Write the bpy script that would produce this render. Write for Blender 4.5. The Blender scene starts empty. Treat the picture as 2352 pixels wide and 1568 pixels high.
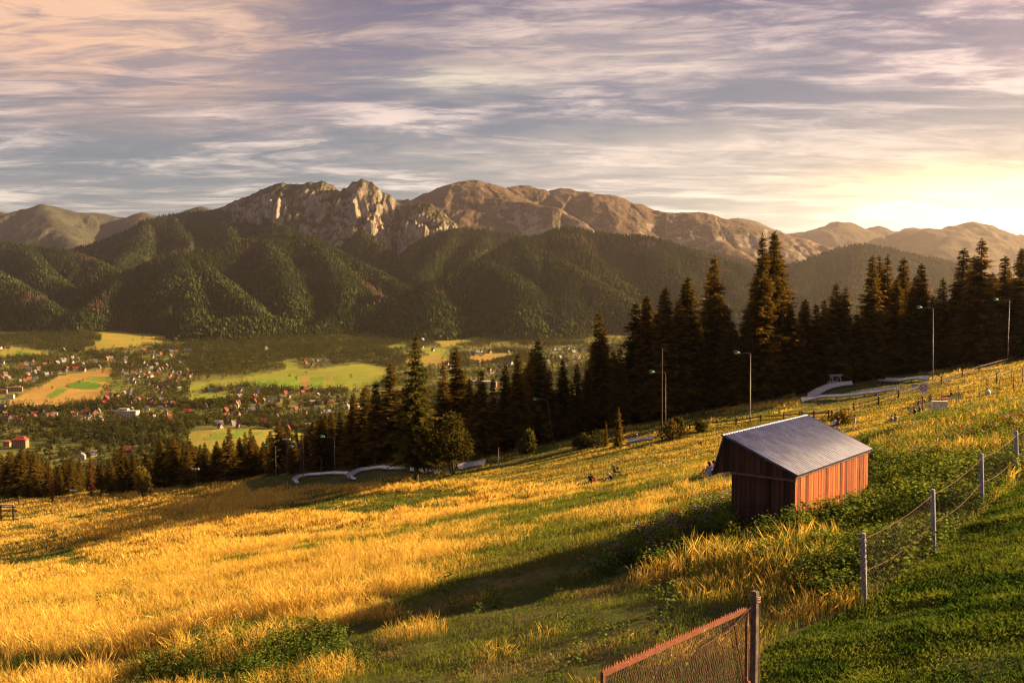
import bpy, bmesh, math, random
import numpy as np
from mathutils import Vector, Matrix, Euler
PI = math.pi
rng = np.random.default_rng(7)
random.seed(7)
scene = bpy.context.scene
COL = scene.collection

# ------------------------------------------------------------------ camera frame
F, CX, CY = 2164.0, 1176.0, 784.0
TP = 0.043                       # tangent of the downward pitch
PITCH = math.atan(TP)
cp, sp = math.cos(PITCH), math.sin(PITCH)

def ray(px, py):
    """direction through a point of the 2352 x 1568 picture, scaled so that its forward (Y) part is 1"""
    px = np.asarray(px, float); py = np.asarray(py, float)
    a = (px - CX) / F; b = (CY - py) / F
    y = cp + b * sp; z = -sp + b * cp
    return a / y, z / y

def project(X, Y, Z):
    d = Y * cp - Z * sp
    u = Y * sp + Z * cp
    d = np.maximum(d, 1e-3)
    return CX + F * X / d, CY - F * u / d

def C(x0, y0, k):
    """points of a source crop -> picture coordinates"""
    def f(pts):
        return [((x0 + x * k) / 1.08844, (y0 + y * k) / 1.08844) for x, y in pts]
    return f
C4 = C(0, 820, 500 / 2352); C5 = C(480, 800, 500 / 2352); C6 = C(960, 780, 500 / 2352)
C7 = C(2000, 880, 560 / 2352); C8 = C(640, 1060, 540 / 2352)

# ------------------------------------------------------------------ noise
def _hash(ix, iy, seed):
    h = (ix.astype(np.int64) * 374761393 + iy.astype(np.int64) * 668265263 + seed * 974711) & 0xFFFFFFFF
    h = ((h ^ (h >> 13)) * 1274126177) & 0xFFFFFFFF
    h = ((h ^ (h >> 16)) * 2246822519) & 0xFFFFFFFF
    return ((h ^ (h >> 15)) & 0xFFFFFF) / float(0xFFFFFF)

def vnoise(x, y, seed=0):
    x = np.asarray(x, float); y = np.asarray(y, float)
    ix = np.floor(x); iy = np.floor(y)
    fx = x - ix; fy = y - iy
    fx = fx * fx * fx * (fx * (fx * 6 - 15) + 10); fy = fy * fy * fy * (fy * (fy * 6 - 15) + 10)
    a = _hash(ix, iy, seed); b = _hash(ix + 1, iy, seed); c = _hash(ix, iy + 1, seed); d = _hash(ix + 1, iy + 1, seed)
    return (a + (b - a) * fx) * (1 - fy) + (c + (d - c) * fx) * fy

def fbm(x, y, seed=0, octv=4, gain=.5):
    s = 0; a = 1; n = 0
    for o in range(octv):
        s = s + a * (vnoise(x * 2 ** o, y * 2 ** o, seed + 17 * o) * 2 - 1); n += a; a *= gain
    return s / n

def ridged(x, y, seed=0, octv=3, gain=.5):
    s = 0; a = 1; n = 0
    for o in range(octv):
        s = s + a * (1 - np.abs(vnoise(x * 2 ** o, y * 2 ** o, seed + 17 * o) * 2 - 1)); n += a; a *= gain
    return s / n

def sstep(a, b, x):
    t = np.clip((np.asarray(x, float) - a) / (b - a), 0, 1)
    return t * t * (3 - 2 * t)

def inpoly(px, py, poly):
    px = np.asarray(px, float); py = np.asarray(py, float)
    r = np.zeros(px.shape, bool); n = len(poly)
    for i in range(n):
        x1, y1 = poly[i]; x2, y2 = poly[(i + 1) % n]
        if y1 == y2: continue
        c = ((y1 > py) != (y2 > py)) & (px < (x2 - x1) * (py - y1) / (y2 - y1) + x1)
        r ^= c
    return r

# ------------------------------------------------------------------ ground shape
EX = np.array([-900, -420, -208, -103, -62, -45, -29, -19, -8, 23, 47, 62, 80, 200, 900], float)
EY = np.array([900, 560, 384, 275, 252, 236, 212, 192, 174, 176, 172, 184, 172, 172, 172], float)
VY = np.array([0, 900, 1000, 1400, 1700, 2200, 2800, 3300, 3900, 4500, 6000, 20000], float)
VD = np.array([235, 233, 232, 228, 221, 211, 187, 158, 123, 95, 70, 60], float)
BUMPS = [  # x, y, height, radius x, radius y
    (-455, 1500, 21, 190, 150),
    (13.6, 35.0, -0.55, 2.6, 2.2),
    (5.2, 29.5, 0.35, 3.0, 2.2),
    (24, 62, 0.8, 9, 7),
]

def smin(a, b, k):
    h = np.clip(.5 + .5 * (b - a) / k, 0, 1)
    return b * (1 - h) + a * h - k * h * (1 - h)

def ground_z(X, Y):
    X = np.asarray(X, float); Y = np.asarray(Y, float)
    Yc = np.maximum(Y, -30)
    S = .5 * (1 + np.cos(PI * np.clip((Yc - 20) / 100, 0, 1)))
    xl = np.where(X > 0, 150 * np.tanh(X / 150), 0)
    xn = np.where(X < 0, 260 * np.tanh(X / 260), 0)
    drop = 12.55 - 6.2 * S - .208 * xl - .182 * xn + .09 * Yc
    t = np.maximum(Yc - np.interp(X, EX, EY) - 4, 0)
    drop = drop + .125 * t * t / (t + 25)
    far = sstep(500, 1500, Y)
    vd = np.interp(Y, VY, VD) + far * (9 * fbm(X / 420, Y / 300, 5, 3))
    drop = smin(drop, vd, 16.)
    # small relief of the meadow
    near = 1 - sstep(120, 420, np.hypot(X, Y))
    cosr = .22 * fbm((X * .9 - Y * .3) / 9, (Y + .3 * X) / 5, 21, 3) + .09 * fbm(X / 1.5, Y / 1.2, 33, 2)
    drop = drop - near * cosr
    z = -drop
    for bx, by, bh, rx, ry in BUMPS:
        z = z + bh * np.exp(-((X - bx) / rx) ** 2 - ((Y - by) / ry) ** 2)
    return z

def cast(px, py, t0=4., t1=9000., n=1500):
    """where the lines of sight through picture points meet the ground"""
    px = np.atleast_1d(np.asarray(px, float)); py = np.atleast_1d(np.asarray(py, float))
    dx, dz = ray(px, py)
    T = t0 * (t1 / t0) ** np.linspace(0, 1, n); hits = []
    for k in range(0, len(px), 60):
        ax, az_ = dx[k:k + 60, None], dz[k:k + 60, None]
        d = az_ * T - ground_z(ax * T, np.broadcast_to(T, (ax.shape[0], n)))
        c = (d[:, 1:] <= 0) & (d[:, :-1] > 0); i = c.argmax(1); r = np.arange(len(i))
        g0, g1 = d[r, i], d[r, i + 1]
        hits.append(np.where(c.any(1), T[i] + (T[i + 1] - T[i]) * g0 / np.maximum(g0 - g1, 1e-9), t1))
    hit = np.concatenate(hits)
    X = dx * hit; Y = hit
    return X, Y, ground_z(X, Y)

def cast1(px, py):
    X, Y, Z = cast(px, py)
    return float(X[0]), float(Y[0]), float(Z[0])

# ------------------------------------------------------------------ object helpers
def mesh_np(name, V, faces, mat=None, parent=None, smooth=False, attrs=None, mats=None, matidx=None):
    """faces: one integer array (n,k) or a list of such arrays"""
    me = bpy.data.meshes.new(name)
    V = np.asarray(V, np.float32)
    fl = faces if isinstance(faces, list) else [faces]
    fl = [np.asarray(f, np.int32) for f in fl if len(f)]
    me.vertices.add(len(V)); me.vertices.foreach_set('co', V.ravel())
    nl = sum(f.size for f in fl); nf = sum(len(f) for f in fl)
    me.loops.add(nl); me.polygons.add(nf)
    me.loops.foreach_set('vertex_index', np.concatenate([f.ravel() for f in fl]))
    st = []; o = 0
    for f in fl:
        st.append(o + np.arange(len(f)) * f.shape[1]); o += f.size
    me.polygons.foreach_set('loop_start', np.concatenate(st).astype(np.int32))
    if smooth: me.polygons.foreach_set('use_smooth', np.ones(nf, bool))
    for k, a in (attrs or {}).items():
        a = np.asarray(a, np.float32)
        if a.ndim == 1:
            me.attributes.new(k, 'FLOAT', 'POINT').data.foreach_set('value', a)
        else:
            if a.shape[1] == 3: a = np.hstack([a, np.ones((len(a), 1), np.float32)])
            me.attributes.new(k, 'FLOAT_COLOR', 'POINT').data.foreach_set('color', a.ravel())
    for m in (mats or ([mat] if mat else [])): me.materials.append(m)
    if matidx is not None: me.polygons.foreach_set('material_index', np.asarray(matidx, np.int32))
    me.update(calc_edges=True)
    return link(name, me, parent)

def link(name, me, parent=None):
    o = bpy.data.objects.new(name, me); COL.objects.link(o)
    if parent is not None: o.parent = parent
    return o

def tag(o, label=None, cat=None, group=None, kind=None):
    if label: o['label'] = label
    if cat: o['category'] = cat
    if group: o['group'] = group
    if kind: o['kind'] = kind
    return o

def thing(name, label, cat, loc=(0, 0, 0), rz=0., group=None):
    o = bpy.data.objects.new(name, None); COL.objects.link(o)
    o.location = loc; o.rotation_euler = (0, 0, rz); o.empty_display_size = .3
    return tag(o, label, cat, group)

def copy_tree(o, parent=None):
    c = o.copy(); COL.objects.link(c)
    if parent is not None: c.parent = parent
    for ch in list(o.children): copy_tree(ch, c)
    return c

class MB:
    """collects simple solids into one mesh"""
    def __init__(s): s.v = []; s.f = []
    def add(s, vs, fs):
        n = len(s.v); s.v += [tuple(v) for v in vs]; s.f += [tuple(i + n for i in f) for f in fs]
    def box(s, c, d, rz=0., M=None):
        x, y, z = (k / 2 for k in d)
        P = [Vector((a * x, b * y, e * z)) for e in (-1, 1) for b in (-1, 1) for a in (-1, 1)]
        R = M if M is not None else Matrix.Rotation(rz, 3, 'Z')
        s.add([R @ p + Vector(c) for p in P], [(0, 2, 3, 1), (4, 5, 7, 6), (0, 1, 5, 4), (2, 6, 7, 3), (0, 4, 6, 2), (1, 3, 7, 5)])
    def tube(s, pts, rad, n=8, cap=True):
        pts = [Vector(p) for p in pts]; m = len(pts)
        rad = [rad] * m if not hasattr(rad, '__len__') else rad
        vs = []; fs = []; up = None
        for i, p in enumerate(pts):
            t = (pts[min(i + 1, m - 1)] - pts[max(i - 1, 0)]).normalized()
            if up is None:
                up = t.orthogonal().normalized()
            else:
                up = (up - t * up.dot(t)).normalized()
            b = t.cross(up)
            for k in range(n):
                a = 2 * PI * k / n
                vs.append(p + (up * math.cos(a) + b * math.sin(a)) * rad[i])
        for i in range(m - 1):
            for k in range(n):
                fs.append((i * n + k, i * n + (k + 1) % n, (i + 1) * n + (k + 1) % n, (i + 1) * n + k))
        if cap:
            fs.append(tuple(range(n))[::-1]); fs.append(tuple((m - 1) * n + k for k in range(n)))
        s.add(vs, fs)
    def ball(s, c, r, nu=8, nv=6):
        r = (r, r, r) if not hasattr(r, '__len__') else r
        c = Vector(c); vs = [c + Vector((0, 0, -r[2]))]; fs = []
        for j in range(1, nv):
            t = -PI / 2 + PI * j / nv
            for k in range(nu):
                a = 2 * PI * k / nu
                vs.append(c + Vector((r[0] * math.cos(t) * math.cos(a), r[1] * math.cos(t) * math.sin(a), r[2] * math.sin(t))))
        vs.append(c + Vector((0, 0, r[2]))); L = len(vs) - 1
        for k in range(nu):
            fs.append((0, 1 + (k + 1) % nu, 1 + k)); fs.append((L, L - nu + k, L - nu + (k + 1) % nu))
            for j in range(nv - 2):
                a = 1 + j * nu
                fs.append((a + k, a + (k + 1) % nu, a + nu + (k + 1) % nu, a + nu + k))
        s.add(vs, fs)
    def prism(s, poly, axis0, axis1):
        """closed polygon (3-D points) swept from axis0 to axis1"""
        A = [Vector(p) + Vector(axis0) for p in poly]; B = [Vector(p) + Vector(axis1) for p in poly]; n = len(A)
        s.add(A + B, [tuple(range(n))[::-1], tuple(range(n, 2 * n))] + [(i, (i + 1) % n, n + (i + 1) % n, n + i) for i in range(n)])
    def build(s, name, mat=None, parent=None, bevel=0., smooth=False):
        me = bpy.data.meshes.new(name); me.from_pydata(s.v, [], s.f); me.update()
        bm = bmesh.new(); bm.from_mesh(me); bmesh.ops.recalc_face_normals(bm, faces=bm.faces); bm.to_mesh(me); bm.free()
        if smooth: me.polygons.foreach_set('use_smooth', [True] * len(me.polygons))
        if mat: me.materials.append(mat)
        o = link(name, me, parent)
        if bevel:
            b = o.modifiers.new('Bevel', 'BEVEL'); b.width = bevel; b.segments = 2; b.limit_method = 'ANGLE'
        return o

# ------------------------------------------------------------------ material helpers
class N:
    def __init__(s, name, world=False):
        if world:
            s.o = bpy.data.worlds.new(name)
        else:
            s.o = bpy.data.materials.new(name)
        s.o.use_nodes = True; s.t = s.o.node_tree; s.t.nodes.clear()
    def n(s, typ, **kw):
        nd = s.t.nodes.new(typ)
        for k, v in kw.items():
            if k.startswith('i_'): nd.inputs[int(k[2:])].default_value = v
            else: setattr(nd, k, v)
        return nd
    def set(s, inp, v):
        if isinstance(v, bpy.types.NodeSocket): s.t.links.new(v, inp)
        elif v is not None: inp.default_value = v
    def math(s, op, a, b=None, c=None, clamp=False):
        nd = s.n('ShaderNodeMath', operation=op, use_clamp=clamp)
        s.set(nd.inputs[0], a)
        if b is not None: s.set(nd.inputs[1], b)
        if c is not None: s.set(nd.inputs[2], c)
        return nd.outputs[0]
    def vmath(s, op, a, b=None):
        nd = s.n('ShaderNodeVectorMath', operation=op)
        s.set(nd.inputs[0], a)
        if b is not None: s.set(nd.inputs[1], b)
        return nd.outputs['Value' if op == 'DOT_PRODUCT' else 'Vector']
    def mix(s, f, a, b, blend='MIX'):
        nd = s.n('ShaderNodeMix', data_type='RGBA', blend_type=blend)
        s.set(nd.inputs[0], f)
        s.set(nd.inputs[6], c4(a)); s.set(nd.inputs[7], c4(b))
        return nd.outputs[2]
    def noise(s, vec, scale, detail=4., rough=.55, dist=0.):
        nd = s.n('ShaderNodeTexNoise')
        if vec is not None: s.set(nd.inputs['Vector'], vec)
        nd.inputs['Scale'].default_value = scale; nd.inputs['Detail'].default_value = detail
        nd.inputs['Roughness'].default_value = rough; nd.inputs['Distortion'].default_value = dist
        return nd.outputs[0]
    def ramp(s, f, stops):
        nd = s.n('ShaderNodeValToRGB'); s.set(nd.inputs[0], f)
        cr = nd.color_ramp
        while len(cr.elements) < len(stops): cr.elements.new(.5)
        for e, (p, c) in zip(cr.elements, stops):
            e.position = p; e.color = c4(c)
        return nd.outputs[0]
    def mapr(s, f, a, b, c=0., d=1., smooth=True):
        nd = s.n('ShaderNodeMapRange', interpolation_type='SMOOTHSTEP' if smooth else 'LINEAR')
        s.set(nd.inputs[0], f)
        for i, v in enumerate((a, b, c, d)): s.set(nd.inputs[i + 1], v)
        return nd.outputs[0]
    def scale(s, vec, sc, rot=(0, 0, 0)):
        nd = s.n('ShaderNodeMapping'); s.set(nd.inputs[0], vec)
        nd.inputs['Scale'].default_value = sc; nd.inputs['Rotation'].default_value = rot
        return nd.outputs[0]
    def attr(s, name, col=True):
        nd = s.n('ShaderNodeAttribute', attribute_name=name)
        return nd.outputs['Color' if col else 'Fac']
    def pos(s): return s.n('ShaderNodeNewGeometry').outputs['Position']
    def obj(s): return s.n('ShaderNodeTexCoord').outputs['Object']
    def out(s, col, rough=.85, metal=0., bump=None, bstr=.4, bdist=.02, spec=.25):
        p = s.n('ShaderNodeBsdfPrincipled')
        s.set(p.inputs['Base Color'], c4(col)); s.set(p.inputs['Roughness'], rough); s.set(p.inputs['Metallic'], metal)
        p.inputs['Specular IOR Level'].default_value = spec
        if bump is not None:
            b = s.n('ShaderNodeBump'); b.inputs['Strength'].default_value = bstr; b.inputs['Distance'].default_value = bdist
            s.set(b.inputs['Height'], bump); s.t.links.new(b.outputs[0], p.inputs['Normal'])
        o = s.n('ShaderNodeOutputMaterial'); s.t.links.new(p.outputs[0], o.inputs[0])
        return s.o
    def leaf(s, col, trans=.4, tcol=None, gloss=.0):
        d = s.n('ShaderNodeBsdfDiffuse'); s.set(d.inputs[0], c4(col))
        t = s.n('ShaderNodeBsdfTranslucent'); s.set(t.inputs[0], c4(tcol if tcol is not None else col))
        m = s.n('ShaderNodeMixShader'); m.inputs[0].default_value = trans
        s.t.links.new(d.outputs[0], m.inputs[1]); s.t.links.new(t.outputs[0], m.inputs[2]); r = m.outputs[0]
        if gloss:
            g = s.n('ShaderNodeBsdfGlossy'); g.inputs['Roughness'].default_value = .45; g.inputs[0].default_value = (1, 1, 1, 1)
            m2 = s.n('ShaderNodeMixShader'); m2.inputs[0].default_value = gloss
            s.t.links.new(r, m2.inputs[1]); s.t.links.new(g.outputs[0], m2.inputs[2]); r = m2.outputs[0]
        o = s.n('ShaderNodeOutputMaterial'); s.t.links.new(r, o.inputs[0])
        return s.o

def c4(c):
    if isinstance(c, bpy.types.NodeSocket) or c is None: return c
    if isinstance(c, (int, float)): return c
    return tuple(c) if len(c) == 4 else (*c, 1.)

def plain(name, c1, c2=None, scale=6., rough=.8, metal=0., bstr=.25, detail=5, spec=.25, stretch=(1, 1, 1)):
    m = N(name); v = m.scale(m.obj(), stretch); f = m.noise(v, scale, detail, .6)
    c2 = c2 or tuple(x * .7 for x in c1)
    f2 = m.mapr(f, .32, .68)
    return m.out(m.mix(f2, c1, c2), rough, metal, f, bstr, .01, spec)
# ------------------------------------------------------------------ camera, sun, sky, haze
cam_d = bpy.data.cameras.new('camera'); cam = bpy.data.objects.new('camera', cam_d); COL.objects.link(cam)
cam.location = (0, 0, 0); cam.rotation_euler = (PI / 2 - PITCH, 0, 0)
cam_d.sensor_width = 36; cam_d.lens = 36 * F / 2352; cam_d.clip_start = .1; cam_d.clip_end = 60000
scene.camera = cam
scene.view_settings.view_transform = 'Standard'; scene.view_settings.look = 'None'
scene.view_settings.exposure = 2.2; scene.view_settings.gamma = 1

SUN_AZ, SUN_EL = math.radians(71), math.radians(19.5)
sdir = Vector((math.sin(SUN_AZ) * math.cos(SUN_EL), math.cos(SUN_AZ) * math.cos(SUN_EL), math.sin(SUN_EL)))
sun_d = bpy.data.lights.new('sun', 'SUN'); sun = bpy.data.objects.new('sun', sun_d); COL.objects.link(sun)
sun_d.energy = 5.0; sun_d.angle = math.radians(.6); sun_d.color = (1, .67, .33)
sun.rotation_euler = sdir.to_track_quat('Z', 'Y').to_euler()

w = N('World', world=True); scene.world = w.o
tc = w.n('ShaderNodeTexCoord').outputs['Generated']
dirn = w.vmath('NORMALIZE', tc)
sx = w.n('ShaderNodeSeparateXYZ'); w.set(sx.inputs[0], dirn)
dxs, dys, dzs = sx.outputs
zc = w.math('MAXIMUM', dzs, 0.0)
inv = w.math('DIVIDE', 1.0, w.math('ADD', zc, .10))
cb = w.n('ShaderNodeCombineXYZ')
w.set(cb.inputs[0], w.math('MULTIPLY', dxs, inv)); w.set(cb.inputs[1], w.math('MULTIPLY', dys, inv))
pl = cb.outputs[0]

def blob(px, py, sxx, syy):
    """soft patch of cloud round the direction of one picture point"""
    ddx, ddz = ray(px, py); n = math.sqrt(1 + ddx * ddx + ddz * ddz)
    az = math.atan2(ddx, 1); el = math.asin(ddz / n)
    A = w.math('ARCTAN2', dxs, dys); E = w.math('ARCSINE', dzs)
    a = w.math('DIVIDE', w.math('SUBTRACT', A, float(az)), sxx); e = w.math('DIVIDE', w.math('SUBTRACT', E, float(el)), syy)
    r2 = w.math('ADD', w.math('MULTIPLY', a, a), w.math('MULTIPLY', e, e))
    return w.math('EXPONENT', w.math('MULTIPLY', r2, -1.0))

# clouds: long high streaks over broad veils, laid on a level sheet far above
warp = w.n('ShaderNodeTexNoise'); w.set(warp.inputs['Vector'], w.scale(pl, (.35, .8, 1))); warp.inputs['Scale'].default_value = 1.1; warp.inputs['Detail'].default_value = 3
wv = w.vmath('ADD', pl, w.vmath('MULTIPLY', w.vmath('SUBTRACT', warp.outputs['Color'], (.5, .5, .5)), (1.5, .55, 0)))
n_big = w.noise(w.scale(wv, (.46, .70, 1), (0, 0, .5)), 1.0, 6, .55, .4)
n_str = w.noise(w.scale(wv, (.90, 2.2, 1), (0, 0, .42)), 1.25, 11, .64, .45)
n_fin = w.noise(w.scale(wv, (1.7, 5.0, 1), (0, 0, .62)), 2.0, 11, .68, .6)
cov = w.math('ADD', w.math('MULTIPLY', n_big, .52), w.math('ADD', w.math('MULTIPLY', n_str, .46), w.math('MULTIPLY', n_fin, .20)))
thick = w.mapr(cov, .53, .69)
bright = w.mapr(w.math('ADD', w.math('MULTIPLY', n_str, .62), w.math('MULTIPLY', n_fin, .45)), .475, .625)

nish = w.n('ShaderNodeTexSky'); nish.sky_type = 'NISHITA'; nish.sun_disc = False
nish.sun_elevation = SUN_EL; nish.sun_rotation = SUN_AZ; nish.air_density = 1.2; nish.dust_density = 2.0
clear = w.ramp(zc, [(0., (.62, .52, .40)), (.06, (.30, .37, .42)), (.14, (.19, .28, .36)), (.24, (.16, .20, .325)), (.33, (.11, .125, .26)), (.6, (.07, .09, .22))])
clear = w.mix(.82, w.mix(1.0, nish.outputs[0], (.055, .05, .05, 1), 'MULTIPLY'), clear)
veil = w.ramp(zc, [(0., (.90, .74, .50)), (.07, (.64, .59, .55)), (.15, (.50, .43, .475)), (.25, (.43, .33, .42)), (.33, (.30, .23, .35)), (.6, (.18, .16, .27))])
lit = w.ramp(zc, [(0., (1.15, .98, .66)), (.07, (1.05, .93, .80)), (.17, (1.0, .84, .76)), (.30, (.90, .69, .66)), (.5, (.58, .45, .50))])
cloud = w.mix(bright, veil, lit)
skyc = w.mix(thick, clear, cloud)
# broad patches of thicker cloud that catch the light
tex = w.mapr(w.math('ADD', w.math('MULTIPLY', n_big, .6), w.math('MULTIPLY', n_fin, .5)), .44, .62)
for px, py, a, b, colr, k in [(180, 10, .24, .080, (1.0, .62, .42), 1.3), (440, 40, .08, .05, (1.0, .68, .48), .9),
                              (1050, 185, .075, .014, (1.0, .88, .66), 1.0), (1330, 95, .15, .03, (1.0, .76, .60), .9), (1500, 150, .10, .02, (.95, .78, .66), .7),
                              (1650, 350, .35, .030, (.95, .82, .66), .5), (2190, 415, .13, .018, (1.15, .86, .48), 1.0)]:
    f = w.math('MULTIPLY', w.math('MULTIPLY', blob(px, py, a, b), w.math('ADD', w.math('MULTIPLY', tex, .75), .25)), k, clamp=True)
    skyc = w.mix(f, skyc, colr)
# brightening of the thin cloud low in the west
g1 = blob(2330, 510, .25, .045); g2 = blob(2340, 522, .17, .030); g3 = blob(2150, 500, .60, .05)
gt = w.math('ADD', w.math('MULTIPLY', n_str, .9), .45)
def frgb(f):
    cc = w.n('ShaderNodeCombineXYZ')
    for i in range(3): w.set(cc.inputs[i], f)
    return cc.outputs[0]
for f, cc in [(w.math('MULTIPLY', g1, gt), (.52, .42, .22)), (w.math('MULTIPLY', g2, gt), (1.1, .98, .68)), (w.math('MULTIPLY', g3, gt), (.44, .36, .23))]:
    skyc = w.vmath('ADD', skyc, w.vmath('MULTIPLY', frgb(f), cc))
bg = w.n('ShaderNodeBackground'); w.set(bg.inputs[0], skyc); bg.inputs[1].default_value = .22
SKYBG = bg
wo = w.n('ShaderNodeOutputWorld'); w.t.links.new(bg.outputs[0], wo.inputs[0])

def make_haze():
    m = N('haze_air')
    pv = m.n('ShaderNodeVolumePrincipled')
    pv.inputs['Color'].default_value = (.88, .78, .74, 1)
    pv.inputs['Density'].default_value = 3.1e-5
    pv.inputs['Anisotropy'].default_value = .84
    o = m.n('ShaderNodeOutputMaterial'); m.t.links.new(pv.outputs[0], o.inputs['Volume'])
    b = MB(); b.box((0, 7500, 480), (17000, 18000, 1560))
    h = b.build('haze', m.o)
    tag(h, 'thin warm haze filling the valley air between the meadow and mountains', 'haze', kind='stuff')
    return h

scene.render.engine = 'CYCLES'
cy = scene.cycles
cy.use_denoising = True
try: cy.denoiser = 'OPENIMAGEDENOISE'
except Exception: pass
cy.denoising_input_passes = 'RGB_ALBEDO_NORMAL'
cy.max_bounces = 5; cy.diffuse_bounces = 2; cy.glossy_bounces = 2; cy.transmission_bounces = 3; cy.volume_bounces = 1
cy.transparent_max_bounces = 8; cy.caustics_reflective = False; cy.caustics_refractive = False
cy.sample_clamp_indirect = 6; cy.use_adaptive_sampling = False; cy.volume_max_steps = 64
cy.filter_width = 1.3
# ------------------------------------------------------------------ the ground sheet
def polar(az, R):
    A, RR = np.meshgrid(az, R)
    return RR * np.sin(A), RR * np.cos(A)

def quads(nr, nc, wrap=False):
    i = np.arange(nr - 1)[:, None]; j = np.arange(nc if wrap else nc - 1)[None, :]
    j2 = (j + 1) % nc
    return np.stack([i * nc + j, (i + 1) * nc + j, (i + 1) * nc + j2, i * nc + j2], -1).reshape(-1, 4)

D2R = PI / 180
azf = np.arange(-33, 33.001, .062) * D2R
AZ = np.concatenate([np.arange(-180, -33, 3.0) * D2R, azf, np.arange(35, 180, 3.0) * D2R])
RAD = np.concatenate([[.6], 2.5 * (15500 / 2.5) ** np.linspace(0, 1, 760)])
GX, GY = polar(AZ, RAD)
# outside the view the sheet stays within a few kilometres
out = (np.abs(AZ) > 36 * D2R)
kk = np.where(out[None, :], np.minimum(1, 2600 / RAD[:, None]), 1)
GX = GX * kk; GY = np.maximum(GY * kk, -1400)
GZ = ground_z(GX, GY)
GZ = np.where(np.hypot(GX, GY) < 1.0, ground_z(GX, GY), GZ)
gq = quads(len(RAD), len(AZ), True)

m = N('meadow_ground')
p_ = m.pos(); n1 = m.noise(p_, .35, 6, .6); n2 = m.noise(m.scale(p_, (1, 1, 1)), .012, 6, .6); n3 = m.noise(p_, 3.2, 5, .65)
near_c = m.mix(m.mapr(n1, .35, .65), (.075, .085, .022), (.17, .125, .05))
near_c = m.mix(m.mapr(n3, .35, .7), near_c, (.05, .062, .016))
far_c = m.mix(m.mapr(n2, .35, .65), (.065, .085, .020), (.19, .17, .045))
sy = m.n('ShaderNodeSeparateXYZ'); m.set(sy.inputs[0], p_)
M_GROUND = m.out(m.mix(m.mapr(sy.outputs[1], 300, 700), near_c, far_c), .95, bump=n3, bstr=.5, bdist=.05, spec=.05)
ground = mesh_np('ground', np.stack([GX, GY, GZ], -1).reshape(-1, 3), [gq], M_GROUND, smooth=True)
tag(ground, 'grassy hillside falling away to a broad green valley floor', None, kind='structure')

# ------------------------------------------------------------------ mountains: ridgelines with spurs
class Ridge:
    # a ridge of three or more points whose distance shrinks is a spur; its middle is pushed out
    def __init__(s, pts, slope=.5, rnd=60., gul=30., gw=260., gv=.3, seed=1, back=None):
        """pts: (px, py, distance) along a crest as it is seen; slope falls to both sides"""
        P = []
        for px, py, D in pts:
            dx, dz = ray(px, py); P.append((float(dx) * D, D, float(dz) * D))
        s.P = np.array(P); s.slope = slope; s.rnd = rnd; s.gul = gul; s.gw = gw; s.gv = gv; s.seed = seed; s.back = back
    def h(s, X, Y):
        best = np.full(X.shape, -1e9); bd = np.zeros(X.shape); bs = np.zeros(X.shape); acc = 0.
        for i in range(len(s.P) - 1):
            a, b = s.P[i], s.P[i + 1]; ex, ey = b[0] - a[0], b[1] - a[1]; L = math.hypot(ex, ey) + 1e-6
            t = np.clip(((X - a[0]) * ex + (Y - a[1]) * ey) / L ** 2, 0, 1)
            d = np.hypot(X - a[0] - t * ex, Y - a[1] - t * ey)
            v = a[2] + t * (b[2] - a[2]) - s.slope * (np.sqrt(d * d + s.rnd ** 2) - s.rnd)
            m = v > best
            best = np.where(m, v, best); bd = np.where(m, d, bd); bs = np.where(m, acc + t * L, bs); acc += L
        if s.gul:
            k = sstep(10, 260, bd)
            wx = X + 60 * fbm(X / 300, Y / 300, s.seed + 3, 2); wy = Y + 60 * fbm(X / 300, Y / 300, s.seed + 9, 2)
            g = ridged((bs + .25 * wx) / s.gw, bd / (s.gw / s.gv) + .2, s.seed, 3, .55)
            g2 = ridged(wx / (s.gw * .8), wy / (s.gw * 1.1), s.seed + 50, 4, .5)
            best = best + s.gul * k * ((g - .62) * 1.5 + (g2 - .62) * 1.3)
        return best

MOUNTS = []
def mountain(name, label, ridges, az0, az1, R0, R1, daz, dR, mat, rough=(0, 50), keep=-40):
    az = np.arange(az0, az1, daz) * D2R; R = np.arange(R0, R1, dR)
    X, Y = polar(az, R)
    def hfun(X, Y):
        H = np.full(X.shape, -1e9)
        for r in ridges: H = np.maximum(H, r.h(X, Y))
        if rough[0]: H = H + rough[0] * fbm(X / rough[1], Y / rough[1], 77, 4, .55)
        if rough[0] > 12: H = H + rough[0] * 1.1 * (ridged(X / rough[1] / .8, Y / rough[1] / 1.3, 83, 5, .55) - .62)
        return H
    Z = hfun(X, Y)
    g = ground_z(X, Y)
    v = np.stack([X, Y, Z], -1).reshape(-1, 3); q = quads(len(R), len(az))
    ok = (Z > g + keep).ravel(); q = q[ok[q].all(1)]
    used = np.unique(q); idx = np.full(len(v), -1); idx[used] = np.arange(len(used))
    o = mesh_np(name, v[used], [idx[q]], mat, smooth=True)
    tag(o, label, None, kind='structure')
    MOUNTS.append((o, hfun, (az0, az1, R0, R1)))
    return o

def forest_ground(name, c1, c2, sc=.02):
    m = N(name); p = m.pos(); n = m.noise(p, sc, 6, .65); n2 = m.noise(p, sc * 9, 4, .7)
    n3 = m.noise(p, .0022, 5, .6)
    c = m.mix(m.mapr(n, .35, .65), c1, c2); c = m.mix(m.mapr(n2, .42, .7), c, tuple(x * .55 for x in c1))
    c = m.mix(m.math('MULTIPLY', m.mapr(n3, .60, .70), .55), c, (.10, .075, .055))
    return m.out(c, .95, bump=n2, bstr=.9, bdist=9., spec=.02)

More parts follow.
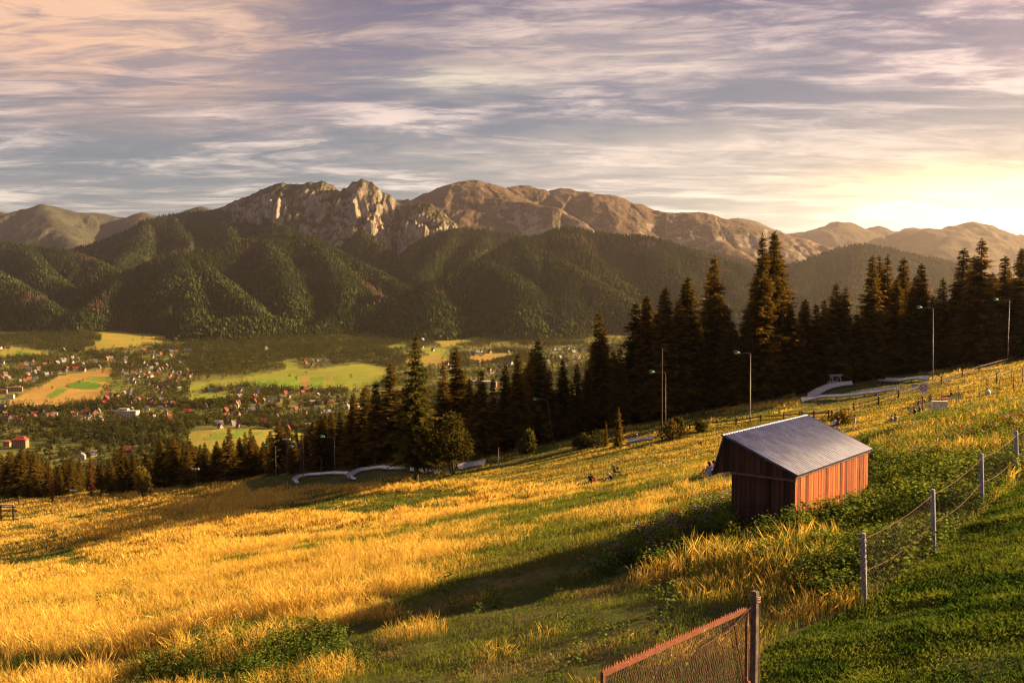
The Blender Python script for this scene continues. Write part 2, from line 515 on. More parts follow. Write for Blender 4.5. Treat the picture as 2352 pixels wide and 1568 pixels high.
def rock_mat(name, rock1, rock2, grass, lo, hi, gs=.006, low=0.):
    """bare rock where the face is steep, turf where it lies back"""
    m = N(name); p = m.pos(); geo = m.n('ShaderNodeNewGeometry')
    sep = m.n('ShaderNodeSeparateXYZ'); m.set(sep.inputs[0], geo.outputs['Normal'])
    n = m.noise(p, gs, 8, .68); n2 = m.noise(m.scale(p, (1, 1, .35)), gs * 5, 7, .7); n3 = m.noise(p, gs * 22, 5, .7)
    zz = m.n('ShaderNodeSeparateXYZ'); m.set(zz.inputs[0], p)
    steep = m.math('ADD', m.math('SUBTRACT', m.math('ADD', 1.0, m.mapr(zz.outputs[2], 400, 950, low, 0.)), sep.outputs[2]), m.math('ADD', m.math('MULTIPLY', m.math('SUBTRACT', n, .5), .9), m.math('MULTIPLY', m.math('SUBTRACT', n2, .5), .7)))
    f = m.mapr(steep, lo, hi)
    rc = m.mix(m.mapr(n2, .35, .66), rock1, rock2)
    rc = m.mix(m.mapr(n3, .45, .75), rc, tuple(x * .45 for x in rock2))
    gc = m.mix(m.mapr(n3, .3, .7), grass, tuple(x * .6 for x in grass))
    gc = m.mix(m.math('MULTIPLY', m.mapr(m.noise(p, gs * 1.7, 7, .7), .50, .60), .75), gc, (.040, .048, .022))
    return m.out(m.mix(f, gc, rc), .95, bump=m.math('ADD', n2, m.math('MULTIPLY', n3, .6)), bstr=.9, bdist=14., spec=.05)

MF1 = forest_ground('forest_floor', (.022, .030, .010), (.045, .052, .018))
MF2 = forest_ground('far_forest', (.032, .042, .016), (.060, .066, .026))
MF3 = forest_ground('upland_pasture', (.055, .058, .046), (.088, .084, .060), .004)
MRG = rock_mat('giant_rock', (.42, .36, .28), (.17, .14, .105), (.10, .082, .034), .27, .48)
MRC = rock_mat('upland_rock', (.36, .30, .25), (.24, .19, .15), (.150, .098, .060), .34, .52, .005, .24)
MRD = rock_mat('distant_rock', (.22, .19, .17), (.16, .14, .12), (.13, .10, .055), .5, .8, .003)
MRB = rock_mat('wooded_rock', (.36, .31, .25), (.22, .19, .15), (.036, .045, .017), .50, .66, .005)

R = Ridge
mountain('distant_mountain', 'hazy grey green mountain with a pointed summit beyond the forested slopes', [
    R([(-120, 500, 9300), (0, 487, 9300), (25, 494, 9300), (60, 478, 9200), (98, 469, 9200), (150, 481, 9300), (210, 492, 9500), (290, 500, 9600), (332, 487, 9500), (368, 497, 9600), (405, 490, 9700), (440, 480, 9800), (462, 472, 9800), (480, 478, 9800), (560, 500, 9900)], .62, 60, 60, 420, .4, 3),
    R([(98, 469, 9200), (130, 520, 8600), (170, 560, 8000)], .5, 60, 40, 300, .4, 4),
    R([(332, 487, 9500), (310, 530, 8900), (260, 570, 8300)], .5, 60, 40, 300, .4, 5),
    R([(0, 487, 9300), (-40, 540, 8500), (0, 590, 7900)], .5, 60, 40, 300, .4, 6)],
    -33, -14, 7300, 10600, .07, 28, MF3, (20, 260))
mountain('distant_mountain', 'conical blue brown peak and its neighbours at the glowing horizon', [
    R([(1560, 540, 13500), (1640, 515, 13500), (1690, 503, 13500), (1725, 517, 13500), (1790, 541, 13500), (1850, 534, 13300), (1890, 525, 13200), (1930, 509, 13200), (1975, 527, 13200), (1995, 528, 13300), (2018, 518, 13300), (2045, 527, 13300), (2070, 530, 13300), (2095, 523, 13400), (2140, 540, 13400), (2240, 560, 13400), (2330, 545, 13600), (2345, 539, 13600), (2400, 555, 13600), (2480, 560, 13600)], .42, 120, 60, 600, .4, 8)],
    9, 32, 11800, 14800, .07, 40, MRD, (26, 300))
mountain('distant_mountain', 'long hazy mountain ridge catching the sunset glow above the tall spruces', [
    R([(1880, 600, 9800), (1960, 575, 9900), (2010, 560, 9900), (2040, 545, 10000), (2075, 534, 10000), (2130, 526, 10000), (2160, 530, 10000), (2200, 517, 10000), (2225, 512, 10000), (2250, 515, 10000), (2290, 532, 10000), (2330, 549, 10000), (2400, 575, 10000), (2500, 600, 9800)], .45, 90, 70, 420, .4, 10),
    R([(2225, 512, 10000), (2170, 570, 9100), (2120, 620, 8400)], .45, 90, 50, 350, .4, 11)],
    16, 33, 7900, 11200, .07, 32, MRD, (30, 260))
mountain('rounded_mountain', 'rounded red brown mountain ridge with a pale rocky lower face', [
    R([(760, 520, 8500), (900, 462, 8500), (940, 458, 8500), (1000, 440, 8500), (1040, 425, 8500), (1068, 417, 8500), (1085, 415, 8500), (1105, 419, 8500), (1130, 430, 8500), (1150, 437, 8600), (1172, 431, 8700), (1205, 427, 8800), (1225, 430, 8800), (1250, 442, 8800), (1275, 436, 8800), (1310, 436, 8700), (1345, 440, 8600), (1380, 446, 8500), (1440, 466, 8400), (1500, 483, 8300), (1550, 490, 8200), (1600, 489, 8100), (1650, 500, 8000), (1700, 514, 7900), (1760, 530, 7800), (1830, 546, 7700), (1880, 560, 7600), (1935, 582, 7500), (2000, 620, 7400)], .50, 130, 45, 380, .45, 12),
    R([(1130, 432, 8500), (1110, 450, 8100), (1150, 456, 7900), (1210, 468, 7700), (1280, 478, 7500), (1330, 508, 7300)], .95, 60, 75, 210, .3, 13),
    R([(1110, 450, 8100), (1085, 470, 7900), (1060, 500, 7500)], .8, 50, 70, 200, .3, 14),
    R([(1380, 446, 8500), (1420, 500, 7900), (1470, 540, 7500), (1510, 580, 7100)], .62, 70, 60, 260, .35, 15),
    R([(1600, 489, 8100), (1640, 540, 7500), (1700, 590, 7000)], .55, 70, 50, 260, .35, 16),
    R([(1760, 530, 7800), (1800, 575, 7200), (1850, 620, 6800)], .5, 70, 40, 260, .35, 17)],
    -12, 23, 6500, 9600, .05, 16, MRC, (20, 150))
mountain('rocky_mountain', 'craggy pale limestone mountain with a sheer ribbed face lit by evening sun', [
    R([(480, 484, 6150), (530, 467, 6150), (560, 455, 6150), (582, 446, 6130), (602, 434, 6120), (632, 424, 6100), (660, 421, 6100), (700, 421, 6090), (738, 417, 6080), (762, 425, 6080), (780, 439, 6090), (800, 433, 6080), (812, 421, 6070), (832, 414, 6060), (852, 420, 6060), (866, 434, 6050), (890, 448, 6050), (915, 466, 6040), (928, 474, 6020), (950, 471, 5990), (968, 465, 5960), (985, 466, 5950), (1010, 486, 5930), (1052, 519, 5900), (1110, 548, 5850)], 1.0, 14, 150, 130, .20, 20),
    R([(738, 417, 6080), (725, 470, 5950), (700, 520, 5840), (690, 560, 5740)], 1.05, 12, 100, 90, .22, 21),
    R([(660, 421, 6100), (650, 470, 5920), (645, 530, 5760)], .95, 10, 90, 90, .22, 28),
    R([(700, 421, 6090), (690, 470, 5900), (670, 540, 5720)], .95, 10, 90, 90, .22, 29),
    R([(785, 437, 6090), (760, 490, 5880), (742, 550, 5700)], .95, 10, 90, 90, .22, 30),
    R([(915, 466, 6040), (915, 520, 5860), (905, 570, 5700)], .95, 10, 80, 90, .22, 31),
    R([(985, 466, 5950), (985, 510, 5800), (975, 560, 5650)], .95, 10, 70, 90, .22, 32),
    R([(632, 424, 6100), (610, 480, 5970), (600, 530, 5850)], 1.05, 12, 100, 90, .22, 22),
    R([(832, 414, 6060), (800, 480, 5930), (780, 530, 5820), (760, 580, 5700)], 1.05, 10, 100, 90, .22, 23),
    R([(866, 434, 6050), (880, 500, 5900), (885, 560, 5760), (890, 610, 5640)], 1.05, 10, 100, 90, .22, 24),
    R([(950, 471, 5990), (945, 530, 5830), (930, 590, 5680)], 1.0, 14, 60, 110, .25, 25)],
    -19, 1, 5350, 6700, .04, 8, MRG, (16, 60))
mountain('wooded_mountain', 'steep dark wooded shoulder with grey crags below the limestone mountain', [
    R([(60, 600, 5500), (120, 585, 5600), (200, 566, 5600), (270, 546, 5700), (310, 520, 5750), (340, 507, 5800), (395, 494, 5900), (440, 489, 5950), (480, 484, 6000), (520, 490, 5900), (560, 510, 5800)], .78, 30, 60, 190, .3, 30),
    R([(340, 507, 5800), (325, 545, 5500), (290, 590, 5200), (250, 630, 4950)], .75, 30, 55, 170, .3, 31),
    R([(500, 478, 6050), (520, 515, 5750), (545, 550, 5500), (560, 590, 5250)], .75, 26, 50, 160, .3, 32),
    R([(395, 494, 5900), (425, 540, 5600), (440, 580, 5350), (460, 610, 5150)], .75, 26, 50, 160, .3, 33),
    R([(600, 500, 5900), (640, 515, 5700), (690, 545, 5500), (740, 590, 5300)], .7, 30, 45, 170, .3, 34),
    R([(810, 540, 5650), (835, 530, 5600), (865, 560, 5500), (890, 600, 5350), (905, 640, 5150)], .85, 24, 30, 120, .3, 35)],
    -29, -5, 4500, 6600, .045, 10, MRB, (12, 90))
mountain('forested_hill', 'shaded forested ridge between the limestone mountain and the middle hill', [
    R([(860, 660, 5000), (900, 615, 5200), (935, 588, 5300), (985, 545, 5500), (1020, 530, 5600), (1050, 523, 5600), (1085, 528, 5600), (1120, 532, 5600), (1180, 541, 5600), (1240, 556, 5600), (1320, 570, 5600)], 0.75, 30, 47, 220, .3, 40),
    R([(1050, 523, 5600), (1000, 590, 5150), (960, 640, 4800)], 0.79, 30, 40, 200, .3, 41),
    R([(1120, 532, 5600), (1090, 580, 5200), (1050, 640, 4850)], 0.79, 30, 40, 200, .3, 42)],
    -12, 4, 4300, 6200, .05, 11, MF1, (9, 70))
mountain('forested_hill', 'low hazy forested ridge behind the right flank of the middle hill', [
    R([(1480, 585, 6300), (1560, 568, 6200), (1620, 578, 6200), (1690, 592, 6100), (1760, 618, 5900), (1840, 640, 5700), (1920, 665, 5600)], 0.66, 52, 47, 260, .3, 43)],
    7, 21, 5000, 7000, .06, 14, MF2, (10, 90))
mountain('forested_hill', 'dome shaped dusky forested hill rising behind the spruce row', [
    R([(1690, 665, 5100), (1740, 640, 5200), (1800, 618, 5300), (1830, 606, 5300), (1870, 596, 5300), (1900, 582, 5300), (1935, 570, 5300), (1985, 563, 5300), (2035, 570, 5300), (2075, 582, 5300), (2120, 592, 5300), (2165, 600, 5300), (2195, 615, 5200), (2240, 640, 5100), (2300, 665, 5000), (2400, 690, 4900)], 0.68, 45, 49, 260, .3, 44),
    R([(1985, 563, 5300), (1960, 640, 4700), (1930, 700, 4300)], 0.66, 45, 40, 220, .3, 45),
    R([(1870, 596, 5300), (1830, 660, 4700), (1800, 720, 4250)], 0.66, 45, 40, 220, .3, 46),
    R([(2165, 600, 5300), (2140, 680, 4700), (2120, 720, 4300)], 0.66, 45, 40, 220, .3, 47)],
    11, 33, 3700, 6300, .055, 12, MF2, (9, 70))
mountain('forested_hill', 'dark forested slopes at the far end of the valley below the hazy summit', [
    R([(-140, 560, 5100), (0, 557, 5000), (60, 566, 5000), (125, 572, 5000), (170, 582, 4950), (205, 596, 4900), (240, 612, 4750), (300, 650, 4600)], 0.78, 34, 54, 240, .3, 50),
    R([(60, 566, 5000), (100, 620, 4650), (150, 660, 4450), (190, 700, 4250)], 0.69, 34, 40, 200, .3, 51),
    R([(125, 572, 5000), (190, 620, 4750), (250, 660, 4550)], 0.69, 34, 40, 200, .3, 52),
    R([(-80, 600, 4600), (0, 635, 4350), (60, 670, 4200), (130, 715, 3980)], 0.66, 34, 40, 200, .3, 53)],
    -34, -16, 3600, 5700, .05, 11, MF1, (8, 60))
mountain('forested_hill', 'broad forested foothill with long sunlit spurs below the limestone mountain', [
    R([(-60, 745, 4150), (40, 705, 4250), (100, 689, 4300), (200, 664, 4350), (300, 625, 4450), (345, 605, 4480), (380, 590, 4500), (415, 580, 4550), (480, 579, 4620), (530, 562, 4700), (600, 547, 4800), (650, 541, 4850), (690, 541, 4880), (725, 551, 4880), (770, 578, 4850), (830, 606, 4800), (880, 632, 4750), (930, 662, 4650)], 0.82, 30, 49, 230, .3, 60),
    R([(415, 580, 4550), (430, 625, 4300), (450, 680, 4050), (455, 730, 3800)], 0.66, 45, 35, 190, .3, 61),
    R([(440, 590, 4500), (500, 640, 4250), (560, 690, 3980), (600, 728, 3800)], 0.74, 30, 32, 180, .3, 62),
    R([(610, 548, 4800), (640, 600, 4520), (660, 650, 4250), (670, 700, 4020)], 0.74, 30, 35, 180, .3, 63),
    R([(715, 548, 4880), (770, 620, 4500), (800, 680, 4200), (790, 735, 3850)], 0.71, 34, 35, 190, .3, 64),
    R([(300, 625, 4450), (250, 680, 4150), (190, 730, 3880)], 0.69, 34, 32, 190, .3, 65),
    R([(640, 738, 3820), (560, 735, 3700), (500, 742, 3650)], 0.46, 45, 16, 160, .3, 66)],
    -32, -6, 3450, 5600, .045, 9, MF1, (7, 55))
mountain('forested_hill', 'middle forested hill with rounded sunlit knolls above the valley meadows', [
    R([(660, 772, 3600), (720, 757, 3700), (800, 722, 3900), (850, 706, 3950), (900, 689, 4020), (950, 670, 4080), (1000, 649, 4120), (1050, 626, 4180), (1100, 604, 4250), (1150, 576, 4350), (1185, 553, 4450), (1212, 548, 4500), (1240, 545, 4550), (1270, 533, 4600), (1300, 526, 4650), (1330, 528, 4680), (1370, 537, 4680), (1420, 545, 4680), (1480, 544, 4680), (1530, 556, 4650), (1580, 573, 4620), (1640, 592, 4600), (1700, 613, 4550), (1760, 645, 4480), (1810, 668, 4400), (1880, 700, 4300)], 0.80, 34, 46, 230, .3, 70),
    R([(1110, 600, 4260), (1165, 632, 4080), (1205, 670, 3900), (1200, 725, 3680)], 0.66, 45, 30, 180, .3, 71),
    R([(1290, 530, 4620), (1350, 590, 4380), (1400, 640, 4200)], 0.69, 34, 32, 190, .3, 72),
    R([(1250, 560, 4550), (1290, 605, 4300), (1330, 627, 4180), (1385, 660, 4020), (1430, 692, 3900), (1470, 745, 3700)], 0.69, 38, 30, 180, .3, 73),
    R([(1330, 627, 4180), (1300, 690, 3900), (1290, 740, 3700)], 0.63, 41, 30, 180, .3, 74),
    R([(1480, 545, 4680), (1540, 610, 4350), (1580, 660, 4100), (1600, 720, 3850)], 0.66, 38, 32, 190, .3, 75),
    R([(1640, 592, 4600), (1690, 660, 4250), (1720, 720, 3950)], 0.66, 38, 32, 190, .3, 76),
    R([(1000, 649, 4120), (1010, 700, 3850), (1000, 742, 3650)], 0.61, 45, 27, 180, .3, 77)],
    -14, 20, 3350, 5400, .045, 9, MF1, (7, 55))

# fields: patches of the valley sheet, a little above it
FIELDS = []
gpx, gpy = project(GX, GY, GZ)
fc = slice(None)
def field(name, label, poly, c1, c2, stripe=0., lift=.6, ang=0., ymin=700):
    jmask = np.zeros(GX.shape, bool)
    sel = (GY > ymin) & (GY < 4600) & (np.abs(np.arctan2(GX, GY)) < .56)
    jmask[sel] = inpoly(gpx[sel], gpy[sel], poly)
    q = gq[jmask.ravel()[gq].sum(1) >= 3]
    used = np.unique(q)
    if not len(used): return None
    idx = np.full(GX.size, -1); idx[used] = np.arange(len(used))
    v = np.stack([GX, GY, GZ], -1).reshape(-1, 3)[used]; v[:, 2] += lift
    m = N('field_' + name); p = m.pos(); n = m.noise(p, .012, 6, .65); n2 = m.noise(p, .11, 5, .7)
    f = m.mapr(n, .36, .64)
    if stripe:
        s = m.scale(p, (1 / stripe, .0004, 0), (0, 0, ang)); n3 = m.noise(s, 1.0, 2, .5)
        f = m.mapr(m.math('ADD', m.math('MULTIPLY', n, .35), m.math('MULTIPLY', n3, .75)), .40, .70)
    c = m.mix(f, c1, c2); c = m.mix(m.mapr(n2, .45, .75), c, tuple(x * .72 for x in c1))
    o = mesh_np(name, v, [idx[q]], m.out(c, .95, bump=n2, bstr=.3, bdist=.4, spec=.03), smooth=True)
    tag(o, label, None, kind='structure'); FIELDS.append(poly)
    return o
GOLD, GOLD2 = (.36, .245, .055), (.26, .21, .05)
GRN, GRN2 = (.10, .19, .022), (.14, .215, .03)
YG, YG2 = (.25, .245, .04), (.19, .22, .035)
BRN, BRN2 = (.29, .175, .06), (.22, .15, .05)
field('hay_field', 'pale golden meadow at the foot of the forested foothill', C4([(870, 25), (1450, 38), (1800, 75), (2200, 95), (2120, 150), (1850, 185), (1700, 205), (1560, 240), (1200, 265), (1000, 285), (980, 250), (1120, 215), (1060, 170), (1190, 140), (1185, 80), (980, 50)]), YG, GOLD)
field('hay_field', 'sloping meadow on the valley edge below the dark conifer block', C4([(-40, 300), (100, 210), (230, 222), (640, 300), (560, 335), (300, 345), (-40, 375)]), YG, GOLD2)
field('crop_field', 'bright green strip of grass in the sloping edge meadow', C4([(150, 300), (210, 258), (480, 325), (330, 332)]), GRN, GRN2, lift=.9)
field('hay_field', 'long diagonal golden field running up beside the village', C4([(100, 850), (230, 800), (290, 755), (560, 640), (700, 555), (1000, 510), (1300, 455), (1330, 500), (1300, 580), (1330, 640), (1180, 740), (1190, 780), (1150, 845), (900, 905), (700, 965), (560, 965), (450, 930), (90, 950)]), GOLD, BRN)
field('crop_field', 'green upper strip of the diagonal golden field', C4([(960, 612), (1080, 562), (1320, 590), (1330, 640), (1190, 640)]), GRN2, YG2, lift=.9)
field('crop_field', 'wide deep green strip across the diagonal golden field', C4([(725, 692), (945, 615), (1195, 645), (1170, 715), (1040, 735), (840, 712)]), GRN, (.085, .17, .02), lift=.9)
field('crop_field', 'narrow green strip at the lower end of the diagonal golden field', C4([(500, 822), (705, 703), (815, 715), (660, 818), (620, 828)]), GRN, GRN2, lift=.9)
field('crop_field', 'small green plot beside the striped diagonal field', C4([(1290, 705), (1420, 705), (1420, 740), (1300, 735)]), GRN, GRN2, lift=.9)
field('village_green', 'green clearing among the houses under the conifer block', C4([(1590, 350), (1760, 335), (1900, 360), (2090, 325), (2070, 375), (1940, 405), (1700, 385)]), GRN, YG2)
field('hay_field', 'wide yellow green field sweeping across the middle of the valley', C5([(0, 735), (300, 700), (700, 655), (1000, 600), (1100, 570), (1040, 500), (1200, 490), (1250, 560), (1400, 590), (1650, 545), (2000, 505), (2200, 540), (2300, 580), (2300, 700), (2200, 760), (1900, 830), (1750, 800), (1200, 835), (850, 790), (600, 775), (400, 800), (200, 800), (120, 860), (0, 900), (-60, 840)]), YG, YG2)
field('crop_field', 'bright striped green crop field in the middle of the valley', C5([(610, 760), (620, 725), (800, 690), (1250, 672), (1265, 770), (1180, 825), (860, 785)]), GRN2, (.19, .25, .03), 14, .9)
field('ploughed_field', 'brown stubble strip between the striped green fields', C5([(1268, 665), (1385, 655), (1370, 835), (1290, 790)]), BRN, BRN2, lift=.9)
field('crop_field', 'narrow green field with dark furrows beside the brown stubble strip', C5([(1395, 655), (1570, 650), (1530, 800), (1385, 805)]), GRN, YG2, 12, .9)
field('ploughed_field', 'narrow tan strip between two green fields', C5([(1575, 650), (1640, 625), (1640, 715), (1535, 720), (1535, 800), (1560, 795)]), BRN, GOLD2, lift=.9)
field('crop_field', 'green field reaching toward the big solitary spruce', C5([(1645, 650), (1790, 645), (1790, 720), (2000, 690), (2290, 690), (2200, 755), (1760, 790)]), GRN2, YG, lift=.9)
field('hay_field', 'green pasture between two clusters of houses', C5([(-60, 905), (120, 872), (300, 862), (500, 890), (480, 950), (380, 950), (200, 990), (100, 972), (-60, 1000)]), YG2, GRN2)
field('hay_field', 'rounded near meadow hill beyond the spruce belt', C5([(-40, 1315), (350, 1280), (700, 1277), (900, 1293), (1290, 1310), (1320, 1420), (900, 1560), (400, 1620), (-60, 1560)]), YG, GOLD2, ymin=900)
field('crop_field', 'darker green patch on the rounded near meadow hill', C5([(60, 1430), (300, 1310), (600, 1290), (840, 1300), (830, 1350), (500, 1400), (200, 1440)]), GRN2, YG2, lift=.9, ymin=900)
field('hay_field', 'thin golden strip of meadow along the hill foot', C5([(1230, 155), (1500, 130), (1950, 120), (2352, 88), (2352, 150), (2000, 160), (1800, 152)]), GOLD, YG)
field('hay_field', 'wide golden meadow under the middle forested hill', C6([(-40, 185), (180, 150), (300, 130), (600, 145), (860, 185), (1100, 200), (1330, 200), (1180, 300), (1100, 352), (960, 385), (800, 405), (700, 425), (600, 375), (440, 320), (180, 305), (180, 250), (-40, 245)]), GOLD2, YG)
field('crop_field', 'green hollow in the golden meadow under the middle hill', C6([(740, 262), (900, 230), (1090, 250), (1170, 290), (1000, 350), (960, 300)]), GRN2, YG2, lift=.9)
field('hay_field', 'pasture with a few sheds between hedges in the valley', C6([(440, 410), (700, 425), (760, 455), (770, 485), (780, 540), (500, 492), (420, 470)]), YG, GRN2)
field('hay_field', 'curved green bank beside the dark wood in the valley', C6([(-40, 415), (200, 383), (330, 390), (240, 445), (100, 442)]), YG2, GRN2)
field('ploughed_field', 'brown and green hillside field behind the big solitary spruce', C6([(250, 560), (430, 510), (600, 492), (800, 542), (800, 572), (660, 642), (480, 648), (260, 620)]), BRN, YG)
field('hay_field', 'tan field with dark mown lines above the town', C6([(1000, 522), (1200, 490), (1540, 488), (1560, 512), (1400, 562), (1100, 612), (1040, 592)]), BRN, GOLD)
field('hay_field', 'pale meadow around isolated farm buildings at the forest edge', C6([(1380, 252), (1480, 240), (1800, 250), (1820, 275), (1650, 312), (1450, 347), (1390, 292)]), YG, GOLD2)
field('hay_field', 'golden meadow glimpsed between the tall spruces', [(1325, 762), (1360, 745), (1440, 742), (1450, 778), (1370, 775)], YG, GOLD)
# ------------------------------------------------------------------ foliage materials
def foliage_mat(name, tr=.35, gloss=0.):
    """colour per leaf from the mesh, warmed or cooled a little per tree"""
    m = N(name)
    oi = m.n('ShaderNodeObjectInfo')
    a = m.attr('Col')
    r = m.mapr(oi.outputs['Random'], 0, 1, .70, 1.18, smooth=False)
    cc = m.n('ShaderNodeCombineXYZ')
    m.set(cc.inputs[0], m.math('MULTIPLY', r, 1.08)); m.set(cc.inputs[1], r); m.set(cc.inputs[2], r)
    col = m.vmath('MULTIPLY', a, cc.outputs[0])
    col = m.mix(1.0, col, oi.outputs['Color'], 'MULTIPLY')
    return m.leaf(col, tr, m.mix(1.0, col, (1.5, 1.25, .6), 'MULTIPLY'), gloss)
M_NEEDLE = foliage_mat('spruce_needles', .42)
M_LEAF = foliage_mat('broad_leaves', .42)
M_WOOD = foliage_mat('distant_foliage', .22)
M_BARK = plain('spruce_bark', (.085, .055, .038), (.045, .03, .022), 8, .95, stretch=(1, 1, .2))

def cards(P, A, B, w, l):
    """leaf shaped faces: root P, long axis A, cross axis B"""
    n = len(P)
    w = np.broadcast_to(np.asarray(w, float), (n,))[:, None]; l = np.broadcast_to(np.asarray(l, float), (n,))[:, None]
    v = np.stack([P, P + A * l * .45 + B * w * .5, P + A * l, P + A * l * .45 - B * w * .5], 1)
    return v.reshape(-1, 3), np.arange(4 * n).reshape(n, 4)

def unit(v): return v / (np.linalg.norm(v, axis=-1, keepdims=True) + 1e-9)

def spruce_mesh(seed, H=20., W=3.6, tiers=34, gap=.12, ragged=.3, dead=False, bare=.0, fine=1.):
    """one spruce: whorls of drooping boughs hung with twigs, root at the origin"""
    r = np.random.default_rng(seed)
    Ps, As, Bs, ws, ls, cs = [], [], [], [], [], []
    lump = lambda a, u: vnoise(np.array([a * 1.4 + 9]), np.array([u * 9.]), seed)[0]
    for ti in range(tiers):
        u = (ti + .5) / tiers
        z0 = H * (.05 + bare + (.95 - bare) * u ** .93)
        R = W * ((1 - u) ** .78) * (.82 + .18 * math.sin(u * 40 + seed)) + .12
        if u < .12: R *= .75 + 2 * u
        nb = int((5 + 6 * (1 - u)) * (1 + .0 * fine))
        a0 = r.uniform(0, 6.28)
        for k in range(nb):
            if r.random() < gap: continue
            a = a0 + 2 * PI * k / nb + r.normal(0, .16)
            Lb = R * (1 - ragged * r.random()) * (.72 + .5 * lump(a, u))
            zz = z0 + r.normal(0, H * .008)
            rise = .35 * (u - .35) - r.uniform(0, .12)     # upper boughs climb, lower ones sag
            nseg = max(4, int((5 + Lb * 5.2) * fine))
            s = (np.arange(nseg) + .6) / nseg
            rad = np.array([math.cos(a), math.sin(a), 0.])
            bend = rise * s + (-.30 * s * s + .16 * s ** 4) * (1.25 - u)
            cen = np.array([0, 0, zz]) + rad * (Lb * s)[:, None] + np.array([0, 0, 1.]) * (Lb * bend)[:, None]
            side = np.array([-math.sin(a), math.cos(a), 0.])
            for sg in (-1, 1, 0):
                m_ = nseg
                tw = (.20 + .30 * (1 - s)) * min(1.6, .55 + Lb * .32)
                if sg == 0:
                    A = unit(rad * .5 + np.array([0, 0, -1.]) * (.55 + .3 * r.random((m_, 1))) + r.normal(0, .25, (m_, 3)))
                    tw = tw * r.uniform(.7, 1.5, m_)
                else:
                    A = unit(rad * .55 + side * sg * (.85 + .3 * r.random((m_, 1))) + np.array([0, 0, -.30]) + r.normal(0, .22, (m_, 3)))
                    tw = tw * r.uniform(.8, 1.4, m_)
                B = unit(np.cross(A, r.normal(0, 1, (m_, 3))))
                Ps.append(cen + r.normal(0, .05, (m_, 3))); As.append(A); Bs.append(B); ws.append(tw * r.uniform(.26, .42, m_)); ls.append(tw * 1.25)
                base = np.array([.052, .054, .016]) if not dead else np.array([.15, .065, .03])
                tip = np.array([.185, .135, .032]) if not dead else np.array([.20, .09, .04])  # tips painted warmer and lighter to look like sunlit bough edges
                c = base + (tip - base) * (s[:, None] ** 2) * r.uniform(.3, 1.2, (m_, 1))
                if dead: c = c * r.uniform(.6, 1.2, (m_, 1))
                cs.append(c)
    # leader
    for k in range(10):
        z = H * (.965 + .004 * k)
        Ps.append(np.array([[0, 0, z]])); a = k * 2.4
        As.append(unit(np.array([[math.cos(a) * .5, math.sin(a) * .5, 1.]]))); Bs.append(np.array([[math.sin(a), -math.cos(a), 0.]]))
        ws.append(np.array([.10])); ls.append(np.array([.55])); cs.append(np.array([[.04, .05, .015]]))
    P = np.concatenate(Ps); v, f = cards(P, np.concatenate(As), np.concatenate(Bs), np.concatenate(ws), np.concatenate(ls))
    col = np.repeat(np.concatenate(cs), 4, 0)
    return v, f, col

def leaf_crown(seed, n, lobes, size, c1, c2, hollow=.35):
    """broadleaf crown: leaf sprays spread through overlapping clumps (x, y, z, rx, ry, rz)"""
    r = np.random.default_rng(seed); L = np.array(lobes, float)
    wgt = L[:, 3] * L[:, 4] * L[:, 5]; wgt = wgt ** .7; wgt /= wgt.sum()
    i = r.choice(len(L), n, p=wgt)
    d = unit(r.normal(0, 1, (n, 3))); rad = (hollow + (1 - hollow) * r.random(n) ** .5)[:, None]
    bump = (.78 + .44 * vnoise(d[:, 0] * 2.3 + i * 7, d[:, 1] * 2.3 + d[:, 2] * 1.9, seed))[:, None]
    P = L[i, :3] + d * L[i, 3:6] * rad * bump
    A = unit(d * .7 + r.normal(0, .7, (n, 3)) + np.array([0, 0, -.15])); B = unit(np.cross(A, r.normal(0, 1, (n, 3))))
    s = size * r.uniform(.6, 1.4, n)
    v, f = cards(P, A, B, s * .75, s * 1.1)
    t = vnoise(P[:, 0] / size / 3 + 50, (P[:, 1] + P[:, 2]) / size / 3, seed + 4)[:, None] * .7 + .3 * r.random((n, 1))
    col = np.array(c1) * (1 - t) + np.array(c2) * t
    return v, f, np.repeat(col, 4, 0)

SPR = []   # spruce prototypes: (crown mesh, trunk mesh, height)
TR_H = 20.
def trunk_mesh(name, H, r0, bare=.0, twigs=0):
    b = MB(); b.tube([(0, 0, -1.5), (0, 0, H * .3), (.05, .03, H * .65), (0, 0, H * .97)], [r0 * 1.15, r0 * .85, r0 * .5, .03], 8)
    rr = random.Random(int(H * 10) + twigs)
    for k in range(twigs):
        z = H * rr.uniform(.1, .5); a = rr.uniform(0, 6.28); l = rr.uniform(.6, 1.6)
        b.tube([(0, 0, z), (math.cos(a) * l, math.sin(a) * l, z - .15)], [.04, .012], 4)
    me = bpy.data.meshes.new(name); me.from_pydata(b.v, [], b.f); me.update(); me.materials.append(M_BARK)
    return me
def crown_data(name, v, f, col, mat):
    o = mesh_np(name, v, [f], mat, attrs={'Col': col}); me = o.data
    bpy.data.objects.remove(o); return me
for k, (W, tiers, gap, rag, bare, fine) in enumerate([(3.5, 38, .08, .30, .0, 1.0), (2.9, 40, .10, .35, .02, 1.0), (4.2, 36, .10, .28, .0, 1.0), (2.5, 38, .14, .42, .10, 1.0),
                                                (3.2, 30, .22, .45, .06, 1.0), (3.8, 42, .06, .25, .0, 1.1), (2.2, 34, .20, .45, .22, 1.0), (3.0, 36, .12, .38, .03, 1.0)]):
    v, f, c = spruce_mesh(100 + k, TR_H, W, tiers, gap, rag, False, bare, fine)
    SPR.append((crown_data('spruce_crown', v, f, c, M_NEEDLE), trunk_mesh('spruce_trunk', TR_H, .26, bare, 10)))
v, f, c = spruce_mesh(160, TR_H, 2.6, 30, .35, .5, True, .05, .8)
SPR_DEAD = (crown_data('spruce_crown', v, f, c, M_NEEDLE), trunk_mesh('spruce_trunk', TR_H, .22, .05, 25))
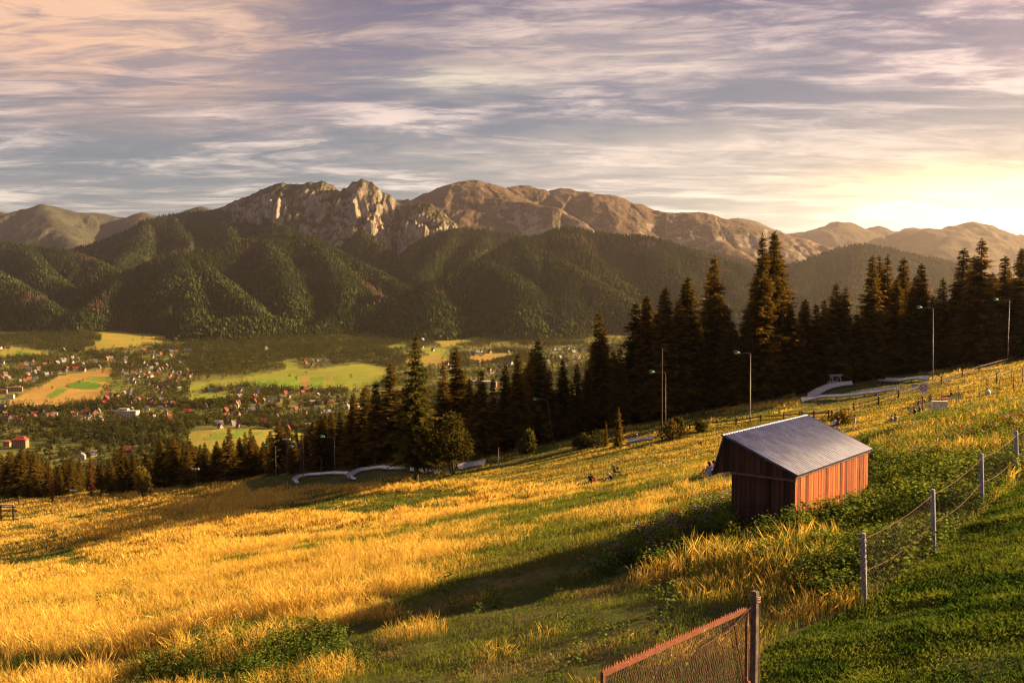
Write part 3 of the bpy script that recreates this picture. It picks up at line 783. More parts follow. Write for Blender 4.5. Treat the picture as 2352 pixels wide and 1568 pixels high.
v, f, c = spruce_mesh(170, TR_H, 6.2, 24, .05, .2, False, 0, 1.4)
SPR_YOUNG = (crown_data('spruce_crown', v, f, c, M_NEEDLE), trunk_mesh('spruce_trunk', TR_H, .25))
# the big solitary tree: open layered boughs
v, f, c = spruce_mesh(181, TR_H, 6.6, 26, .10, .36, False, .08, 1.15)
SPR_BIG = (crown_data('spruce_crown', v, f, c, M_NEEDLE), trunk_mesh('spruce_trunk', TR_H, .34, 0, 16))

TREES = []
def put_spruce(x, y, z, H, proto, label, group, rz, wide=1., tint=(1, 1, 1), kind='spruce_tree'):
    t = thing(kind, label, 'spruce', (x, y, z - .1), rz, group)
    s = H / TR_H; t.scale = (s * wide, s * wide, s)
    for me, nm in zip(proto, ('crown', 'trunk')):
        o = link(nm, me, t)
        if nm == 'crown': o.color = (*tint, 1)
    TREES.append(t)
    return t

BRL = []
for k, (lobes, n) in enumerate([
    ([(0, 0, 7.5, 3, 3, 3.2), (1.6, .6, 6, 2.4, 2.2, 2.2), (-1.7, -.3, 6.3, 2.2, 2.4, 2.4), (.3, -1.5, 5, 2.2, 2, 2), (0, .4, 10, 1.9, 1.9, 2.2)], 420),
    ([(0, 0, 6.5, 3.6, 3.4, 2.8), (2.2, .5, 5.4, 2.2, 2.4, 2.0), (-2.3, .2, 5.6, 2.2, 2.2, 2.1), (0, -2, 5.2, 2.3, 2, 1.8), (.5, .5, 8.6, 2, 2, 1.6)], 420),
    ([(0, 0, 8.5, 1.9, 1.9, 4.6), (.7, .5, 6, 1.8, 1.6, 2.6), (-.8, -.2, 5.6, 1.7, 1.7, 2.4), (.1, -.3, 12, 1.2, 1.2, 2.2)], 380)]):
    v, f, c = leaf_crown(300 + k, n, lobes, 1.0, (.038, .055, .014), (.085, .10, .024))
    b = MB(); b.tube([(0, 0, -1), (.1, 0, 3), (0, .1, 7)], [.35, .26, .1], 6)
    for q in range(4):
        a = q * 1.6 + k; b.tube([(0, 0, 3 + q * .5), (math.cos(a) * 2, math.sin(a) * 2, 5.4 + q * .5)], [.14, .04], 5)
    me = bpy.data.meshes.new('leaf_tree_trunk'); me.from_pydata(b.v, [], b.f); me.update(); me.materials.append(M_BARK)
    BRL.append((crown_data('leaf_tree_crown', v, f, c, M_LEAF), me, 12.0))

# ------------------------------------------------------------------ far woods: one mass each
def tmpl_cone(seed, lv=2, n=5):
    r = np.random.default_rng(seed); V = []; Fc = []
    for l in range(lv):
        z0 = .06 + .42 * l * 2 / lv; z1 = min(1., z0 + .62); R = .20 * (1 - .45 * l * 2 / lv)
        a = np.arange(n) * 2 * PI / n + r.uniform(0, 6)
        b = len(V); V += [(R * math.cos(t) * r.uniform(.75, 1.25), R * math.sin(t) * r.uniform(.75, 1.25), z0 + r.uniform(-.05, .06)) for t in a] + [(r.normal(0, .01), r.normal(0, .01), z1 if l < lv - 1 else 1.)]
        Fc += [(b + i, b + (i + 1) % n, b + n) for i in range(n)]
    return np.array(V), np.array(Fc)
def tmpl_blob(seed):
    r = np.random.default_rng(seed); p = (1 + 5 ** .5) / 2
    V = np.array([(-1, p, 0), (1, p, 0), (-1, -p, 0), (1, -p, 0), (0, -1, p), (0, 1, p), (0, -1, -p), (0, 1, -p), (p, 0, -1), (p, 0, 1), (-p, 0, -1), (-p, 0, 1)], float) / 1.9
    Fc = np.array([(0, 11, 5), (0, 5, 1), (0, 1, 7), (0, 7, 10), (0, 10, 11), (1, 5, 9), (5, 11, 4), (11, 10, 2), (10, 7, 6), (7, 1, 8), (3, 9, 4), (3, 4, 2), (3, 2, 6), (3, 6, 8), (3, 8, 9), (4, 9, 5), (2, 4, 11), (6, 2, 10), (8, 6, 7), (9, 8, 1)])
    V = V * r.uniform(.72, 1.2, (12, 1)) * np.array([.36, .36, .42]) + np.array([0, 0, .52])
    return V, Fc
def tmpl_leafy(seed, n, conif=False):
    r = np.random.default_rng(seed)
    if conif:
        u = r.random(n) ** 1.2; a = r.uniform(0, 6.28, n); R = .19 * (1 - u) ** .85 * r.uniform(.45, 1.15, n) + .012
        P = np.stack([R * np.cos(a), R * np.sin(a), .05 + .93 * u], 1)
        A = unit(np.stack([np.cos(a), np.sin(a), -.45 + .7 * u], 1) + r.normal(0, .25, (n, 3))); s = .15 * (1.1 - u) * r.uniform(.7, 1.3, n) + .03
        B = unit(np.cross(A, r.normal(0, 1, (n, 3))))
        v, f = cards(P, A, B, s * .6, s)
    else:
        v, f, _ = leaf_crown(seed, n, [(0, 0, .62, .27, .27, .30), (.16, .05, .5, .2, .2, .2), (-.15, -.05, .52, .2, .2, .22), (0, .0, .82, .15, .15, .16), (.03, -.16, .4, .18, .16, .18)], .17, (0, 0, 0), (1, 1, 1))
    # a lean trunk so that the crown does not float
    b = MB(); b.tube([(0, 0, -.08), (0, 0, .5)], [.022, .012], 3, cap=False)
    nv = len(v); v = np.vstack([v, np.array([tuple(q) for q in b.v])]); f = np.vstack([f, np.array(b.f) + nv])
    return v, f

def scatter(tm, X, Y, Z, H, wide, rz, col):
    """copies of one template, all in one array"""
    tv, tf = tm; n = len(X); c, s = np.cos(rz)[:, None], np.sin(rz)[:, None]
    hw = (H * wide)[:, None]
    vx = X[:, None] + hw * (tv[None, :, 0] * c - tv[None, :, 1] * s)
    vy = Y[:, None] + hw * (tv[None, :, 0] * s + tv[None, :, 1] * c)
    vz = Z[:, None] + H[:, None] * tv[None, :, 2]
    V = np.stack([vx, vy, vz], -1).reshape(-1, 3)
    Fc = (tf[None] + (np.arange(n) * len(tv))[:, None, None]).reshape(-1, tf.shape[1])
    return V, Fc, np.repeat(col, len(tv), 0)

def stuff_mesh(name, parts, mat, label):
    Vs, Fs3, Fs4, Cs = [], [], [], []; o = 0
    for V, Fc, c in parts:
        Vs.append(V); (Fs3 if Fc.shape[1] == 3 else Fs4).append(Fc + o); Cs.append(c); o += len(V)
    fl = []
    if Fs3: fl.append(np.concatenate(Fs3))
    if Fs4: fl.append(np.concatenate(Fs4))
    ob = mesh_np(name, np.concatenate(Vs), fl, mat, attrs={'Col': np.concatenate(Cs)})
    return tag(ob, label, name.replace('_', ' '), kind='stuff')

# visible skyline per direction, so that only slopes that can be seen get their trees
va = np.arange(-33.5, 33.5, .1) * D2R; vr = np.concatenate([np.arange(900, 3400, 25.), np.arange(3400, 7000, 14.)])
VX, VYY = polar(va, vr)
VH = ground_z(VX, VYY)
for o_, hf, (a0, a1, r0, r1) in MOUNTS:
    sel = (VYY > r0 * .8) & (np.arctan2(VX, VYY) > a0 * D2R) & (np.arctan2(VX, VYY) < a1 * D2R) & (np.hypot(VX, VYY) < r1)
    hh = np.full(VX.shape, -1e9); hh[sel] = hf(VX[sel], VYY[sel]); VH = np.maximum(VH, hh)
VANG = np.maximum.accumulate(VH / vr[:, None], axis=0)
def seen(X, Y, Z, H, tol=.0025):
    a = np.clip(((np.arctan2(X, Y) - va[0]) / (va[1] - va[0])).astype(int), 0, len(va) - 1)
    r = np.hypot(X, Y); i = np.clip(np.searchsorted(vr, r) - 2, 0, len(vr) - 1)
    return (Z + H) / r > VANG[i, a] - tol

# forests on the mountains
parts = []
cones = [tmpl_cone(k) for k in range(4)]; blobs = [tmpl_blob(k) for k in range(3)]
for mi, (o_, hf, (a0, a1, r0, r1)) in enumerate(MOUNTS):
    nm = o_.name
    if not (nm.startswith('forested_hill') or nm.startswith('wooded_mountain') or nm.startswith('rocky_mountain')): continue
    dens = 1 / 75. if r1 < 5800 else 1 / 120.
    area = .5 * (r1 ** 2 - r0 ** 2) * (a1 - a0) * D2R
    n = int(min(area * dens, 420000))
    r_ = np.sqrt(rng.uniform(r0 ** 2, r1 ** 2, n)); a_ = rng.uniform(a0 * D2R, a1 * D2R, n)
    X, Y = r_ * np.sin(a_), r_ * np.cos(a_)
    Z = hf(X, Y); gz = ground_z(X, Y); ok = (Z > gz - 6)
    # other slopes standing above this one hide it
    X, Y, Z, gz = X[ok], Y[ok], Z[ok], gz[ok]
    ok = seen(X, Y, Z, 22.); X, Y, Z, gz = X[ok], Y[ok], Z[ok], gz[ok]
    px, py = project(X, Y, Z); ok = (px > -40) & (px < 2392); X, Y, Z, gz = X[ok], Y[ok], Z[ok], gz[ok]
    e = 6.; sl = np.hypot(hf(X + e, Y) - Z, hf(X, Y + e) - Z) / e
    nz = fbm(X / 170, Y / 170, 300 + mi, 4)
    if nm.startswith('rocky'): ok = (Z < 330 + 130 * nz) & (sl < 1.0 + .4 * nz)
    elif nm.startswith('wooded'): ok = (sl < .95 + .6 * nz) & (Z < 520 + 200 * nz)
    else: ok = (sl < 1.3) & (nz > -.62)
    X, Y, Z, gz, nz = X[ok], Y[ok], Z[ok], gz[ok], nz[ok]
    n = len(X); H = rng.uniform(13, 25, n) * np.clip(1.1 - (Z + 150) / 2600, .5, 1.1)
    mixn = fbm(X / 230 + 40, Y / 260, 71, 4) - (Z - gz) / 1400 + .06
    leafy = (mixn + rng.normal(0, .28, n)) > .20
    dead = (~leafy) & (fbm(X / 160, Y / 120, 91, 3) + rng.normal(0, .12, n) > .50)
    t = rng.random((n, 1))
    col = np.array([.014, .024, .008]) * (1 - t) + np.array([.034, .048, .014]) * t
    cl = np.array([.030, .044, .012]) * (1 - t) + np.array([.064, .080, .019]) * t
    cd = np.array([.060, .042, .032]) * (1 - t) + np.array([.11, .075, .055]) * t
    col = np.where(leafy[:, None], cl, np.where(dead[:, None], cd, col))
    H = np.where(leafy, H * rng.uniform(.45, .95, n), H * rng.uniform(.7, 1.25, n)); wide = np.where(leafy, rng.uniform(.75, 1.15, n), rng.uniform(.85, 1.35, n)); rz = rng.uniform(0, 6.28, n)
    kind = np.where(leafy, 4 + rng.integers(0, 3, n), rng.integers(0, 4, n))
    for k in range(7):
        i = kind == k
        if i.any(): parts.append(scatter((cones + blobs)[k], X[i], Y[i], Z[i] - .5, H[i], wide[i], rz[i], col[i]))
stuff_mesh('mountain_forest', parts, M_WOOD, 'mixed spruce and beech forest covering the foothill slopes')
# ------------------------------------------------------------------ valley: woods, villages, single trees
ORD = ['first', 'second', 'third', 'fourth', 'fifth', 'sixth', 'seventh', 'eighth', 'ninth', 'tenth', 'eleventh', 'twelfth', 'thirteenth', 'fourteenth', 'fifteenth', 'sixteenth', 'seventeenth', 'eighteenth', 'nineteenth']
TEN = ['', '', 'twenty', 'thirty', 'forty', 'fifty', 'sixty', 'seventy', 'eighty', 'ninety']
def ordinal(n):
    if n < 19: return ORD[n]
    n += 1
    if n >= 100: return 'hundred and ' + ordinal(n - 101) if n > 100 else 'hundredth'
    return (TEN[n // 10][:-1] + 'ieth') if n % 10 == 0 else TEN[n // 10] + '-' + ORD[n % 10 - 1]

CONIFER = [C4([(-60, -40), (450, -40), (880, 30), (1180, 60), (1190, 150), (1040, 180), (940, 190), (700, 230), (620, 270), (230, 215), (-60, 150)]),
           C5([(-20, 330), (300, 240), (700, 210), (1000, 150), (1240, 160), (1800, 155), (2352, 160), (2352, 420), (2150, 520), (1900, 500), (1650, 530), (1580, 440), (1250, 440), (1040, 490), (900, 570), (600, 560), (350, 600), (0, 690), (-250, 600), (-250, 420)]),
           C6([(-100, 260), (170, 260), (190, 360), (100, 400), (-100, 400)]), C6([(1500, 330), (1900, 260), (2352, 190), (2352, 380), (2000, 400), (1600, 380)]),
           C4([(700, 1100), (1700, 1080), (1750, 1300), (1400, 1350), (900, 1380), (700, 1250)])]
M_WALL = N('house_wall'); _oi = M_WALL.n('ShaderNodeObjectInfo'); _n = M_WALL.noise(M_WALL.obj(), 1.3, 4)
M_WALL = M_WALL.out(M_WALL.mix(M_WALL.math('MULTIPLY', _n, .35), _oi.outputs['Color'], (.12, .10, .08)), .9)
M_ROOF = N('house_roof'); _oi = M_ROOF.n('ShaderNodeObjectInfo'); _n = M_ROOF.noise(M_ROOF.scale(M_ROOF.obj(), (1, 1, 6)), 2.2, 4)
M_ROOF = M_ROOF.out(M_ROOF.mix(M_ROOF.math('MULTIPLY', _n, .4), _oi.outputs['Color'], (.05, .04, .04)), .7)
M_PANE = plain('window_glass', (.03, .035, .045), (.05, .05, .06), 3, .15, spec=.6)
M_BRICK = plain('chimney_brick', (.22, .10, .07), (.14, .07, .05), 12)

def house_protos():
    out = []
    for k, (w, l, h, r, dorm) in enumerate([(8, 11, 5.2, 6.0, 1), (9, 13, 6.0, 6.6, 0), (7.5, 9, 4.4, 6.4, 0), (10, 16, 6.5, 5.2, 1), (11, 12, 7.2, 4.2, 0), (7, 14, 4.0, 5.0, 0)]):
        wl = MB(); wl.prism([(-w / 2, 0, -2.), (w / 2, 0, -2.), (w / 2, 0, h), (0, 0, h + r - .15), (-w / 2, 0, h)], (0, -l / 2, 0), (0, l / 2, 0))
        rf = MB(); e = .8; t = .28; sl = r / (w / 2)
        for s in (-1, 1):
            rf.prism([(0, 0, h + r), (s * (w / 2 + e), 0, h - e * sl), (s * (w / 2 + e), 0, h - e * sl + t), (0, 0, h + r + t * 1.3)], (0, -l / 2 - e, 0), (0, l / 2 + e, 0))
        if dorm:
            for s in (-1, 1):
                rf.prism([(0, -1.6, h + .5 * r - .6), (0, 1.6, h + .5 * r - .6), (0, 0, h + .5 * r + 1.7)], (s * w * .10, 0, 0), (s * (w / 2 - .2), 0, 0))
        ch = MB(); ch.box((w * .14, l * .15, h + r + .1), (.8, .8, 2.6))
        wins = []
        for s in (-1, 1):
            wins += [((w * q, s * (l / 2 + .02), z), (1.3, .08, 1.5)) for q in (-.26, .26) for z in (1.6,)] + [((0, s * (l / 2 + .02), h + .2), (1.5, .08, 1.6))]
            wins += [((s * (w / 2 + .02), l * q, h * .5), (.08, 1.3, 1.4)) for q in (-.28, .28)]
        out.append((wl, rf, ch, wins))
    return out
HP = []
for wl, rf, ch, wins in house_protos():
    hold = []
    for b, nm, mt in ((wl, 'wall', M_WALL), (rf, 'roof', M_ROOF), (ch, 'chimney', M_BRICK)):
        o = b.build(nm, mt); hold.append(o.data); bpy.data.objects.remove(o)
    wd = []
    for c, d in wins:
        b = MB(); b.box(c, d); o = b.build('window', M_PANE); wd.append(o.data); bpy.data.objects.remove(o)
    HP.append((hold, wd))

ROOFS = {'red': (.33, .040, .030), 'orange': (.34, .11, .045), 'dark brown': (.075, .045, .032), 'grey': (.20, .20, .21), 'pale metal': (.36, .36, .38), 'rust brown': (.20, .085, .05), 'green': (.05, .20, .15)}
WALLS = {'white': (.56, .53, .48), 'cream': (.46, .36, .24), 'brown timber': (.20, .105, .05), 'pale grey': (.36, .35, .33)}
TOWN = [  # neighbourhood, crop, positions with roof and wall
    ('at the upper village edge under the conifers', C4, [(930, 275, 'dark brown', 'white', 0), (750, 258, 'grey', 'brown timber', 1), (1480, 350, 'pale metal', 'white', 2), (1800, 310, 'pale metal', 'cream', 2), (1890, 295, 'orange', 'cream', 2), (1940, 305, 'rust brown', 'brown timber', 0), (2025, 295, 'orange', 'white', 2), (2005, 320, 'grey', 'white', 2), (2130, 325, 'rust brown', 'brown timber', 1), (2220, 262, 'pale metal', 'pale grey', 3), (2170, 290, 'rust brown', 'white', 2), (1690, 250, 'red', 'brown timber', 5), (1660, 310, 'rust brown', 'cream', 0), (1800, 385, 'dark brown', 'brown timber', 3), (95, 225, 'rust brown', 'brown timber', 5), (5, 230, 'rust brown', 'white', 0), (590, 278, 'grey', 'cream', 2)]),
    ('above the diagonal golden field', C4, [(890, 480, 'red', 'cream', 3), (785, 500, 'pale metal', 'pale grey', 1), (430, 578, 'pale metal', 'white', 2), (345, 600, 'orange', 'brown timber', 1), (495, 535, 'grey', 'cream', 3), (548, 545, 'pale metal', 'white', 1), (705, 515, 'rust brown', 'white', 0), (990, 490, 'orange', 'white', 2), (1310, 380, 'orange', 'white', 2), (1120, 380, 'grey', 'white', 1), (852, 345, 'pale metal', 'white', 2), (725, 420, 'rust brown', 'cream', 2), (920, 362, 'grey', 'pale grey', 2), (975, 435, 'grey', 'white', 1), (140, 392, 'grey', 'brown timber', 5), (265, 440, 'red', 'brown timber', 0), (380, 420, 'pale metal', 'pale grey', 2), (60, 545, 'rust brown', 'cream', 1), (10, 580, 'orange', 'cream', 3), (30, 405, 'grey', 'white', 0), (390, 612, 'grey', 'white', 0), (610, 520, 'dark brown', 'brown timber', 5), (1170, 458, 'grey', 'white', 2), (300, 405, 'pale metal', 'white', 0)]),
    ('in the crowded village beside the conifers', C4, [(1680, 405, 'red', 'white', 1), (1650, 500, 'dark brown', 'white', 2), (1692, 545, 'red', 'white', 2), (1720, 435, 'pale metal', 'white', 0), (1780, 470, 'pale metal', 'white', 2), (1905, 475, 'red', 'brown timber', 1), (1595, 545, 'orange', 'white', 2), (1600, 490, 'rust brown', 'white', 0), (1860, 540, 'red', 'brown timber', 0), (1840, 430, 'grey', 'cream', 0), (1960, 440, 'pale metal', 'pale grey', 1), (2030, 505, 'rust brown', 'cream', 2), (2110, 415, 'pale metal', 'white', 3), (2130, 435, 'grey', 'white', 0), (2085, 585, 'orange', 'brown timber', 1), (2000, 555, 'orange', 'cream', 2), (1995, 590, 'red', 'white', 2), (1650, 610, 'orange', 'white', 1), (1755, 660, 'grey', 'white', 2), (1495, 580, 'dark brown', 'white', 1), (1560, 610, 'grey', 'white', 4), (1430, 490, 'grey', 'white', 2), (2215, 600, 'rust brown', 'cream', 2), (2200, 495, 'orange', 'cream', 2), (1745, 510, 'dark brown', 'white', 0), (1545, 430, 'red', 'brown timber', 3)]),
    ('between diagonal field and round pasture', C4, [(1540, 715, 'orange', 'cream', 0), (1530, 745, 'pale metal', 'pale grey', 3), (1250, 825, 'red', 'brown timber', 3), (1240, 885, 'red', 'brown timber', 3), (1380, 820, 'red', 'cream', 2), (1775, 905, 'red', 'white', 3), (1950, 895, 'dark brown', 'cream', 0), (2030, 890, 'rust brown', 'cream', 4), (2105, 715, 'pale metal', 'pale grey', 4), (1910, 715, 'dark brown', 'brown timber', 1), (1525, 875, 'red', 'brown timber', 0), (1660, 820, 'rust brown', 'cream', 0), (1460, 755, 'grey', 'white', 2), (2215, 990, 'red', 'brown timber', 3), (1985, 1050, 'red', 'white', 1), (1970, 1085, 'red', 'brown timber', 3), (1885, 930, 'pale metal', 'cream', 5), (1730, 950, 'grey', 'white', 0), (2150, 1075, 'rust brown', 'brown timber', 3), (1810, 1040, 'grey', 'cream', 5), (1275, 770, 'red', 'brown timber', 1)]),
    ('along the road by the white block', C4, [(1005, 1000, 'red', 'brown timber', 3), (850, 1005, 'rust brown', 'brown timber', 5), (640, 1018, 'pale metal', 'white', 3), (400, 1055, 'rust brown', 'cream', 4), (310, 1025, 'grey', 'cream', 5), (215, 1090, 'red', 'brown timber', 3), (125, 1055, 'orange', 'cream', 0), (885, 1065, 'rust brown', 'white', 1), (1235, 1045, 'dark brown', 'white', 5), (1160, 975, 'grey', 'white', 2), (1085, 1030, 'rust brown', 'cream', 0), (1180, 1075, 'grey', 'cream', 4), (510, 1005, 'grey', 'white', 0), (1400, 1065, 'dark brown', 'cream', 0), (30, 940, 'grey', 'white', 1), (1510, 1440, 'red', 'brown timber', 1), (960, 1530, 'pale metal', 'white', 4), (1100, 1490, 'grey', 'white', 0), (1340, 1045, 'rust brown', 'brown timber', 0)]),
    ('in the village below the striped fields', C5, [(220, 835, 'green', 'white', 0), (345, 815, 'dark brown', 'brown timber', 3), (405, 815, 'dark brown', 'brown timber', 0), (540, 840, 'rust brown', 'white', 1), (565, 825, 'pale metal', 'white', 2), (770, 840, 'pale metal', 'white', 3), (740, 905, 'red', 'brown timber', 0), (735, 965, 'red', 'brown timber', 1), (890, 950, 'pale metal', 'white', 5), (985, 965, 'red', 'cream', 0), (960, 825, 'orange', 'brown timber', 2), (1300, 800, 'dark brown', 'brown timber', 3), (1345, 825, 'orange', 'cream', 4), (1300, 852, 'red', 'brown timber', 1), (1425, 825, 'dark brown', 'brown timber', 3), (1140, 900, 'pale metal', 'white', 2), (160, 1010, 'dark brown', 'white', 1), (395, 1065, 'red', 'brown timber', 0), (370, 1125, 'rust brown', 'brown timber', 3), (1490, 1055, 'pale metal', 'cream', 2), (1640, 965, 'orange', 'brown timber', 2), (1590, 975, 'rust brown', 'brown timber', 1), (1585, 1090, 'pale metal', 'pale grey', 3), (1830, 1030, 'pale metal', 'white', 1), (845, 945, 'orange', 'brown timber', 2), (2255, 880, 'red', 'white', 1), (1225, 1045, 'orange', 'brown timber', 2), (1330, 1090, 'orange', 'cream', 2), (1600, 870, 'grey', 'brown timber', 1), (1480, 870, 'pale metal', 'cream', 5), (1880, 930, 'grey', 'cream', 0), (1040, 1110, 'rust brown', 'cream', 5), (1160, 1110, 'grey', 'white', 2)]),
    ('close above the rounded meadow hill', C5, [(335, 1255, 'red', 'white', 1), (320, 1220, 'pale metal', 'white', 3), (410, 1215, 'orange', 'brown timber', 0), (545, 1250, 'red', 'white', 2), (845, 1205, 'red', 'cream', 0), (1365, 1245, 'pale metal', 'white', 3), (1120, 1230, 'grey', 'white', 1), (1130, 1290, 'red', 'brown timber', 1), (490, 1225, 'grey', 'white', 2), (1000, 1230, 'grey', 'cream', 4)]),
    ('in the clearing by the dark conifer wood', C5, [(1335, 500, 'red', 'brown timber', 0), (1470, 470, 'pale metal', 'pale grey', 3), (1550, 475, 'pale metal', 'white', 2), (1305, 468, 'red', 'brown timber', 2), (1410, 518, 'green', 'brown timber', 2), (1335, 552, 'grey', 'white', 5), (870, 330, 'grey', 'white', 0), (1215, 168, 'grey', 'white', 0)]),
    ('on pasture beyond the big solitary spruce', C6, [(575, 440, 'red', 'white', 1), (445, 405, 'green', 'pale grey', 4), (455, 330, 'pale metal', 'pale grey', 1), (510, 340, 'rust brown', 'brown timber', 0), (1100, 475, 'pale metal', 'pale grey', 1), (1140, 455, 'rust brown', 'white', 2), (1165, 485, 'red', 'white', 2), (1240, 465, 'dark brown', 'cream', 3), (1055, 490, 'rust brown', 'brown timber', 0), (1000, 490, 'grey', 'white', 2), (1380, 300, 'rust brown', 'white', 2), (1475, 265, 'dark brown', 'brown timber', 3), (1535, 265, 'rust brown', 'brown timber', 0), (1580, 275, 'grey', 'white', 0), (1900, 270, 'grey', 'white', 1), (2015, 252, 'red', 'cream', 1), (740, 615, 'red', 'white', 1), (770, 650, 'rust brown', 'white', 2), (665, 655, 'rust brown', 'cream', 0), (800, 640, 'grey', 'white', 2)]),
    ('in the hazy town between spruce tops', C6, [(1235, 675, 'rust brown', 'cream', 1), (1410, 725, 'dark brown', 'cream', 2), (1290, 670, 'grey', 'brown timber', 0), (1385, 650, 'grey', 'brown timber', 3), (1270, 720, 'pale metal', 'white', 5), (1340, 690, 'dark brown', 'brown timber', 0), (2285, 535, 'rust brown', 'white', 0), (2230, 595, 'dark brown', 'cream', 1), (2125, 440, 'pale metal', 'white', 3), (2230, 475, 'pale metal', 'white', 1), (2055, 440, 'pale metal', 'white', 0), (2000, 435, 'pale metal', 'white', 4), (1930, 580, 'grey', 'white', 2), (1725, 445, 'pale metal', 'pale grey', 0), (1820, 360, 'red', 'brown timber', 1), (1855, 345, 'red', 'cream', 3), (1735, 355, 'orange', 'cream', 0), (1540, 415, 'rust brown', 'white', 0), (1465, 465, 'grey', 'white', 0), (2320, 415, 'pale metal', 'white', 4), (1300, 910, 'rust brown', 'cream', 0), (1300, 860, 'rust brown', 'brown timber', 4), (940, 805, 'orange', 'cream', 0), (1430, 920, 'pale metal', 'white', 0), (1100, 620, 'pale metal', 'pale grey', 5), (1160, 595, 'grey', 'brown timber', 3), (2150, 495, 'grey', 'white', 2), (1970, 520, 'rust brown', 'cream', 2), (2070, 530, 'grey', 'white', 2)]),
]
FILL = [(0, [(1450, 300), (2100, 250), (2230, 330), (1700, 340)], 8), (1, [(0, 390), (300, 370), (800, 340), (1300, 310), (1480, 400), (1250, 450), (700, 510), (430, 600), (250, 640), (0, 640)], 26), (2, [(1450, 420), (2100, 400), (2230, 480), (2280, 620), (2050, 650), (1900, 760), (1500, 640)], 22),
        (3, [(1250, 760), (1950, 760), (2050, 1000), (1750, 1060), (1350, 960)], 12), (4, [(0, 970), (700, 985), (1250, 970), (1400, 1090), (300, 1110), (0, 1110)], 10), (5, [(520, 850), (1200, 850), (1800, 820), (2000, 1050), (1400, 1180), (300, 1150)], 18), (9, [(1050, 650), (1500, 570), (2000, 420), (2350, 420), (2350, 600), (1700, 730), (1150, 780)], 16)]
fr_ = random.Random(91)
for ti, poly, cnt_ in FILL:
    lst = TOWN[ti][2]; k = 0
    while k < cnt_:
        x, y = fr_.uniform(min(p[0] for p in poly), max(p[0] for p in poly)), fr_.uniform(min(p[1] for p in poly), max(p[1] for p in poly))
        if not inpoly(np.array([x]), np.array([y]), poly)[0] or min(abs(x - q[0]) + 1.6 * abs(y - q[1]) for q in lst) < 42: 
            k += .05; continue
        lst.append((x, y, fr_.choice(['red', 'orange', 'rust brown', 'rust brown', 'dark brown', 'grey', 'grey', 'pale metal']), fr_.choice(['white', 'cream', 'brown timber', 'brown timber', 'cream']), fr_.randrange(6))); k += 1
HOUSES = []
for nb, (where, crop, lst) in enumerate(TOWN):
    pts = crop([(a[0], a[1]) for a in lst])
    X, Y, Z = cast([p[0] for p in pts], [p[1] + 3 for p in pts])
    order = np.argsort(X / Y); seq = {}
    for i in order:
        _, _, rf, wl, tp = lst[i]
        key = (rf, wl); k = seq.get(key, 0); seq[key] = k + 1
        HOUSES.append([X[i], Y[i], Z[i], rf, wl, tp, where, k, nb])
cnt = {}
for h in HOUSES: cnt[(h[8], h[3], h[4])] = cnt.get((h[8], h[3], h[4]), 0) + 1
SHAPE = ['gabled house', 'long gabled house', 'small steep roofed house', 'large dormered house', 'broad tall house', 'low long house']
ROOFT = {'red': 'red roofed', 'orange': 'orange roofed', 'dark brown': 'dark roofed', 'grey': 'grey roofed', 'pale metal': 'pale metal roofed', 'rust brown': 'rust roofed', 'green': 'green roofed'}
WALLT = {'white': 'white', 'cream': 'cream', 'brown timber': 'timber', 'pale grey': 'pale grey'}
for (x, y, z, rf, wl, tp, where, k, nb) in HOUSES:
    c = cnt[(nb, rf, wl)]
    shape = ['house', 'house', 'house', 'house', 'house', 'long house'][tp] if c > 1 else SHAPE[tp].replace('steep roofed ', '')
    lab = f'{WALLT[wl]} {ROOFT[rf]} {shape} {where}'
    if c > 1: lab = f'{ordinal(k)} {WALLT[wl]} {ROOFT[rf]} house {where}'
    t = thing('village_house', lab, 'house', (x, y, z - .3), rng.choice([0.4, -.5, 1.3, -1.1, .9, 2.0, .1]) + rng.normal(0, .2), 'houses of the valley villages')
    s = rng.uniform(.66, .92) * (1.12 if y > 2600 else 1.0); t.scale = (s, s, s)
    (a, b, c_), wd = HP[tp]
    o = link('wall', a, t); v = rng.uniform(.55, .92); o.color = (*[q * v for q in WALLS[wl]], 1)
    o = link('roof', b, t); v = rng.uniform(.6, 1.0); o.color = (*[q * v for q in ROOFS[rf]], 1)
    link('chimney', c_, o)
    if y < 2450:
        for q in wd: link('window', q, t)

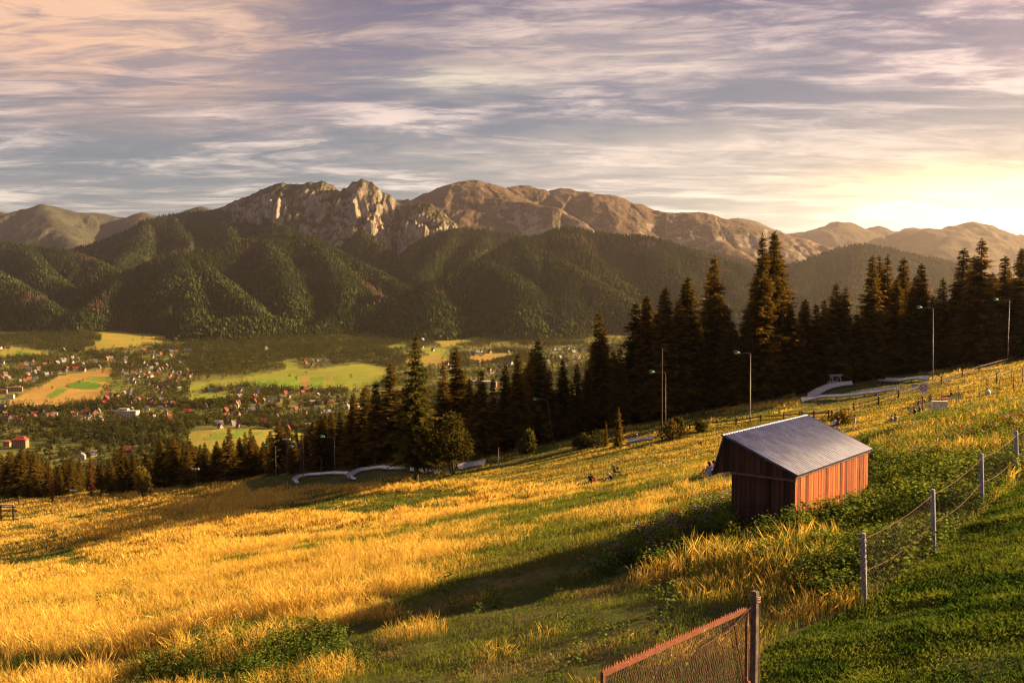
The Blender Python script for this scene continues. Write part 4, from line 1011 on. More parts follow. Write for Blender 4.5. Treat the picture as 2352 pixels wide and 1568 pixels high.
def block(name, label, px, py, w, d, h, roof, wallc, roofc, rows, cols, rz, storeys=None):
    x, y, z = cast1(px, py)
    t = thing(name, label, 'building', (x, y, z), rz)
    b = MB(); b.box((0, 0, h / 2 - 1.5), (w, d, h + 3)); o = b.build('wall', M_WALL, t); o.color = (*wallc, 1)
    b = MB()
    if roof == 'hip':
        e = 1.2; r = h * .62
        b.add([(-w / 2 - e, -d / 2 - e, h), (w / 2 + e, -d / 2 - e, h), (w / 2 + e, d / 2 + e, h), (-w / 2 - e, d / 2 + e, h), (-w * .22, 0, h + r), (w * .22, 0, h + r)],
              [(0, 1, 5, 4), (1, 2, 5), (2, 3, 4, 5), (3, 0, 4), (3, 2, 1, 0)])
        rf = b.build('roof', M_ROOF, t)
        for i in range(5):
            q = MB(); xx = -w * .36 + i * w * .18
            q.prism([(-1.3, 0, 0), (1.3, 0, 0), (1.3, 0, 1.4), (0, 0, 3.0), (-1.3, 0, 1.4)], (xx, -d / 2 - .6, h + .2), (xx, -d / 2 + 4.5, h + .2))
            q = q.build('dormer', M_ROOF, rf); q.color = (*[c * .8 for c in roofc], 1)
            g = MB(); g.box((xx, -d / 2 - .63, h + 1.1), (1.1, .06, 1.3)); g.build('window', M_PANE, rf)
    elif roof == 'step':
        b.box((0, 0, h + .3), (w + .6, d + .6, .6)); b.box((-w * .15, d * .1, h + 2.4), (w * .42, d * .6, 3.6)); rf = b.build('roof', M_ROOF, t)
    else:
        b.prism([(-d / 2 - .5, 0, 0), (d / 2 + .5, 0, 0), (0, 0, 2.2)], (0, 0, 0), (0, 0, 0)) if False else b.box((0, 0, h + .25), (w + .8, d + .8, .5)); rf = b.build('roof', M_ROOF, t)
    rf.color = (*roofc, 1)
    for r_ in range(rows):
        for c_ in range(cols):
            q = MB(); xx = -w / 2 + (c_ + .5) * w / cols; zz = h * (r_ + .55) / rows
            q.box((xx, -d / 2 - .02, zz), (w / cols * .52, .12, h / rows * .55)); q.build('window', M_PANE, t)
        q = MB(); q.box((0, -d / 2 - .35, h * (r_ + .20) / rows), (w * .96, .7, .18))
        if roof == 'hip' and r_: q.build('balcony', M_WALL, t).color = (.5, .42, .34, 1)
    for r_ in range(rows):
        for c_ in range(2):
            q = MB(); q.box((w / 2 + .02, -d / 2 + (c_ + .5) * d / 2, h * (r_ + .55) / rows), (.12, 1.6, h / rows * .5)); q.build('window', M_PANE, t)
    return t
HOTEL = block('hotel', 'large hotel with a steep red hipped roof behind the dark spruces', *C4([(240, 1405)])[0], 30, 20, 16, 'hip', (.34, .19, .10), (.36, .055, .035), 4, 7, .12)
HWING = block('hotel_wing', 'low cream wing with red roof beside the large red roofed hotel', *C4([(85, 1390)])[0], 13, 14, 8, 'hip', (.45, .32, .2), (.34, .05, .035), 2, 3, .25)
block('apartment_block', 'white stepped apartment block with a raised centre among the trees', *C4([(1490, 1045)])[0], 44, 16, 12, 'step', (.58, .54, .47), (.44, .39, .34), 4, 14, -.08)
block('apartment_block', 'brown flat roofed apartment block beside the diagonal field, longest of four', *C4([(170, 745)])[0], 34, 14, 10, 'flat', (.33, .20, .12), (.26, .17, .12), 3, 9, .35)
block('apartment_block', 'orange lit flat roofed apartment block nearest the diagonal field edge', *C4([(205, 735)])[0], 12, 13, 11, 'flat', (.62, .34, .20), (.26, .17, .12), 3, 3, .35)
block('apartment_block', 'pale balconied apartment block with three white storeys by the field corner', *C4([(118, 830)])[0], 16, 12, 9, 'flat', (.74, .66, .55), (.2, .15, .12), 3, 4, .3)
block('apartment_block', 'brown apartment block with red end wall by the village road', *C4([(20, 770)])[0], 22, 14, 9, 'flat', (.36, .20, .13), (.24, .15, .11), 3, 6, .35)
block('factory_hall', 'long low white hall seen between two dark spruce tops', *C6([(1160, 850)])[0], 50, 22, 8, 'flat', (.72, .62, .52), (.55, .52, .50), 2, 14, -.15)
block('factory_hall', 'red brown tall hall beside the long low white hall', *C6([(1290, 900)])[0], 14, 14, 16, 'flat', (.36, .15, .10), (.3, .2, .15), 4, 3, -.15)

HOTEL.scale = (.68, .68, .72); HWING.scale = (.68, .68, .72)
# trees of the valley
HX = np.array([h[0] for h in HOUSES]); HYY = np.array([h[1] for h in HOUSES])
def valley_points():
    n = 190000
    r_ = np.sqrt(rng.uniform(620 ** 2, 4250 ** 2, n)); a_ = rng.uniform(-31 * D2R, 31 * D2R, n)
    X, Y = r_ * np.sin(a_), r_ * np.cos(a_); Z = ground_z(X, Y)
    px, py = project(X, Y, Z)
    infield = np.zeros(n, bool)
    for P in FIELDS: infield |= inpoly(px, py + 1.5, P)
    con = np.zeros(n, bool)
    for P in CONIFER: con |= inpoly(px, py, P)
    nz = fbm(X / 160, Y / 130, 401, 4)
    keep = np.where(infield, rng.random(n) < .003, np.where(con, rng.random(n) < .42, rng.random(n) < np.clip(.28 + .9 * nz, .10, .75)))
    keep &= ~(con & infield) | (rng.random(n) < .02)
    # stay clear of the houses and of what stands in front of them
    for hx, hy in zip(HX, HYY):
        ux, uy = hx / math.hypot(hx, hy), hy / math.hypot(hx, hy)
        al = (X - hx) * ux + (Y - hy) * uy; ac = -(X - hx) * uy + (Y - hy) * ux
        keep &= ~((np.abs(ac) < 8.0) & (al > -58) & (al < 9))
    for bx, by, w_, dd in [(-728, 1390, 20, 170), (-753, 1400, 8, 120)]: pass
    return X[keep], Y[keep], Z[keep], con[keep], nz[keep], px[keep], py[keep]
X, Y, Z, con, nz, px, py = valley_points()
BIGB = [o for o in bpy.data.objects if o.name.startswith(('hotel', 'apartment_block', 'factory_hall'))]
k_ = np.ones(len(X), bool)
for o in BIGB:
    hx, hy = o.location.x, o.location.y; ux, uy = hx / math.hypot(hx, hy), hy / math.hypot(hx, hy)
    al = (X - hx) * ux + (Y - hy) * uy; ac = -(X - hx) * uy + (Y - hy) * ux
    k_ &= ~((np.abs(ac) < (24 if 'block' in o.name or 'hall' in o.name else 19)) & (al > -95) & (al < 16))
X, Y, Z, con, nz, px, py = [a[k_] for a in (X, Y, Z, con, nz, px, py)]
n = len(X)
leafy = (~con & (fbm(X / 120 + 9, Y / 120, 411, 3) + rng.normal(0, .25, n) > -.16)) | (con & (rng.random(n) < .03))
H = np.where(leafy, rng.uniform(8, 15, n), rng.uniform(9, 26, n)); wide = np.where(leafy, rng.uniform(.9, 1.35, n), rng.uniform(.95, 1.35, n)); rz = rng.uniform(0, 6.28, n)
t = rng.random((n, 1))
col = np.where(leafy[:, None], np.array([.040, .052, .015]) * (1 - t) + np.array([.105, .105, .028]) * t, np.array([.021, .032, .011]) * (1 - t) + np.array([.080, .088, .024]) * t)
# the nearest leafy trees that rise above the spruce belt are trees of their own
ENV = lambda x: np.interp(x, [0, 100, 200, 350, 420, 520, 640, 740, 800, 860, 900, 2400], [1040, 1050, 1055, 1020, 1010, 990, 975, 955, 930, 880, 850, 600])
top = project(X, Y, Z + H)[1]
size = H * 2164 / Y
cand = np.where(leafy & (top < ENV(px) - 4) & (px > 2) & (px < 900) & (Y < 2300))[0]
cand = cand[np.argsort(-size[cand])][:150]
solo = np.zeros(n, bool); solo[cand] = True
LM = [(47, 'the red hipped hotel'), (150, 'the lower road'), (290, 'the white stepped apartment block'), (480, 'the rounded near meadow hill'), (640, 'the striped crop fields'), (900, 'the big solitary spruce')]
buck = {}
for i in cand[np.argsort(px[cand])]:
    lm = min(LM, key=lambda q: abs(q[0] - px[i]))[1]
    kd = 'round' if wide[i] > 1.12 else 'slender'; tone = 'yellowish' if t[i, 0] > .66 else ('mid green' if t[i, 0] > .33 else 'dark green')
    key = (lm, kd, tone); k = buck.get(key, 0); buck[key] = k + 1
    pr = BRL[2] if kd == 'slender' else BRL[int(rng.integers(0, 2))]
    o = thing('leaf_tree', f'{ordinal(k)} {kd} {tone} leafy tree near {lm}', 'leafy tree', (X[i], Y[i], Z[i] - .2), rz[i], 'leafy trees between spruce belt and village')
    s = H[i] / pr[2]; o.scale = (s * wide[i], s * wide[i], s)
    c = link('crown', pr[0], o); link('trunk', pr[1], o); v = .62 + .75 * t[i, 0]; c.color = (v * 1.1, v, v * .9, 1)
X, Y, Z, H, wide, rz, col, leafy = [a[~solo] for a in (X, Y, Z, H, wide, rz, col, leafy)]
near = Y < 2000
tms = [(tmpl_leafy(500, 90), tmpl_leafy(501, 90), tmpl_leafy(502, 80, True), tmpl_leafy(503, 80, True)), (tmpl_leafy(504, 36), tmpl_leafy(505, 36), tmpl_leafy(506, 34, True), tmpl_leafy(507, 34, True))]
parts = []; v2 = rng.random(len(X)) < .5
for b, nr in enumerate((near, ~near)):
    for kind in range(4):
        i = nr & (leafy == (kind < 2)) & (v2 == (kind % 2 == 0))
        if i.any(): parts.append(scatter(tms[b][kind], X[i], Y[i], Z[i] - .3, H[i], wide[i], rz[i], col[i]))
stuff_mesh('valley_woods', parts, M_WOOD, 'hedgerow trees, garden trees and spruce woods covering the valley floor')
# ------------------------------------------------------------------ spruces along the edge of the meadow
LAND = [(20, 'the wooden railing'), (169, 'the low twin lamp'), (208, 'the dead brown spruce'), (326, 'the yellow green leafy tree'), (450, 'the small twin floodlight'), (570, 'the rounded meadow hill'), (660, 'the cluster of floodlights'), (769, 'the floodlight beside the toboggan curve'),
        (955, 'the big solitary spruce'), (1047, 'the slim bare trunked spruce'), (1145, 'the thin pole by the upper track'), (1262, 'the leaning floodlight'), (1420, 'the young sunlit spruce'), (1525, 'the brown timber pole'), (1640, 'the broad spruce before the pole'), (1765, 'the twin topped tallest spruces'),
        (1905, 'the metal lift frame'), (2025, 'the curved white toboggan track'), (2140, 'the tall floodlight by the rail fence'), (2235, 'the sun hazed spruce crown'), (2314, 'the floodlight uphill by the fence')]
EDGE = lambda x: np.interp(x, [0, 292, 634, 700, 800, 900, 1000, 1100, 1200, 1290, 1400, 1480, 1600, 1700, 1860, 2000, 2130, 2352], [1158, 1143, 1116, 1112, 1108, 1100, 1095, 1075, 1050, 1030, 1008, 998, 985, 968, 930, 885, 868, 822])
MAIN = [  # px, top, base, prototype, width factor
    (20, 1036, 1158, 0, 1.2), (47, 1030, 1157, 5, 1.1), (76, 1035, 1156, 2, 1.0), (112, 1062, 1154, 7, 1.0), (135, 1066, 1153, 1, 1.1), (160, 1052, 1152, 0, 1.0), (232, 1062, 1148, 3, 1.1), (252, 1050, 1147, 0, 1.1), (281, 1012, 1146, 1, 1.0), (305, 1040, 1144, 5, .9), (345, 1050, 1142, 7, 1.0), (366, 1010, 1142, 0, 1.0), (398, 1004, 1140, 2, .9), (430, 1018, 1138, 1, 1.1), (470, 1016, 1134, 7, 1.1), (498, 1012, 1132, 5, 1.0),
    (526, 983, 1129, 0, 1.0), (551, 1004, 1127, 3, 1.1), (575, 984, 1125, 1, 1.0), (603, 1018, 1122, 7, 1.0), (639, 963, 1119, 2, .95), (672, 995, 1117, 5, .9), (702, 990, 1114, 0, 1.0), (738, 953, 1112, 0, 1.15), (781, 946, 1110, 1, 1.1), (812, 905, 1106, 5, .9), (838, 890, 1104, 2, 1.0), (863, 880, 1103, 3, 1.1), (897, 834, 1101, 7, 1.15),
    (1018, 838, 1088, 1, .9), (1047, 800, 1085, 6, 1.1), (1078, 870, 1080, 3, 1.0), (1105, 850, 1074, 0, 1.0), (1132, 870, 1068, 1, .9), (1160, 838, 1062, 7, 1.0), (1190, 812, 1056, 3, 1.0), (1236, 780, 1046, 2, .8), (1262, 850, 1042, 1, 1.0), (1292, 826, 1036, 0, .9), (1325, 836, 1030, 7, .9), (1348, 850, 1026, 3, 1.0), (1376, 716, 1020, 0, .85),
    (1424, 800, 1012, 1, 1.0), (1461, 694, 1006, 2, .85), (1484, 682, 1004, 3, .9), (1508, 720, 1000, 1, 1.0), (1530, 658, 996, 0, .9), (1560, 690, 992, 7, 1.0), (1579, 642, 988, 6, 1.4), (1605, 740, 985, 3, 1.0), (1641, 590, 978, 2, .88), (1683, 740, 970, 5, 1.0), (1712, 720, 965, 0, 1.0), (1752, 541, 958, 0, .88), (1780, 534, 955, 2, .82),
    (1815, 700, 940, 5, .95), (1850, 690, 926, 7, .95), (1874, 700, 922, 1, 1.0), (1893, 688, 915, 3, .9), (1921, 650, 908, 0, .95), (1943, 662, 904, 7, .9), (1968, 720, 900, 2, 1.0), (2004, 590, 898, 1, 1.0), (2039, 588, 890, 0, .9), (2060, 640, 888, 5, .9), (2076, 594, 884, 3, 1.1), (2095, 660, 880, 2, .9), (2116, 608, 876, 1, 1.0), (2144, 680, 870, 7, 1.0), (2166, 640, 868, 0, .9), (2192, 664, 862, 3, 1.0), (2214, 572, 858, 3, 1.25), (2238, 590, 854, 1, 1.0), (2255, 550, 850, 2, .85), (2282, 640, 846, 5, 1.0), (2309, 590, 842, 3, 1.15), (2330, 640, 836, 0, 1.0), (2348, 572, 832, 7, 1.0), (2385, 600, 828, 2, 1.0), (2430, 580, 815, 0, 1.0)]
SPEC = []
for px_, top_, base_, pr, wf in MAIN: SPEC.append((px_, top_, base_, SPR[pr], wf, 'main'))
r2 = np.random.default_rng(55)
for k in range(540):       # fillers that close the belt behind the first row
    x_ = r2.uniform(-15, 2380) if k < 165 else r2.uniform(-15, 780) if k < 310 or 350 < k < 395 else (r2.uniform(1400, 2390) if k < 395 else r2.uniform(-15, 1420))
    if 440 < x_ < 600 and r2.random() < .3: continue
    ref = min(MAIN, key=lambda q: abs(q[0] - x_))
    e = float(np.interp(x_, [q[0] for q in MAIN], [q[1] for q in MAIN]))
    if abs(x_ - 955) < 50: e = 900
    SPEC.append((x_, e + (r2.uniform(30, 95) if k < 165 else (r2.uniform(-6, 40) if k < 395 else r2.uniform(10, 105))), float(EDGE(x_)) - r2.uniform(0, 6), SPR[int(r2.integers(0, 8))], r2.uniform(.9, 1.25), 'fill'))
rows = []
bx, by, bz = cast([q[0] for q in SPEC], [q[2] for q in SPEC], 20, 900, 2500)
for q, x, y, z in zip(SPEC, bx, by, bz):
    y0 = y
    lim = float(np.interp(x, EX, EY))
    back = r2.uniform(3, 14) if q[5] == 'main' else r2.uniform(14, 48)
    y = lim + back
    dx, dz = ray(q[0], q[1]); x = float(dx) * y; z = float(ground_z(np.array([x]), np.array([y]))[0])
    H = float(dz) * y - z
    if H < 7: continue
    H = min(H, 36)
    rows.append((q[0], x, y, z, H, q[3], q[4], q[5]))
# the spruces that show largest are trees of their own, the hindmost ones one mass
fill = sorted([r for r in rows if r[7] == 'fill'], key=lambda r: -r[4] / r[2])
rows = [r for r in rows if r[7] == 'main']; nk = 286 - len(rows); parts = []
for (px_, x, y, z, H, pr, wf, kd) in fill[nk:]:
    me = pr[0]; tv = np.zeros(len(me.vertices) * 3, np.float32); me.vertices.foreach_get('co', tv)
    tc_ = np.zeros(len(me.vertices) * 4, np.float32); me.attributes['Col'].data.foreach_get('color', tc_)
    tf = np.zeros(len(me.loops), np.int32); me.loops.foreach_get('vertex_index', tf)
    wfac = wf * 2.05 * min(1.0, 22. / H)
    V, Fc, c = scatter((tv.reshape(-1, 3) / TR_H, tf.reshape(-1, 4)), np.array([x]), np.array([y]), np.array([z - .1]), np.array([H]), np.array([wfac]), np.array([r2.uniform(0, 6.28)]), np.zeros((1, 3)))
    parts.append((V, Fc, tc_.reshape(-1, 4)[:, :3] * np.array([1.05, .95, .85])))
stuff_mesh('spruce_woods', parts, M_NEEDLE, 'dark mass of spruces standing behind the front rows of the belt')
rows += fill[:nk]
rows.sort(key=lambda r: r[0]); bk = {}
for (px_, x, y, z, H, pr, wf, kd) in rows:
    lm = min(LAND, key=lambda q: abs(q[0] - px_)); side = 'downhill of' if px_ < lm[0] - 2 else 'uphill of'
    hh = 'tall' if H > 23 else ('middling' if H > 17 else 'short'); ww = 'slim' if wf < .96 else 'broad'
    if kd == 'fill': hh = 'half hidden ' + hh
    key = (lm[1], side, hh, ww); k = bk.get(key, 0); bk[key] = k + 1
    if abs(px_ - lm[0]) <= 3 and kd == 'main':
        lab = f'{hh} {ww} dark spruce standing directly behind {lm[1]}'
        if 'spruce' in lm[1]: lab = f'{hh} {ww} dark spruce known as {lm[1]}'.replace('known as', 'that is')
    else:
        lab = f'{ordinal(k)} {hh} {ww} spruce just {side} {lm[1]}'
    wfac = wf * 2.05 * min(1.0, 22. / H)
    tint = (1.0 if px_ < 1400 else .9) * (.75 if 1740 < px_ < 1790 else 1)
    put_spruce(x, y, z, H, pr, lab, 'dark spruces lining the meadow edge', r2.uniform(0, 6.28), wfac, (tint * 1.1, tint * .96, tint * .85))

def single(px_, top_, base_, proto, label, wide, back=0., kind='spruce_tree', tint=(1, 1, 1), rz=1.):
    x, y, z = cast1(px_, base_); lim = float(np.interp(x, EX, EY)); y = min(y, lim + 6) + back
    dx, dz = ray(px_, top_); x = float(dx) * y; z = float(ground_z(np.array([x]), np.array([y]))[0])
    return put_spruce(x, y, z, float(dz) * y - z, proto, label, None, rz, wide, tint, kind)
single(955, 768, 1095, SPR_BIG, 'big solitary spruce with open layered boughs beside the toboggan curve', .92, -6, 'spruce_tree', (.62, .74, .7))
single(207, 1024, 1145, SPR_DEAD, 'dead brown spruce with sparse bare branches among green spruces', 1.0, 0, 'dead_spruce')
single(118, 1085, 1156, SPR_DEAD, 'rusty brown dying young spruce in front of the meadow edge spruces', 1.1, -4, 'dead_spruce', (1.1, .8, .6))
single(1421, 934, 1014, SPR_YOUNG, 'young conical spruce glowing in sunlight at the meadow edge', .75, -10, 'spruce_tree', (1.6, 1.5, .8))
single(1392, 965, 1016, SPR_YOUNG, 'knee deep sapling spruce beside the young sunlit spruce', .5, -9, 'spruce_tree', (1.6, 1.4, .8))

# leafy bushes and trees along the edge
def leafy(px_, top_, base_, label, cat, lobes, n, size, c1, c2, back=0., kind='leafy_bush', seed=1, group=None):
    x, y, z = cast1(px_, base_); lim = float(np.interp(x, EX, EY)); y = min(y, lim + 6) + back
    dx, dz = ray(px_, top_); x = float(dx) * y; z = float(ground_z(np.array([x]), np.array([y]))[0]); H = float(dz) * y - z
    mx = max(l[2] + l[5] for l in lobes); s = H / mx
    v, f, c = leaf_crown(seed, n, lobes, size / s, c1, c2, .25)
    t = thing(kind, label, cat, (x, y, z), seed * 1.3, group); t.scale = (s, s, s)
    mesh_np('crown', v, [f], M_LEAF, t, attrs={'Col': c})
    b = MB()
    for k in range(5):
        a = k * 1.3 + seed; L = lobes[k % len(lobes)]
        b.tube([(0, 0, -.3), (L[0] * .5 + .1 * math.cos(a), L[1] * .5 + .1 * math.sin(a), L[2] * .55), (L[0], L[1], L[2])], [.07, .05, .02], 5)
    b.build('trunk' if cat == 'leafy tree' else 'stem', M_BARK, t)
    return t
TREE_L = [(0, 0, 3.2, 1.5, 1.5, 1.6), (.9, .2, 2.3, 1.1, 1.1, 1.1), (-.9, -.1, 2.4, 1.1, 1.1, 1.1), (0, .2, 4.6, .9, .9, 1.0), (.2, -.8, 1.8, 1., .9, .9)]
BUSH_L = [(0, 0, 1.1, 1.3, 1.2, 1.0), (1.1, .1, .8, .9, .9, .8), (-1.1, .1, .85, .95, .9, .8), (.2, -.3, 1.8, .8, .8, .7)]
OLV, OLV2 = (.034, .042, .012), (.062, .064, .018)
leafy(326, 1070, 1143, 'yellow green leafy tree in front of the dark spruces', 'leafy tree', TREE_L, 1500, .55, (.10, .105, .02), (.20, .17, .035), -3, 'leafy_tree', 11)
leafy(1040, 945, 1088, 'yellow green leafy tree pressed against the big solitary spruce', 'leafy tree', TREE_L, 1800, .5, (.030, .036, .011), (.075, .070, .019), -1, 'leafy_tree', 12)  # added foliage in place of the spruce's own sunlit boughs
leafy(1213, 988, 1052, 'rounded dim leafy tree under the tall spruces before the leaning floodlight', 'leafy tree', TREE_L, 1300, .42, OLV, OLV2, -1, 'leafy_tree', 13)
leafy(1340, 994, 1026, 'wide dim bush under the spruces uphill of the leaning floodlight', 'bush', BUSH_L, 1100, .36, OLV, OLV2, -3, seed=14)
leafy(1372, 988, 1020, 'small bush touching the sapling spruce at the meadow edge', 'bush', BUSH_L, 700, .30, OLV, OLV2, -7, seed=15)
leafy(1560, 958, 993, 'upright leafy bush behind the thin pole at the spruce feet', 'bush', TREE_L, 1000, .34, OLV, OLV2, -2, seed=16)
leafy(1545, 962, 998, 'low brownish bush spreading at the spruce feet by the track gap', 'bush', BUSH_L, 900, .3, (.05, .046, .015), (.10, .08, .025), -7, seed=17)
leafy(1610, 962, 985, 'low bush beside the path under the broad spruce', 'bush', BUSH_L, 700, .3, OLV, OLV2, -5, seed=18)
leafy(1935, 938, 962, 'straw coloured low bush beside the rail fence above the shed roof', 'bush', BUSH_L, 700, .24, (.10, .095, .02), (.24, .19, .04), -10, seed=19)
# ------------------------------------------------------------------ meadow grass
LAWN = [(1745, 1780), (1755, 1500), (1860, 1440), (1985, 1398), (2060, 1330), (2150, 1275), (2262, 1175), (2345, 1104), (2480, 1010), (3300, 700), (3300, 1780)]
MOWN = [(-400, 1780), (-400, 1510), (-20, 1500), (240, 1500), (420, 1478), (560, 1440), (760, 1420), (900, 1370), (1080, 1335), (1250, 1320), (1330, 1300), (1450, 1330), (1640, 1290), (1560, 1400), (1500, 1480), (1430, 1560), (1745, 1500), (1745, 1780)]
UPPER = [(1000, 1105), (1300, 1030), (1480, 998), (1700, 970), (1860, 935), (2352, 815), (2400, 800), (2400, 905), (2230, 948), (2130, 985), (2060, 1010), (1990, 1040), (1900, 1010), (1700, 1030), (1650, 1075), (1480, 1100), (1250, 1120)]
WEEDY = [(1330, 1330), (1430, 1255), (1520, 1210), (1640, 1150), (1700, 1140), (1720, 1240), (1780, 1215), (2010, 1150), (2005, 1040), (2100, 1000), (2250, 935), (2400, 880), (2400, 1060), (2340, 1100), (2150, 1265), (1985, 1385), (1900, 1400), (1760, 1330), (1600, 1290), (1480, 1320)]
DRYTALL = [(1540, 1330), (1620, 1270), (1700, 1235), (1830, 1222), (1900, 1250), (1880, 1330), (1760, 1420), (1700, 1400), (1640, 1390), (1560, 1380)]
UPWEED = [(1960, 1010), (2060, 985), (2150, 950), (2260, 915), (2400, 860), (2400, 1010), (2250, 1060), (2050, 1080), (2015, 1040)]
TRACKR = [(1835, 940), (1835, 880), (2130, 858), (2140, 895), (1960, 932)]
TRACKZ = [(570, 1130), (560, 1105), (700, 1075), (1000, 1075), (1000, 1092), (800, 1112)]
SHEDP = np.array([9.07, 30.0]); SHEDU = np.array([.635, .772]); SHEDV = np.array([-.772, .635])

def sample(n, r0, r1, a0=None, a1=None):
    a1 = a1 or (40 if r1 < 60 else 32); a0 = a0 or (-36 if r1 < 60 else -32)
    r_ = np.sqrt(rng.uniform(r0 ** 2, r1 ** 2, n)); a_ = rng.uniform(a0 * D2R, a1 * D2R, n)
    X, Y = r_ * np.sin(a_), r_ * np.cos(a_); Z = ground_z(X, Y)
    px, py = project(X, Y, Z)
    ok = (Y < np.interp(X, EX, EY) + 14) & (py < 1720) & (px > -400) & (px < 3100)
    d = np.stack([X - SHEDP[0], Y - SHEDP[1]], -1); u = d @ SHEDU; v = d @ SHEDV
    ok &= ~((u > -.02) & (u < 6.8) & (v > -.02) & (v < 2.4))
    return X[ok], Y[ok], Z[ok], px[ok], py[ok], r_[ok]

def blades(X, Y, Z, H, W, lean, az, C0, C1, seg3=True):
    """one bent stem per point; W is its width, lean the sideways reach of the tip"""
    n = len(X); ca, sa = np.cos(az), np.sin(az); fa = rng.uniform(0, PI, n); bx, by = np.cos(fa) * W * .5, np.sin(fa) * W * .5
    P = np.stack([X, Y, Z - .02], -1); D = np.stack([ca * lean, sa * lean, np.zeros(n)], -1); U = np.array([0, 0, 1.]); B = np.stack([bx, by, np.zeros(n)], -1)
    Hn = H[:, None]
    m1 = P + U * Hn * .55 + D * .32; tp = P + U * Hn * np.sqrt(np.maximum(1 - (lean / H)[:, None] ** 2 * .6, .1)) + D
    if seg3:
        V = np.stack([P - B * .5, P + B * .5, m1 - B * .8, m1 + B * .7, (m1 + tp) / 2 + U * Hn * .03 + B * .9, tp], 1)
        f = np.array([(0, 1, 3), (0, 3, 2), (2, 3, 4), (2, 4, 5)])
        t = np.array([0, 0, .5, .5, .85, 1.])
    else:
        V = np.stack([P - B, P + B, m1 + B * .9, tp], 1); f = np.array([(0, 1, 2), (0, 2, 3)]); t = np.array([0, 0, .6, 1.])
    k = V.shape[1]
    Fc = (f[None] + (np.arange(n) * k)[:, None, None]).reshape(-1, 3)
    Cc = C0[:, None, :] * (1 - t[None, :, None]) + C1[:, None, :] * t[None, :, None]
    return V.reshape(-1, 3), Fc, Cc.reshape(-1, 3)

_cl = C7([(404, 832), (570, 828), (362, 818), (1245, 560), (1318, 530), (1362, 512), (1582, 470), (1212, 660), (1262, 640), (970, 745), (1010, 735), (1464, 640), (1286, 692), (1970, 442)]) + C(1440, 1140, 160 / 2352)([(510, 945), (705, 930), (1350, 885), (1480, 750), (1100, 850)]) + C(1560, 1100, 400 / 2352)([(1268, 520), (1330, 518)])
CLX, CLY, _ = cast([p[0] for p in _cl], [p[1] for p in _cl])
M_GRASS = N('grass_blades'); _c = M_GRASS.attr('Col'); M_GRASS = M_GRASS.leaf(_c, .45, M_GRASS.mix(1.0, _c, (1.25, 1.1, .75), 'MULTIPLY'))
STRAW = np.array([(.66, .43, .080), (.70, .49, .12), (.60, .31, .060), (.60, .37, .14)])
GREENS = np.array([(.10, .145, .020), (.15, .18, .030), (.075, .12, .018), (.20, .20, .038)])
gold_p, green_p, lawn_p = [], [], []
